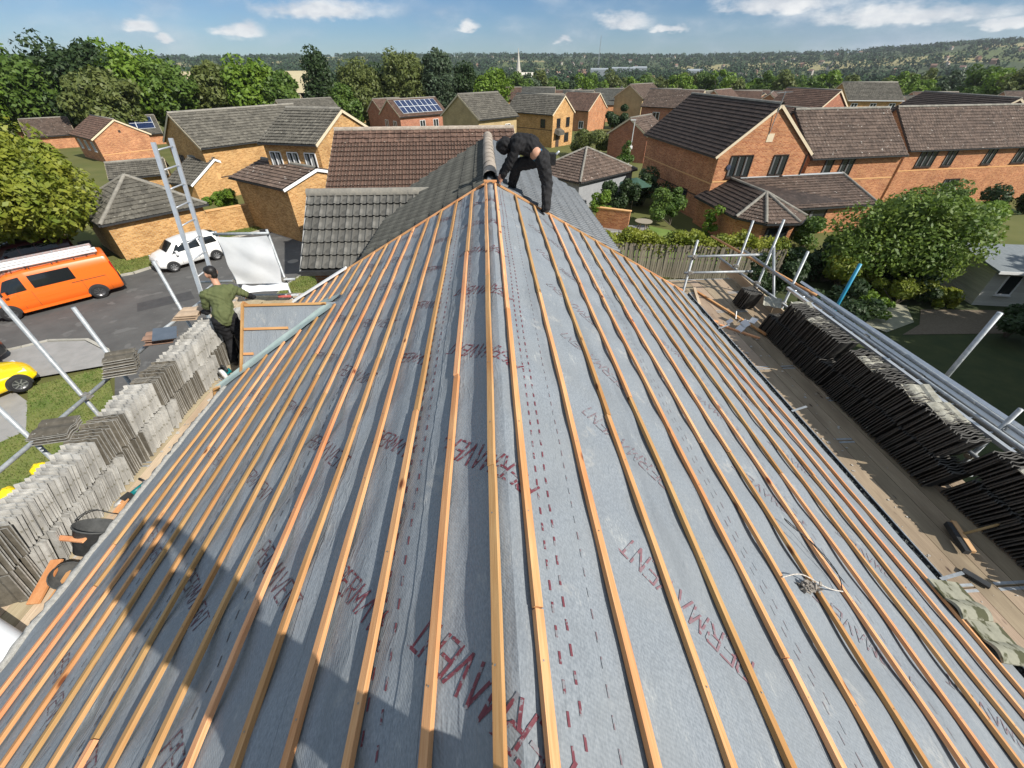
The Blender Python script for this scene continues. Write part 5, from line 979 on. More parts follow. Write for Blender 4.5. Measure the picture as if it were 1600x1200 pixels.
# ================================================================== scaffolds
M_BOARDR=wood_mat('dirty_shade_toned_board',(.27,.205,.14),(.37,.29,.20),(.17,.125,.085),rand=.18)  # dirty right boards, with some of the tile stacks' shade put into the colour
def scaffold(name,label,tubes,couplers,boards,z,bm=M_BOARD):
    S=thing(name,label,'scaffold')
    for a,b,r in tubes: MB().tube(a,b,r,n=12).build('tube',M_GALV,S,True)
    cm=MB(); cm.box((0,0,0),(.085,.085,.07)); cm.tube((-.07,0,0),(.07,0,0),.033,n=8); cm.tube((.05,-.05,-.02),(.05,.06,-.02),.012,n=6); cme=cm.me('coupler',M_COUP)
    for c in couplers: o=bpy.data.objects.new('coupler',cme); link(o,S); o.location=c; o.rotation_euler=(0,0,random.uniform(-.4,.4))
    for (x0,x1,ya,yb) in boards:
        n=max(1,round(abs(x1-x0)/.232)); w=(x1-x0)/n
        for i in range(n):
            y=ya
            while y<yb-.1:
                l=min(random.choice((3.0,3.9,3.9)),yb-y); mb=MB(); mb.box((0,l/2,0),(abs(w)-.008,l-.012,.038)); o=mb.build('board',bm,S,loc=(x0+w*(i+.5),y,z-.019+random.uniform(-.002,.002))); y+=l
                for e in (.03,l-.03):
                    mb=MB(); mb.box((0,e,0),(abs(w)-.004,.03,.041)); mb.build('end_band',M_GALV,o)
    return S
TR=.027
LX=-5.68; tb=[]; cp=[]
for y,zt in ((1.9,7.2),(3.76,7.4),(4.57,7.6),(5.26,6.9),(6.95,6.88)): tb.append(((LX,y,0),(LX,y,zt),TR)); cp.append((LX+.04,y,5.90))
tb+=[((-5.61,.6,5.89),(-5.61,5.95,5.91),TR),((-5.61,5.9,5.96),(-5.61,7.85,5.86),TR),((-5.66,.6,5.22),(-5.66,9.0,5.22),TR),((-4.3,.6,5.22),(-4.3,9.0,5.22),TR)]
tb+=[((-4.50,8.6,0),(-4.50,8.6,6.86),TR),((-5.52,8.6,0),(-5.52,8.6,6.84),TR),((-6.30,8.55,5.79),(-4.26,8.55,5.81),TR),((-5.3,8.55,5.45),(-4.3,8.55,5.43),TR),((-5.55,8.55,6.8),(-4.45,8.55,6.8),TR)]
cp+=[(-4.5,8.57,5.81),(-5.52,8.57,5.8),(-4.5,8.57,5.44)]
for y in (1.2,3.2,5.2,7.2): tb.append(((-5.8,y,5.19),(-3.9,y,5.19),TR))
scaffold('left_scaffold','galvanised tube scaffold with pale boards along the left eaves',tb,cp,[(-4.17,-5.95,-2.2,8.9)],5.32)
MB().tube((-4.72,8.50,5.435),(-4.46,8.50,5.433),.028,n=10).build('red_tape_band',mat('red_tape',(.45,.10,.09),(.5,.14,.12)),bpy.data.objects['left_scaffold'])
RXp=6.2; tb=[((4.54,8.6,0),(4.54,8.6,6.47),TR)]; cp=[(4.56,8.57,6.12),(4.56,8.57,5.74)]
for y,zt in ((9.46,6.6),(8.45,6.92),(7.43,6.62),(3.2,6.3),(1.0,6.3)): tb.append(((RXp,y,0),(RXp,y,zt),TR)); cp.append((RXp-.03,y,5.5))
tb+=[((RXp+.02,8.46,6.36),(RXp,7.5,5.05),TR),((4.40,8.56,6.12),(6.10,8.56,6.13),TR),((4.42,8.56,5.74),(6.02,8.56,5.74),TR),((RXp-.05,10.3,5.40),(RXp-.05,7.1,5.52),TR),((RXp-.05,7.1,5.52),(RXp-.05,-1,5.55),TR),((RXp-.05,9.6,5.1),(RXp-.05,-1,5.1),TR),((4.4,9.6,5.1),(4.4,-1,5.1),TR),((RXp-.06,9.3,5.95),(RXp-.06,-1,5.96),TR)]
tb+=[((6.62,4.33,5.2),(6.62,4.33,6.95),.032)]
for y in (1.1,3.2,5.3,7.4,9.4): tb.append(((4.0,y,5.07),(6.5,y,5.07),TR))
tb+=[((6.33,7.0,5.86),(6.36,-1,5.90),.03),((6.20,6.6,6.04),(6.22,.2,6.08),.026),((5.98,5.9,6.02),(6.02,1.5,6.06),.024)]; cp+=[(6.2,y,5.93) for y in (6.9,5.4,4.33,2.4)]
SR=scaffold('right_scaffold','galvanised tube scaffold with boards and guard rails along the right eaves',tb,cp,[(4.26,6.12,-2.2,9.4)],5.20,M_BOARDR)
mb=MB(); mb.bar((6.15,10.1,5.30),(6.15,7.6,5.30),.035,.22); mb.build('toe_board',M_BOARD,SR)
mb=MB(); mb.bar((6.15,7.58,5.30),(6.15,3.8,5.30),.035,.22); mb.build('toe_board',M_BOARD,SR)
bp=thing('blue_pole','bright blue pole standing up behind the right guard rail','pole',(6.64,6.65,5.1)); MB().tube((0,0,0),(0,0,1.57),.03,n=12).build('shaft',mat('blue_paint',(.02,.22,.36),(.03,.28,.44),rough=.4),bp,True)
op=thing('copper_pole','orange-brown timber pole laid along the right guard rail','pole'); MB().tube((6.22,11.1,5.70),(6.24,6.78,6.0),.028,n=10).build('shaft',wood_mat('pole_timber',(.55,.27,.12),(.66,.36,.18),(.45,.18,.07)),op,True)
def ladder(name,label,a,b,side,w,m,n,cat='ladder',rail=(.03,.075),rung_r=.014,m2=None):
    a=Vector(a);b=Vector(b);s=Vector(side).normalized()*w/2; L=thing(name,label,cat,a); d=b-a; up=d.cross(s).normalized()
    for k in (-1,1): MB().bar(s*k,s*k+d,rail[0],rail[1],up=up).build('stile',m if k<0 or m2 is None else m2,L)
    for i in range(n): p=d*((i+.6)/n); MB().tube(p-s,p+s,rung_r,n=8).build('rung',m,L,True)
    return L
# ladder up the left scaffold
f=Vector((8.37-7.71,8.37-5.9)); t0=5.9/f.y
ladder('access_ladder','tall aluminium ladder rising above the left scaffold','x' and (-5.76,7.95-.267*5.8,.05),(-5.76,8.66,8.42),(0,1,-.0),.50,M_ALU,28)
# ladders stowed on the right guard rail
ladder('stowed_ladder','long aluminium ladder lying on edge along the right guard rail',(6.28,7.35,5.97),(6.30,1.2,6.04),(.5,0,.85),.10,M_ALU,22,rail=(.045,.075))
ladder('stowed_ladder','second aluminium ladder lying inside the first on the right guard rail',(6.08,7.3,5.93),(6.10,2.55,5.93),(1,0,.1),.13,M_ALU,18,rail=(.05,.05))
# white sheet on the end frame
sh=thing('plastic_sheet','white plastic sheet tied to the far end of the left scaffold','sheet'); P=np.zeros((30,26,3))
for i in range(30):
    for j in range(26):
        u=i/29;v=j/25; x=-5.47+1.0*u+.02*math.sin(v*5); z=6.78-1.02*v-.03*math.sin(u*3.1)*(1-v)-.0; P[i,j]=(x+.03*math.sin(v*9+u*2)*v,8.48-.03*math.sin(u*3.14)*math.sin(v*3.14)-.006*math.sin(u*11+v*4)-.005*math.sin(v*13-u*5)-.012*abs(math.sin(4*(u-v))),z)
ob('sheet',grid('sheet',P,mat('white_polythene',(.66,.68,.71),(.74,.76,.78),scale=4,rough=.45)),sh)
P=np.zeros((20,6,3))
for i in range(20):
    for j in range(6): u=i/19;v=j/5; P[i,j]=(-5.38+.98*u,8.52-.05*math.sin(u*8+v*2)-.16*v,5.74-.11*v-.03*math.sin(u*6))
ob('sheet_flap',grid('sheet_flap',P,MATS['white_polythene']),sh)
# ================================================================== stacked roof tiles
STK_L=mat('stacked_tile_pale',(.30,.29,.265),(.46,.45,.42),scale=9,rough=.9,bump=.4,bscale=50,rand=.2,spots=(.17,.16,.12),spotscale=14,spotthr=.63)
STK_D=mat('stacked_tile_weathered',(.075,.066,.05),(.14,.125,.10),scale=12,rough=.92,bump=.5,bscale=60,rand=.2,spots=(.45,.44,.40),spotscale=30,spotthr=.68)
STK_B=mat('stacked_tile_dark',(.02,.02,.02),(.045,.044,.042),scale=9,rough=.8,bump=.4,rand=.2,spots=(.40,.39,.33),spotscale=26,spotthr=.735)
def slab_tile(name,m,w=.33,l=.37,th=.013,amp=.02,n=9,edge=None):
    """tile standing on its head: x across, z along its length, y through its thickness"""
    us,h=tileprof(n,w,amp); V=[];F=[];k=n+1
    for z in (0,l):
        for s in (0,th):
            for u,hh in zip(us,h): V.append((u-w/2,hh+s,z))
    for i in range(n):
        F+=[(i,i+1,2*k+i+1,2*k+i),(k+i+1,k+i,3*k+i,3*k+i+1),(2*k+i,2*k+i+1,3*k+i+1,3*k+i),(i+1,i,k+i,k+i+1)]
    F+=[(0,2*k,3*k,k),(n,k+n,3*k+n,2*k+n)]; me=mesh(name,V,F,m)
    if edge: 
        me.materials.append(edge)
        for p in me.polygons:
            if abs(p.normal.z)>.8 or abs(p.normal.x)>.9: p.material_index=1
    return me
def put(me,loc,rot,label,group,cat='roof tile'):
    o=bpy.data.objects.new('concrete_tile',me); link(o); o.location=loc; o.rotation_euler=rot; o.scale=(random.uniform(.97,1.02),1,random.uniform(.93,1.04)); return tag(o,label,cat,group)
ML=slab_tile('pale_tile',STK_L); MD=slab_tile('weathered_tile',STK_D,edge=mat('stacked_tile_edge',(.20,.19,.165),(.40,.39,.36),scale=20,rough=.9,rand=.2)); MK=slab_tile('dark_tile',STK_B,l=.42,edge=mat('stacked_tile_dark_edge',(.055,.052,.047),(.11,.105,.095),scale=14,rough=.85,rand=.25,spots=(.42,.41,.35),spotscale=16,spotthr=.72))
zb=5.325
def row(y0,y1,x,z,blocks,label,group,pitch=.034,inv=1):
    y=y0;k=0
    for (yb,me,lean,yaw,sx) in blocks:
        while y<min(yb,y1):
            put(me,(x+sx+random.gauss(0,.013),y,z+random.uniform(-.004,.016)),(lean+random.gauss(0,.022),random.gauss(0,.02),yaw+random.gauss(0,.035)),label,group); y+=pitch
rt=lambda a:R(a)
row(2.02,6.72,-4.84,zb,[(2.25,MD,-.22,.16,.0),(2.42,ML,-.30,.05,.02),(3.55,ML,-.30,-.10,.03),(3.95,MD,-.22,.10,.0),(4.62,ML,-.30,.02,.02),(5.3,MD,-.22,.12,.0),(5.75,ML,-.30,.0,.02),(6.72,MD,-.22,.05,.01)],'grey concrete tile standing in the lower tier along the left scaffold','tiles stacked along the left scaffold, lower tier',pitch=.0365)
row(2.12,6.35,-4.85,zb+.362,[(2.35,MD,-.22,.16,.0),(2.9,ML,-.30,.03,-.02),(3.45,ML,-.30,-.04,0),(3.95,MD,-.22,.18,.0),(4.5,ML,-.30,.02,-.02),(5.05,MD,-.22,.14,.0),(5.7,ML,-.30,.0,.0),(6.35,ML,-.30,.0,-.02)],'grey concrete tile standing in the upper tier along the left scaffold','tiles stacked along the left scaffold, upper tier',pitch=.036)
def flat_pile(c,rz,n,me,label,group,tilt=(0,0),fan=.05):
    for i in range(n):
        put(me,(c[0]+random.gauss(0,.012)+fan*i*math.cos(rz),c[1]+random.gauss(0,.012)+fan*i*math.sin(rz),c[2]+i*.024),(R(-90)+tilt[0]+random.gauss(0,.015),tilt[1]+random.gauss(0,.02),rz+random.gauss(0,.03)),label,group)
flat_pile((-5.02,3.70,6.07),R(100),4,MD,'weathered tile lying flat in the pile of four beside the middle post','flat tile pile beside the middle post',fan=.012)
flat_pile((-5.12,5.0,6.06),R(115),7,MD,'weathered tile lying flat in the tall fanned pile below the gablet','fanned flat tile pile near the worker',fan=.03,tilt=(.08,.05))
flat_pile((-5.05,5.75,6.08),R(110),3,slab_tile('red_brown_tile',mat('red_brown_tile_old',(.20,.12,.085),(.28,.18,.13),scale=10,rough=.9,bump=.4,rand=.1)),'red-brown tile lying flat beside the worker in the green shirt','red-brown tiles beside the worker',fan=.04,tilt=(.1,.1))
flat_pile((-5.02,6.45,6.12),R(95),3,slab_tile('tan_tile',mat('tan_tile',(.34,.25,.17),(.42,.32,.23),scale=10,rough=.9,bump=.4,rand=.1)),'tan tile lying flat under the arm of the worker','tan tiles under the worker\'s arm',fan=.02)
sl=thing('slate','single smooth blue-grey slate lying on the left tile stack','slate',(-5.12,5.72,6.19),R(30)); MB().box((0,0,0),(.3,.42,.012),Matrix.Rotation(.15,3,'Y')).build('slab',mat('blue_slate',(.07,.09,.115),(.10,.12,.15),rough=.45),sl)
for i in range(11): put(ML,(-4.62+.005*i,6.42-.03*i*.2+.0,5.75+.028*i),(R(-78)+random.gauss(0,.01),0,R(8)),'pale grooved tile in the small flat stack at the worker\'s hip','flat stack at the worker\'s hip')
# right hand stacks
RV=[];RF=[]
def rput(me,loc,rot):
    M=Matrix.Translation(loc)@(Matrix.Rotation(rot[2],4,'Z')@Matrix.Rotation(rot[1],4,'Y')@Matrix.Rotation(rot[0],4,'X')); k=len(RV)
    RV.extend([tuple(M@v.co) for v in me.vertices]); RF.extend([(tuple(k+i for i in p.vertices),p.material_index) for p in me.polygons])
def rrow(y0,y1,x,z,lean,pitch=.038,yaw=0):
    y=y0
    while y<y1: rput(MK,(x+random.gauss(0,.012),y,z+random.uniform(-.003,.012)),(lean+random.gauss(0,.02),random.gauss(0,.015),yaw+random.gauss(0,.025))); y+=pitch
zr=5.205
rrow(5.05,6.95,5.62,zr,.32)
rrow(5.25,6.6,5.66,zr+.40,.32)
rrow(2.95,4.98,5.64,zr,.32)
rrow(3.1,5.05,5.68,zr+.40,.32,yaw=.08)
rrow(1.55,2.85,5.80,zr,.32)
rrow(1.9,2.95,5.86,zr+.40,.32)
for i in range(12): rput(MK,(5.66+random.gauss(0,.01),7.75+.033*i,zr+.01),(.3,0,.15+random.gauss(0,.02)))
rme=mesh('stacked_tiles',RV,[f for f,_ in RF],MK.materials[0]); rme.materials.append(MK.materials[1]); rme.polygons.foreach_set('material_index',[m for _,m in RF])
tag(ob('stacked_tiles',rme),'dark roof tiles leaning in two tiers all along the right scaffold','roof tiles',kind='stuff')
for k,(x,y,z) in enumerate(((5.66,6.2,5.96),(5.70,5.6,5.98),(5.66,4.4,5.98),(5.70,3.7,6.0),(5.74,3.3,6.0),(5.86,2.2,5.99),(5.7,7.1,5.62))):
    put(slab_tile('lichened_tile',mat('lichened_tile_face',(.20,.19,.15),(.40,.39,.33),scale=12,rough=.9,bump=.5,rand=.1)) if k==0 else bpy.data.meshes['lichened_tile'],(x,y,z),(R(-84),random.gauss(0,.08),random.gauss(0,.3)),'lichen-spotted tile lying loose on top of the right stacks','loose tiles on the right stacks')
# two new tiles hung over the right eaves
MOSS=mat('mossy_tile_face',(.19,.19,.145),(.27,.265,.205),scale=10,rough=.9,bump=.5,bscale=40,spots=(.06,.062,.03),spotscale=7,spotthr=.53)
tme=tile_mesh('eaves_tile',.33,.44,MOSS,amp=.034,n=18,rolls=1)
Mr=frame((0,0,0),(0,1,0),(-CS,0,SN))
for k,(x,y,lb) in enumerate(((4.17,1.20,'mossy grey tile at the right eaves, the one farther from the camera'),(4.21,.865,'mossy grey tile at the right eaves, the one nearer the camera'))):
    o=bpy.data.objects.new('concrete_tile',tme); link(o); o.matrix_world=Matrix.Translation((x,y,RZ-(x-RX)*TAN+.045))@Mr@Matrix.Rotation(.04-.06*k,4,'Z'); tag(o,lb,'roof tile')
# twist of wire and mortar lump on the right slope
WS=.7
ns=thing('wire_tangle','loose tie wire with a lump of old felt lying across the right battens','wire',(1.94,1.09,RZ-1.89*TAN)); 
mb=MB(); r_=random.Random(3)
for k in range(60):
    a=Vector((r_.gauss(0,.028),r_.gauss(0,.016),.042+r_.gauss(0,.007))); d=Vector((r_.gauss(0,1),r_.gauss(0,1),r_.gauss(0,.35))).normalized()*.016; mb.bar(a-d,a+d,.016,.006,up=(r_.random(),r_.random(),1))
mb.build('felt_lump',mat('old_felt',(.16,.14,.12),(.34,.31,.27),scale=40,rough=.95),ns)
def wire(pts,r,parent,m):
    # smooth through points
    P=[Vector(p) for p in pts]; out=[]
    for i in range(len(P)-1):
        p0=P[max(0,i-1)];p1=P[i];p2=P[i+1];p3=P[min(len(P)-1,i+2)]
        for k in range(6):
            t=k/6; out.append(.5*((2*p1)+(p2-p0)*t+(2*p0-5*p1+4*p2-p3)*t*t+(3*p1-p0-3*p2+p3)*t**3))
    out.append(P[-1]); return MB().path(out,r,n=5).build('wire',m,parent,True)
zs=lambda x,y,h: RZ-(x-RX)*TAN+h-(RZ-1.89*TAN)
pw=lambda x,y,h=.04:(x-1.94,y-1.09,zs(x,y,h))
wire([pw(1.72,1.10),pw(1.9,1.14,.07),pw(2.1,1.10,.06),pw(2.28,1.12,.04)],.004,ns,mat('pale_cord',(.5,.46,.4),(.6,.55,.5),rough=.8))
wire([pw(2.28,1.12),pw(2.33,1.25,.07),pw(2.25,1.42,.09),pw(2.12,1.55,.08),pw(2.16,1.62,.05),pw(2.30,1.45,.05),pw(2.38,1.2,.04)],.0035,ns,M_BLACKP)
# ================================================================== tools and odds and ends
bk=thing('rubber_bucket','black rubber bucket tipped over beside the left tile stack','bucket',(-4.42,2.62,5.45)); bk.rotation_euler=(R(-28),R(34),R(20))
mb=MB(); mb.lathe([(.0,-.13),(.12,-.13),(.185,.16),(.195,.16),(.195,.145),(.178,.15),(.11,-.115),(0,-.115)],n=28); mb.build('tub',mat('grey_rubber',(.04,.042,.042),(.09,.092,.09),scale=9,rough=.8,bump=.3),bk,True)
pts=[(.185*math.cos(t),.05+.0*t,.16+.12*math.sin(t)) for t in np.linspace(0,math.pi,13)]; MB().path([(p[0],.12+.04*math.sin(i),p[2]) for i,p in enumerate(pts)],.006,n=6).build('handle',M_BLACKP,bk,True)
b2=thing('plant_pot','small black tub lying under the tipped bucket','bucket',(-4.44,2.28,5.42)); b2.rotation_euler=(R(60),R(40),R(30)); mb=MB(); mb.lathe([(0,-.1),(.09,-.1),(.13,.1),(.137,.1),(.125,.09),(.085,-.085),(0,-.085)],n=22); mb.build('tub',MATS['grey_rubber'],b2,True)
for k,(a,b,lb) in enumerate((((-4.33,2.52,5.60),(-4.66,2.58,5.58),'orange timber offcut resting in the tipped bucket'),((-4.58,2.0,5.36),(-4.60,2.40,5.46),'widest orange timber offcut leaning on the stack below the bucket'),((-4.44,2.02,5.345),(-4.48,2.33,5.35),'short orange timber offcut on the boards below the bucket'),((-4.52,3.03,5.34),(-4.50,3.22,5.37),'orange timber offcut on the boards behind the grinder'),((-4.35,5.05,5.345),(-4.52,5.35,5.36),'pale offcut of timber in front of the circular saw'))):
    o=thing('timber_offcut',lb,'timber'); MB().bar(a,b,(.05,.11,.06,.06,.09)[k],.024).build('piece',M_BAT,o)
gr=thing('angle_grinder','teal and black angle grinder lying on the left boards','angle grinder',(-4.45,3.36,5.37),R(68)); TEAL=mat('teal_plastic',(.0,.13,.14),(.01,.17,.18),rough=.4)
mb=MB(); mb.tube((-.10,0,0),(.07,0,0),.028,.03,n=12); mb.build('body',TEAL,gr,True); MB().tube((.07,0,0),(.13,0,-.005),.034,.03,n=12).build('gear_head',M_ALU,gr,True); MB().lathe([(0,-.03),(.062,-.03),(.062,-.02),(0,-.02)],c=(.13,0,-.01),n=20).build('disc_guard',M_COUP,gr); MB().box((-.14,0,0),(.1,.075,.065)).build('battery',M_BLACKP,gr); MB().tube((.1,0,0),(.1,.12,.02),.014,n=8).build('side_handle',M_BLACKP,gr,True)
MB().lathe([(.05,-.12),(.05,.0),(.0,.0)],c=(-.2,.02,.0),axis='z',n=14).build('dust_bag',mat('dusty_white',(.5,.5,.49),(.6,.6,.58)),gr,True)
cs_=thing('circular_saw','white and teal cordless circular saw at the worker\'s feet','circular saw',(-4.52,5.62,5.42),R(-35))
MB().lathe([(0,-.02),(.095,-.02),(.1,0),(.095,.03),(0,.03)],axis='y',n=26).build('blade_guard',mat('white_alloy',(.6,.6,.58),(.7,.7,.68),rough=.5),cs_,True); MB().lathe([(.0,-.022),(.06,-.022),(.06,-.03),(0,-.03)],axis='y',n=20).build('blade',M_COUP,cs_)
MB().tube((0,.03,.02),(0,.13,.02),.05,.045,n=14).build('motor',TEAL,cs_,True); MB().path([(-.08,.06,.06),(-.05,.06,.14),(.05,.06,.15),(.1,.06,.08)],.018,n=8).build('handle',M_BLACKP,cs_,True); MB().box((.0,.03,-.075),(.28,.14,.006)).build('base_plate',M_ALU,cs_); MB().box((-.12,.06,.03),(.08,.07,.06)).build('battery',M_BLACKP,cs_)
ck=thing('air_hose','dark cable coiled on the left boards beside the grinder','cable',(-4.36,4.25,5.33)); MB().path([(.09*math.cos(t),.16*math.sin(t),.008) for t in np.linspace(0,5.4,26)],.005,n=5).build('hose',M_BLACKP,ck,True)
for k,(x,y,lb) in enumerate(((-5.86,3.70,'yellow plastic bag wedged outside the tile stack'),(-5.92,3.32,'second yellow bag lower outside the tile stack'))):
    o=thing('yellow_bag',lb,'bag',(x,y,5.34)); Q,_,_=crown_quads((0,0,.12),(.14,.16,.12),10,.1,k); r_=np.random.default_rng(k); P=np.zeros((14,12,3))
    for i in range(14):
        for j in range(12):
            a=2*math.pi*i/13; b=math.pi*j/11; q=1+.12*math.sin(3*a+k)+.1*math.sin(5*b+2*a); P[i,j]=(.09*q*math.sin(b)*math.cos(a),.10*q*math.sin(b)*math.sin(a),.08-.08*math.cos(b)*q)
    ob('bag',grid('bag',P,mat('yellow_polythene',(.72,.52,.0),(.8,.62,.02),rough=.4)),o)
for k,(a,b,r,lb) in enumerate((((-5.0,1.86,5.52),(-4.19,1.50,5.46),.12,'fat white plastic tube lying across the boards at the lower left'),)):
    o=thing('plastic_tube',lb,'pipe'); mb=MB(); mb.tube(a,b,r,n=26,cap=False); mb.tube(a,b,r-.012,n=26,cap=False); mb.build('tube',M_WHITE,o,True)
o=thing('plastic_sack','crumpled white sack on the boards at the lower left corner','sack',(-4.45,1.12,5.36)); P=np.zeros((22,18,3))
for i in range(22):
    for j in range(18): u=i/21-.5;v=j/17-.5; P[i,j]=(u*.62,v*.5,.10*(1-4*u*u)*(1-4*v*v)*1.2+.025*math.sin(17*u+9*v)+.02*math.sin(23*v-7*u))
ob('sack',grid('sack',P,MATS['white_polythene']),o)
for k in range(9):
    x,y=random.choice(((-4.3,2.2),(-4.28,2.05),(-4.35,1.95),(-4.4,4.9),(-4.3,5.0),(-4.55,3.2)))
    o=thing('mortar_lump','broken lump of pale mortar on the left boards','mortar',(x+random.gauss(0,.05),y+random.gauss(0,.06),5.335),random.random()*6,'mortar lumps on the left boards'); mb=MB(); s=random.uniform(.02,.045); mb.lathe([(0,-s*.4),(s,-s*.3),(s*1.1,s*.2),(s*.5,s*.5),(0,s*.45)],n=6); mb.build('lump',M_MORTAR,o)
br=thing('broom','wooden broom with black bristles lying against the right tile stack','broom',(5.24,2.21,5.30)); hd=Vector((.12,.37,0)); MB().bar(-hd*.5,hd*.5,.05,.04).build('head',wood_mat('broom_timber',(.38,.24,.11),(.48,.32,.16),(.3,.17,.07)),br); MB().bar(-hd*.48+Vector((-.05,.0,-.02)),hd*.48+Vector((-.05,.0,-.02)),.06,.06).build('bristles',M_BLACKP,br); MB().tube((.02,.02,.02),(.95,.12,.22),.014,n=8).build('handle',MATS['broom_timber'],br,True)
for k,(a,b,w,lb) in enumerate((((4.9,8.7,5.22),(5.45,6.6,5.26),.05,'long timber batten lying at the far end of the right boards'),((4.75,7.1,5.215),(5.3,6.55,5.215),.05,'orange batten offcut across the far end of the right boards'),((4.7,8.0,5.215),(4.9,8.8,5.25),.06,'grey plank end sticking out over the far right boards'),((4.55,7.35,5.215),(4.75,7.2,5.22),.09,'short orange offcut beside the right gutter'))):
    o=thing('timber_offcut',lb,'timber'); MB().bar(a,b,w,.03).build('piece',M_BAT if k!=2 else M_BOARD,o)
pb=thing('paper_bag','crumpled white packaging on the far right boards','packaging',(5.15,7.0,5.24)); mb=MB(); r_=random.Random(5)
for k in range(7): c=Vector((r_.gauss(0,.09),r_.gauss(0,.12),.02+.02*k)); u=Vector((r_.gauss(0,1),r_.gauss(0,1),r_.gauss(0,.4))).normalized()*.08; v=u.orthogonal().normalized()*.06; mb.poly([c-u-v,c+u-v,c+u+v,c-u+v]); 
mb.build('paper',MATS['white_polythene'],pb)
gb=thing('level_bar','dark spirit level lying on the right boards near the broom','spirit level',(5.02,1.78,5.21),R(35)); MB().box((0,0,.02),(.07,.22,.03)).build('bar',M_BLACKP,gb)

V=[]
for i in range(420):      # chips of tile and mortar swept along both scaffolds
    if i<170: x,y,z=random.uniform(-4.62,-4.2),random.uniform(1.2,6.4),5.324
    else: x,y,z=random.uniform(4.3,5.35),random.uniform(.6,9.0),5.204
    s=random.choice((.004,.006,.008,.014,.02))*random.uniform(.6,1.3); a=random.random()*6.3; u=Vector((math.cos(a),math.sin(a),random.gauss(0,.2)))*s; v=Vector((-math.sin(a),math.cos(a),random.gauss(0,.2)))*s*random.uniform(.4,1); c=Vector((x,y,z+s*.3)); V.append([c-u-v,c+u-v,c+u*.7+v,c-u+v*.8])
tag(ob('rubble',quads('rubble',V,mat('rubble_chips',(.25,.23,.2),(.5,.48,.44),scale=9,rough=.95,rand=0))),'small chips of broken tile and mortar scattered on the scaffold boards','rubble',kind='stuff')
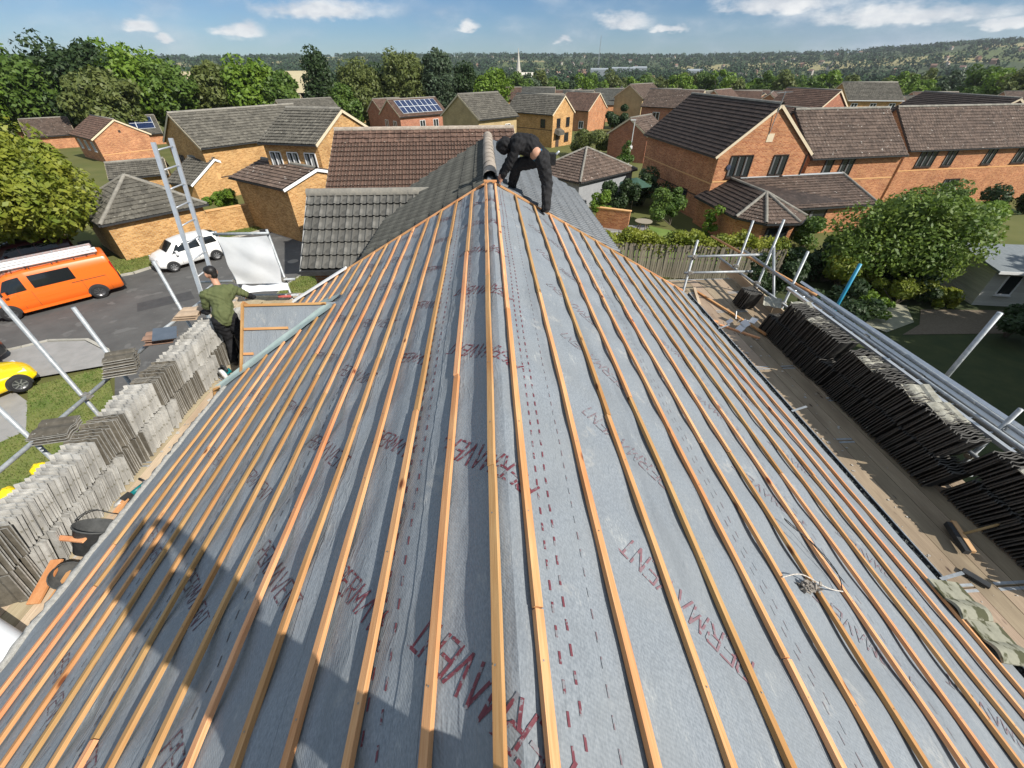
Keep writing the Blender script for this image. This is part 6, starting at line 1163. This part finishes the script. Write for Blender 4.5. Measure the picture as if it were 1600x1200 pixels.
# ================================================================== vehicles
TYRE=mat('tyre_rubber',(.015,.015,.016),(.025,.025,.026),rough=.8); RIM=mat('alloy_rim',(.45,.46,.47),(.55,.56,.57),rough=.35,metal=.8); RIMD=mat('dark_alloy_rim',(.10,.10,.105),(.17,.17,.175),rough=.4,metal=.7)
CGLASS=glassmat('car_glass',(.012,.015,.017),.06); REDL=mat('rear_lamp_red',(.35,.01,.01),(.4,.02,.02),rough=.25); WHL=mat('head_lamp',(.5,.52,.54),(.6,.62,.64),rough=.15)
def paint(name,c):
    m=mat(name,c,tuple(min(1,v*1.04) for v in c),scale=3,rough=.32,spec=.5); b=m.node_tree.nodes['Principled BSDF']; b.inputs['Coat Weight'].default_value=.6; b.inputs['Coat Roughness'].default_value=.08; return m
def vehicle(name,label,cat,loc,rz,st,wheels,wr,pm,sidewin,screens,rim=RIM,lamps=(),arch=.06,mirror=None,handles=(),trim=True,group=None,seams=()):
    """st: stations (x,hw_sill,hw_belt,hw_roof,z_sill,z_belt,z_roof); local x forward, y left"""
    T=thing(name,label,cat,loc,rz,group); A=np.array(st); xs=A[:,0]
    q=lambda x:[float(np.interp(x,xs,A[:,k])) for k in range(1,7)]
    def ring(x):
        a,b,c,z0,zb,zr=q(x); return [(0,z0),(a*.9,z0),(a,z0+.06),((a+b)/2+.03,(z0*.6+zb*.4)),(b+.012,zb-.10),(b,zb),((b*.5+c*.5)+.01,(zb+zr)/2),(c+.0,zr-.075),(c-.05,zr-.022),(c*.6,zr+.006),(0,zr+.018)]
    n=60; X=np.unique(np.concatenate([np.linspace(xs[0],xs[-1],n),xs])); P=[]
    for x in X:
        r=ring(x); full=[(y,z) for y,z in r]+[(-y,z) for y,z in r[-2:0:-1]]; P.append([(x,y,z) for y,z in full]+[(x,full[0][0],full[0][1])])
    P=np.array(P)[:, ::-1]; me=grid('body',P,pm); o=ob('body',me,T)
    mb=MB(); mb.poly([tuple(p) for p in P[0][:-1]]); mb.poly([tuple(p) for p in P[-1][:-1]][::-1]); mb.build('end_panel',pm,T)
    def side(x,t,s,off=.007):
        a,b,c,z0,zb,zr=q(x); t=max(0,min(1,t)); pts=[(b,zb),((b+c)/2+.01,(zb+zr)/2),(c,zr-.075)]
        y,z=(pts[0][0]+(pts[1][0]-pts[0][0])*t*2,pts[0][1]+(pts[1][1]-pts[0][1])*t*2) if t<.5 else (pts[1][0]+(pts[2][0]-pts[1][0])*(t-.5)*2,pts[1][1]+(pts[2][1]-pts[1][1])*(t-.5)*2)
        return (x,s*(y+off),z+.002)
    for (xa,xb,ta,tb,ska,skb) in sidewin:      # ska/skb shift the top edge
        for s in (-1,1):
            G=np.zeros((10,6,3))
            for i in range(10):
                for j in range(6):
                    v=j/5; x=xa+ska*v+(xb+skb*v-xa-ska*v)*i/9; G[i,j]=side(x,ta+(tb-ta)*v,s)
            if s>0: G=G[::-1]
            ob('side_window',grid('side_window',G,CGLASS),T)
    for sx in seams:
        for s in (-1,1):
            a,b,c,z0,zb,zr=q(sx); MB().path([(sx,s*(a+.004),z0+.07),(sx,s*((a+b)/2+.034),z0*.6+zb*.4),(sx,s*(b+.016),zb-.1),(sx,s*(b+.005),zb)],.006,n=5).build('door_seam',M_BLACKP,T)
    for (xa,xb,f0,f1,nm,m) in screens:
        G=np.zeros((8,9,3))
        for i in range(8):
            x=xa+(xb-xa)*i/7; a,b,c,z0,zb,zr=q(x); ff=f0+(f1-f0)*i/7; d=.012
            for j in range(9): y=(j/8*2-1)*c*ff; G[i,j]=(x+(.008 if xb>0 else -.008),y,zr+.022-.02*abs(j/4-1)**3+d)
        ob(nm,grid(nm,G if True else G[::-1],m),T)
    for (wx,hw) in wheels:
        for s in (-1,1):
            zc=q(wx)[3]+.02; ra=wr+arch*.7; t0=math.asin(max(-.9,(zc-wr)/ra)); mb=MB(); mb.prism([(wx+ra*math.cos(t),s*(hw-.25),wr+ra*math.sin(t)) for t in np.linspace(t0,math.pi-t0,22)],(0,s*.256,0)); mb.build('wheel_arch',M_BLACKP,T)
            w=thing('tmp','','') if False else None
            mb=MB(); mb.lathe([(wr*.62,-.09),(wr*.93,-.1),(wr,-.06),(wr,.06),(wr*.93,.1),(wr*.62,.09)],axis='y',n=30); t=mb.build('wheel',TYRE,T,True,loc=(wx,s*(hw-.075),wr))
            mb=MB(); mb.lathe([(wr*.64,.085),(wr*.60,.06),(wr*.15,.055),(0,.06)],axis='y',n=30); 
            if s<0: mb.v=[(x,-y,z) for x,y,z in mb.v]
            mb.build('rim',RIMD,t,True)
            mb=MB()
            for k in range(7): a=2*math.pi*k/7; mb.bar((wr*.1*math.cos(a),s*.075,wr*.1*math.sin(a)),(wr*.62*math.cos(a),s*.085,wr*.62*math.sin(a)),.035,.02,up=(0,1,0))
            mb.lathe([(wr*.66,s*.088),(wr*.60,s*.088)],axis='y',n=30); mb.build('spokes',rim,t)
    for (nm,c,d,m) in lamps: mb=MB(); mb.box(c,d); mb.build(nm,m,T)
    if mirror:
        for s in (-1,1): mb=MB(); mb.box((mirror[0],s*(mirror[1]+.1),mirror[2]),(.12,.2,.2)); mb.build('door_mirror',pm if s>0 else pm,T)
    if trim:
        for s in (-1,1):
            mb=MB()
            for hx,hz in handles: p=side(hx,0,s,.02); mb.box((hx,p[1],hz),(.2,.03,.04))
            if handles: mb.build('door_handle',M_BLACKP if not pm else pm,T)
    return T
ORANGE=paint('orange_paint',(.74,.14,.012))
VST=[(-2.66,.90,.94,.83,.36,1.12,1.87),(-2.62,.95,.975,.86,.30,1.12,1.94),(-2.5,.965,.988,.87,.27,1.12,1.97),(-1,.97,.99,.87,.25,1.12,1.985),(.4,.97,.99,.87,.25,1.11,1.98),(1.0,.97,.99,.84,.25,1.09,1.92),(1.25,.97,.98,.80,.25,1.08,1.84),(1.95,.96,.96,.80,.26,1.0,1.22),(2.45,.93,.92,.78,.3,.84,1.0),(2.62,.84,.84,.70,.34,.72,.86),(2.70,.70,.70,.6,.4,.6,.72)]
vloc=(-21.79,19.78,.03); vrz=math.atan2(-.68,-.73)
VAN=vehicle('orange_van','bright orange panel van with dark side windows and a loaded roof rack','van',vloc,vrz,VST,[(1.62,1.018),(-1.62,1.018)],.345,ORANGE,
  [(-1.15,.35,.10,.80,.02,.0),(.62,1.62,.10,.86,.0,-.45)],[(1.27,1.93,.86,.9,'windscreen',CGLASS)],rim=RIMD,lamps=[('tail_lamp',(-2.64,.90,1.25),(.07,.10,.75),REDL),('tail_lamp',(-2.64,-.90,1.25),(.07,.10,.75),REDL),('head_lamp',(2.5,.72,.86),(.25,.25,.2),WHL),('bumper',(-2.70,0,.42),(.1,1.7,.22),M_BLACKP),('number_plate',(-2.755,0,.75),(.02,.52,.12),mat('yellow_plate',(.7,.55,.05)))],arch=.075,mirror=(1.35,.98,1.2),seams=(.52,-1.28,1.55))
for s in (-1,1):
    mb=MB(); mb.bar((-1.2,s*1.002,.78),(1.0,s*1.007,.74),.02,.035); mb.build('side_crease',ORANGE,VAN); mb=MB(); mb.bar((-1.25,s*1.0,.30),(1.22,s*1.0,.30),.06,.12); mb.build('side_skirt',ORANGE,VAN); mb=MB(); mb.bar((-2.2,s*1.003,1.06),(-.9,s*1.008,1.06),.012,.02); mb.build('door_rail',M_BLACKP,VAN)
    mb=MB(); mb.path([(-2.35,s*.78,2.0),(-2.3,s*.78,2.11),(1.0,s*.78,2.10),(1.1,s*.78,1.95)],.02,n=8)
    for x in (-1.5,-.7,.1,.7): mb.tube((x,s*.78,1.98),(x,s*.78,2.1),.018,n=6)
    mb.build('roof_rail',M_BLACKP,VAN,True)
    for xa in (-2.2,1.02): MB().bar((xa,s*.995,.35),(xa,s*1.0,1.1),.006,.012,up=(0,1,0)).build('door_seam',M_BLACKP,VAN)
mb=MB()
for x in (-2.0,-.9,.2,.95): mb.bar((x,-.78,2.08),(x,.78,2.08),.05,.03)
mb.build('rack_bar',M_BLACKP,VAN)
def on_van(x,y,z):
    c,s=math.cos(vrz),math.sin(vrz); return Vector((vloc[0]+x*c-y*s,vloc[1]+x*s+y*c,vloc[2]+z))
for k,(y,z,r) in enumerate(((.62,2.15,.055),(.48,2.15,.055),(.34,2.16,.055),(.52,2.25,.05))):
    o=thing('white_pipe','white plastic pipe strapped on the roof rack of the orange van','pipe',(0,0,0),0,'white pipes on the van'); MB().tube(on_van(-2.45,y,z),on_van(2.0,y-.02,z),r,n=14).build('pipe',M_WHITE,o,True)
side=on_van(0,1,0)-on_van(0,0,0)
ladder('roof_ladder','white-painted ladder lying flat on the roof rack of the orange van',on_van(-2.3,-.05,2.18),on_van(2.25,-.05,2.18),side,.42,M_WHITE,14,rail=(.035,.08))
ladder('roof_ladder','aluminium ladder on the far side of the orange van\'s roof rack',on_van(-2.35,-.52,2.18),on_van(2.1,-.52,2.18),side,.38,M_ALU,14,rail=(.035,.08))
PST=[(-1.80,.62,.66,.56,.42,.95,1.28),(-1.72,.74,.77,.62,.32,.98,1.45),(-1.3,.79,.80,.62,.26,.98,1.55),(0,.80,.81,.62,.24,.95,1.57),(.5,.80,.81,.60,.24,.94,1.50),(.62,.8,.8,.59,.24,.93,1.46),(1.12,.79,.79,.60,.24,.90,1.04),(1.55,.76,.75,.6,.26,.78,.93),(1.74,.68,.66,.52,.32,.66,.80),(1.82,.5,.5,.4,.38,.56,.68)]
WCAR=vehicle('white_hatchback','small white hatchback parked at the kerb by the brick garage','car',(-18.0,24.75,.03),math.atan2(-.76,-.65),PST,[(1.15,.84),(-1.15,.84)],.29,paint('white_paint',(.80,.80,.79)),[(-1.5,-.62,.12,.82,.12,.0),(-.55,.1,.1,.84,.0,.0),(.16,1.0,.1,.84,.0,-.45)],[(.64,1.10,.86,.92,'windscreen',CGLASS),(-1.70,-1.45,.5,.7,'rear_window',CGLASS)],lamps=[('head_lamp',(1.62,.58,.72),(.2,.22,.16),WHL),('head_lamp',(1.62,-.58,.72),(.2,.22,.16),WHL),('grille',(1.80,0,.45),(.06,.9,.14),M_BLACKP),('number_plate',(1.845,0,.42),(.015,.5,.11),M_WHITE),('bumper_trim',(1.70,.45,.36),(.2,.4,.1),M_BLACKP),('tail_lamp',(-1.74,.66,1.1),(.06,.1,.3),REDL),('tail_lamp',(-1.74,-.66,1.1),(.06,.1,.3),REDL)],mirror=(.72,.80,1.0),handles=((-.15,.86),(-.9,.88)),seams=(.62,-.28,-.98))
RST=[(-1.72,.5,.5,.4,.32,.6,.72),(-1.6,.72,.72,.55,.26,.70,.84),(-1.1,.80,.80,.6,.2,.76,.92),(-.7,.8,.8,.52,.2,.76,1.10),(-.2,.8,.8,.52,.2,.74,1.16),(.1,.8,.8,.52,.2,.73,1.12),(.62,.8,.79,.6,.2,.70,.84),(1.1,.8,.79,.62,.2,.66,.78),(1.5,.72,.7,.56,.22,.54,.66),(1.68,.6,.56,.44,.26,.44,.54),(1.75,.4,.4,.3,.3,.38,.46)]
vehicle('yellow_sports_car','low bright yellow sports car on the drive at the left edge','car',(-18.42,11.85,.11),math.atan2(.83,.55),RST,[(1.15,.832),(-1.15,.832)],.31,paint('yellow_paint',(.86,.60,.0)),[(-.6,.45,.12,.75,.1,-.35)],[(.12,.60,.86,.95,'windscreen',CGLASS)],lamps=[('head_lamp',(1.42,.5,.60),(.25,.2,.08),WHL),('head_lamp',(1.42,-.5,.60),(.25,.2,.08),WHL)],mirror=(.5,.8,.8))
vehicle('black_car','black car showing only its rear wheel and bumper behind the yellow car','car',(-21.05,13.35,.11),math.atan2(.83,.55),[tuple([a[0]*1.08]+list(a[1:])) for a in PST],[(1.25,.84),(-1.25,.84)],.3,paint('black_paint',(.012,.013,.015)),[(-1.5,-.62,.12,.82,.12,.0),(-.55,.1,.1,.84,.0,.0),(.16,1.0,.1,.84,.0,-.45)],[(.64,1.10,.86,.92,'windscreen',CGLASS)],mirror=(.72,.80,1.0))
vehicle('dark_red_car','dark red car under the big tree behind the orange van','car',(-26.6,24.3,.08),R(-138),[tuple([a[0]*1.15]+list(a[1:])) for a in PST],[(1.32,.84),(-1.32,.84)],.31,paint('maroon_paint',(.06,.012,.015)),[(-1.5,-.62,.12,.82,.12,.0),(-.55,.1,.1,.84,.0,.0),(.16,1.0,.1,.84,.0,-.45)],[(.64,1.2,.86,.92,'windscreen',CGLASS)],mirror=(.72,.80,1.0))
vehicle('silver_car','pale car cut off by the left edge behind the orange van','car',(-29.4,21.6,.08),R(-138),[tuple([a[0]*1.15]+list(a[1:])) for a in PST],[(1.32,.84),(-1.32,.84)],.31,paint('silver_paint',(.62,.64,.65)),[(-1.5,-.62,.12,.82,.12,.0),(-.55,.1,.1,.84,.0,.0),(.16,1.0,.1,.84,.0,-.45)],[(.64,1.2,.86,.92,'windscreen',CGLASS)],mirror=(.72,.80,1.0))
wb_=thing('wheelie_bin','dark grey wheelie bin in the shade under the big tree','bin',(-24.1,25.4,.1),R(40)); mb=MB(); mb.prism([(-.26,-.28,.08),(.26,-.28,.08),(.26,.28,.08),(-.26,.28,.08)],(0,0,.9)); mb.build('tub',M_BLACKP,wb_); mb=MB(); mb.box((0,0,1.01),(.58,.64,.06)); mb.build('lid',mat('bin_lid',(.03,.045,.04),(.04,.055,.05)),wb_)
# ================================================================== people
SKIN=mat('skin',(.42,.22,.14),(.50,.28,.19),scale=20,rough=.55); HAIR=mat('black_hair',(.008,.007,.007),(.02,.017,.015),scale=60,rough=.5); OLIVE=mat('olive_cotton',(.075,.09,.035),(.105,.12,.05),scale=14,rough=.9,bump=.6,bscale=22,bdist=.012); BLK=mat('black_cotton',(.006,.006,.007),(.014,.014,.016),scale=14,rough=.85,bump=.6,bscale=20,bdist=.014); GREY=mat('dark_grey_trouser',(.012,.012,.013),(.025,.025,.027),scale=10,rough=.9,bump=.7,bscale=16,bdist=.016); BOOT=mat('boot_leather',(.03,.024,.02),(.06,.05,.04),rough=.6); BLUEB=mat('blue_waistband',(.02,.10,.18),(.03,.13,.22))
def capsule(mb,a,b,ra,rb,n=12):
    a=Vector(a);b=Vector(b);d=b-a; L=d.length
    if L<1e-4: d=Vector((0,0,1)); b=a+d*1e-3; L=1e-3
    d=d/L; u=d.orthogonal().normalized(); v=d.cross(u); k=len(mb.v); rows=[]
    for i in range(5): t=math.pi/2*(1-i/4); rows.append((-math.sin(t)*ra,math.cos(t)*ra))
    for i in range(5): t=math.pi/2*(i/4); rows.append((L+math.sin(t)*rb,math.cos(t)*rb))
    for (h,r) in rows:
        for j in range(n): t=2*math.pi*j/n; mb.v.append(tuple(a+d*h+(u*math.cos(t)+v*math.sin(t))*max(r,1e-4)))
    for i in range(len(rows)-1):
        for j in range(n): l=(j+1)%n; mb.f.append((k+i*n+j,k+i*n+l,k+(i+1)*n+l,k+(i+1)*n+j))
    mb.f.append(tuple(k+n-1-j for j in range(n))); mb.f.append(tuple(k+(len(rows)-1)*n+j for j in range(n)))
def hand(w,d,up,s,curl=.5):
    """capsules for a hand: wrist, pointing dir, palm normal, side"""
    w=Vector(w);d=Vector(d).normalized();n=Vector(up).normalized(); sd=d.cross(n).normalized(); n=sd.cross(d); C=[(w,w+d*.075,.026,.032)]
    for k in range(4):
        b=w+d*.085+sd*(.030-.02*k); l=(.038,.043,.041,.032)[k]; m=b+d*l*math.cos(curl*.6)-n*l*math.sin(curl*.6); e=m+d*l*.8*math.cos(curl*1.6)-n*l*.8*math.sin(curl*1.6); C+=[(b,m,.0095,.0088),(m,e,.0088,.0075)]
    b=w+d*.03+sd*.026*s; m=b+d*.03+sd*.025*s-n*.012; C+=[(b,m,.013,.011),(m,m+d*.03-n*.012,.011,.009)]; return C
def person(name,label,caps,voxel=.011,smooth=4):
    """caps: (a,b,ra,rb,material)"""
    mb=MB()
    for a,b,ra,rb,m in caps: capsule(mb,a,b,ra,rb)
    tmp=bpy.data.objects.new('tmp',mb.me('tmp',None)); COL.objects.link(tmp); r=tmp.modifiers.new('r','REMESH'); r.mode='VOXEL'; r.voxel_size=voxel; s=tmp.modifiers.new('s','SMOOTH'); s.factor=.5; s.iterations=smooth
    bpy.context.view_layer.update(); dg=bpy.context.evaluated_depsgraph_get(); me=bpy.data.meshes.new_from_object(tmp.evaluated_get(dg)); bpy.data.objects.remove(tmp)
    ms=[]; 
    for c in caps:
        if c[4] not in ms: ms.append(c[4])
    me.materials.clear()
    for m in ms: me.materials.append(m)
    n=len(me.polygons); C=np.zeros(n*3); me.polygons.foreach_get('center',C); C=C.reshape(-1,3); best=np.full(n,1e9); idx=np.zeros(n,dtype=np.int32)
    for a,b,ra,rb,m in caps:
        a=np.array(a);b=np.array(b);d=b-a; L=max(d@d,1e-9); t=np.clip(((C-a)@d)/L,0,1); dist=np.linalg.norm(C-a-t[:,None]*d,axis=1)-(ra+(rb-ra)*t); k=dist<best; best[k]=dist[k]; idx[k]=ms.index(m)
    nv=len(me.vertices); co=np.zeros(nv*3); me.vertices.foreach_get('co',co); co=co.reshape(-1,3); no=np.zeros(nv*3); me.vertices.foreach_get('normal',no); no=no.reshape(-1,3)
    cl=np.zeros(nv,bool)
    for p in me.polygons:
        if ms[idx[p.index]] not in (SKIN,HAIR): cl[list(p.vertices)]=True
    wv=.0045*np.sin(38*co[:,2]+22*co[:,0]+9*np.sin(14*co[:,1]))+.004*np.sin(61*co[:,2]-33*co[:,1]+6*np.sin(17*co[:,0]))+.003*np.sin(25*(co[:,0]+co[:,1])+51*co[:,2])
    co=co+no*np.where(cl,wv,0)[:,None]; me.vertices.foreach_set('co',co.reshape(-1))
    me.polygons.foreach_set('material_index',idx); me.polygons.foreach_set('use_smooth',np.ones(n,dtype=bool)); me.name=name
    T=thing(name,label,'person',tuple(caps[0][0])); T.location=(0,0,0); o=ob('body',me,T); return T
def limb(*pts): return [(pts[i][0],pts[i+1][0],pts[i][1],pts[i+1][1],pts[i][2]) for i in range(len(pts)-1)]
V3=Vector
def head(c,f,hair=True,up=(0,0,1),r=.092):
    c=V3(c);f=V3(f).normalized();u=V3(up); s=f.cross(u).normalized(); u=s.cross(f); H=[(c+u*.02-f*.012,c+u*.0+f*.015,r,r*.93,SKIN),(c-u*.05+f*.03,c-u*.075+f*.05,.062,.045,SKIN),(c-u*.005+f*.098,c-u*.03+f*.112,.012,.016,SKIN),(c-u*.06+f*.085,c-u*.066+f*.087,.02,.02,SKIN)]
    for k in (-1,1): H.append((c+s*.09*k-u*.03,c+s*.092*k+u*.015-f*.01,.014,.02,SKIN)); H.append((c+s*.033*k+f*.083+u*.005,c+s*.036*k+f*.083+u*.005,.013,.013,HAIR))
    if hair: H+=[(c+u*.045-f*.03,c+u*.055+f*.03,r*.98,r*.80,HAIR),(c-f*.05-u*.0,c-f*.055-u*.03,r*.72,r*.6,HAIR)]
    return H
# worker in the olive T-shirt on the left scaffold, back to the camera
f1=V3((-.6,.8,0)); r1=V3((.8,.6,0))
pel=V3((-4.47,6.22,6.14)); che=V3((-4.53,6.46,6.46)); nk=V3((-4.57,6.57,6.60)); hd=V3((-4.645,6.665,6.755))
caps=[(pel+V3((0,.02,.05)),che,.15,.165,OLIVE),(che-r1*.09,che+r1*.09,.135,.135,OLIVE),(che-r1*.10+V3((0,0,.07)),che+r1*.10+V3((0,0,.07)),.09,.09,OLIVE),(pel-r1*.06,pel+r1*.06,.135,.135,BLK),(pel+V3((0,.0,.03)),pel+V3((0,.02,.10)),.158,.158,OLIVE),(nk-V3((0,0,.05)),hd-V3((0,0,.05)),.056,.054,SKIN)]
caps+=head(hd,(-.85,.45,-.25))
shL=che-r1*.19+V3((0,0,.07)); shR=che+r1*.19+V3((0,0,.06)); elL=V3((-4.80,6.36,6.20)); elR=V3((-4.21,6.78,6.26)); haL=V3((-4.98,6.50,6.14)); haR=V3((-4.42,7.00,6.16))
caps+=limb((shL,.075,OLIVE),(shL.lerp(elL,.62),.064,OLIVE))+limb((shL.lerp(elL,.55),.052,BLK),(elL,.046,BLK),(haL,.032,BLK))+limb((shR,.075,OLIVE),(shR.lerp(elR,.62),.064,OLIVE))+limb((shR.lerp(elR,.55),.052,BLK),(elR,.046,BLK),(haR,.032,BLK))
caps+=[(*c,SKIN) for c in hand(haL,haL-elL,(0,0,1),1)]+[(*c,SKIN) for c in hand(haR,haR-elR,(0,0,1),-1)]
for s,kn,an in ((-1,V3((-4.56,6.22,5.74)),V3((-4.55,6.07,5.41))),(1,V3((-4.36,6.26,5.75)),V3((-4.36,6.12,5.41)))):
    hp=pel+r1*.085*s-V3((0,0,.04)); caps+=limb((hp,.105,BLK),(kn,.075,BLK),(an,.055,BLK)); caps+=[(an-V3((0,0,.035))-f1*.03,an-V3((0,0,.05))+f1*.15,.042,.036,BOOT)]
person('person','person in olive T-shirt and black trousers bending over the left tile stack',caps)
# worker in black bent double at the far end of the ridge
pel=V3((.90,7.64,8.27)); mid=V3((.73,7.67,8.43)); che=V3((.54,7.72,8.45)); nk=V3((.42,7.74,8.42)); hd=V3((.30,7.74,8.42)); r2=V3((0,1,0))
caps=[(pel,mid,.14,.145,BLK),(mid,che,.165,.16,BLK),(che-r2*.11,che+r2*.11,.13,.13,BLK),(pel-r2*.07+V3((.03,0,-.02)),pel+r2*.07+V3((.03,0,-.02)),.14,.14,GREY),(pel+V3((-.075,-.06,.055)),pel+V3((-.065,-.04,.055)),.108,.108,SKIN),(pel+V3((-.04,-.045,.03)),pel+V3((-.035,-.03,.03)),.119,.119,BLUEB),(nk,hd,.055,.055,SKIN)]
caps+=[(hd+V3((.02,0,.02)),hd+V3((-.03,.02,-.01)),.112,.105,BLK),(hd+V3((.06,0,-.02)),hd+V3((0,0,-.05)),.10,.09,BLK)]+head(hd+V3((-.01,.04,-.035)),(-.2,.75,-.6),up=(-.9,.1,.3))
sN=che+V3((-.03,-.17,-.02)); sF=che+V3((-.03,.17,-.02)); eN=V3((.38,7.56,8.17)); eF=V3((.40,7.94,8.18)); hN=V3((.27,7.60,7.98)); hF=V3((.25,7.80,7.98))
caps+=limb((sN,.085,BLK),(eN,.066,BLK),(hN,.045,BLK))+limb((sF,.085,BLK),(eF,.066,BLK),(hF,.045,BLK))+[(*c,SKIN) for c in hand(hN,hN-eN,(-1,0,.3),1)]+[(*c,SKIN) for c in hand(hF,hF-eF,(-1,0,.3),-1)]
for hp,kn,an,fd in ((pel+V3((.04,-.10,-.06)),V3((1.03,7.56,7.86)),V3((1.02,7.47,7.49)),V3((-.2,.95,-.1))),(pel+V3((0,.10,-.06)),V3((.52,7.86,8.10)),V3((.45,7.92,7.79)),V3((-.8,.4,0)))):
    caps+=limb((hp,.13,GREY),(kn,.10,GREY),(an,.078,GREY)); fd=fd.normalized(); caps+=[(an-V3((0,0,.03))-fd*.03,an-V3((0,0,.045))+fd*.15,.045,.04,BOOT)]
W2=person('person','person dressed in black bent double at the far end of the ridge',caps)
tl=thing('tool_pouch','dark tool pouch with a bright steel tool on the bent person\'s hip','tool pouch',(1.10,7.60,8.24)); mb=MB(); mb.box((0,0,0),(.10,.2,.16)); mb.build('pouch',BLK,tl); mb=MB(); mb.tube((.03,-.05,.05),(.10,-.08,.12),.018,n=8); mb.build('tool',M_ALU,tl,True)
# the photographer, standing astride the ridge behind the camera: only the shadow is seen
FW=V3((math.sin(R(3.197))*math.cos(R(38.55)),math.cos(R(3.197))*math.cos(R(38.55)),-math.sin(R(38.55)))); RT=V3((math.cos(R(3.197)),-math.sin(R(3.197)),0)); C0=V3((0,0,9.5))
pel=V3((.03,-.22,8.60)); che=V3((.02,-.33,9.02)); nk=V3((.02,-.33,9.18)); hd=V3((.02,-.27,9.33)); r3=V3((1,0,0))
caps=[(pel,che,.18,.20,BLK),(che-r3*.12,che+r3*.12,.16,.16,BLK),(pel-r3*.09,pel+r3*.09,.17,.17,GREY),(nk-V3((0,0,.04)),hd-V3((0,0,.05)),.06,.06,SKIN)]+head(hd,(0,.8,-.5),r=.11)
for s in (-1,1):
    sh_=che+r3*.19*s+V3((0,0,.08)); el_=V3((.38*s,-.28,9.06)); ha_=C0-FW*.09+RT*.13*s-V3((0,0,.02)); caps+=limb((sh_,.10,BLK),(el_,.08,BLK),(ha_,.055,SKIN)); caps+=[(*c,SKIN) for c in hand(ha_,-RT*s*.4+V3((0,.1,.5)),FW,s)]
    fx=.05+.42*s; hp=pel+r3*.09*s; kn=V3((.05+.28*s,-.14,8.22)); an=V3((fx,-.12,RZ-abs(fx-RX)*TAN+.11)); caps+=limb((hp,.13,GREY),(kn,.10,GREY),(an,.075,GREY)); caps+=[(an-V3((0,.10,.03)),an+V3((0,.08,-.05)),.045,.04,BOOT)]
person('person','person in dark clothes standing astride the ridge holding a phone, behind the camera',caps)
pz=thing('phone','black phone held up by the person astride the ridge','phone',C0-FW*.028); mb=MB(); mb.box((0,0,0),(.155,.075,.009)); o=mb.build('case',M_BLACKP,pz); o.rotation_euler=cam.rotation_euler
# ================================================================== air
hz=MB(); hz.box((0,0,40),(5900,5900,122)); hm=bpy.data.materials.new('haze'); hm.use_nodes=True; n=hm.node_tree; n.nodes.clear(); pv=n.nodes.new('ShaderNodeVolumePrincipled'); pv.inputs['Color'].default_value=(.86,.92,1,1); pv.inputs['Density'].default_value=.00009; pv.inputs['Anisotropy'].default_value=.2; ou=n.nodes.new('ShaderNodeOutputMaterial'); n.links.new(pv.outputs[0],ou.inputs['Volume'])
tag(hz.build('haze',hm),kind='stuff')
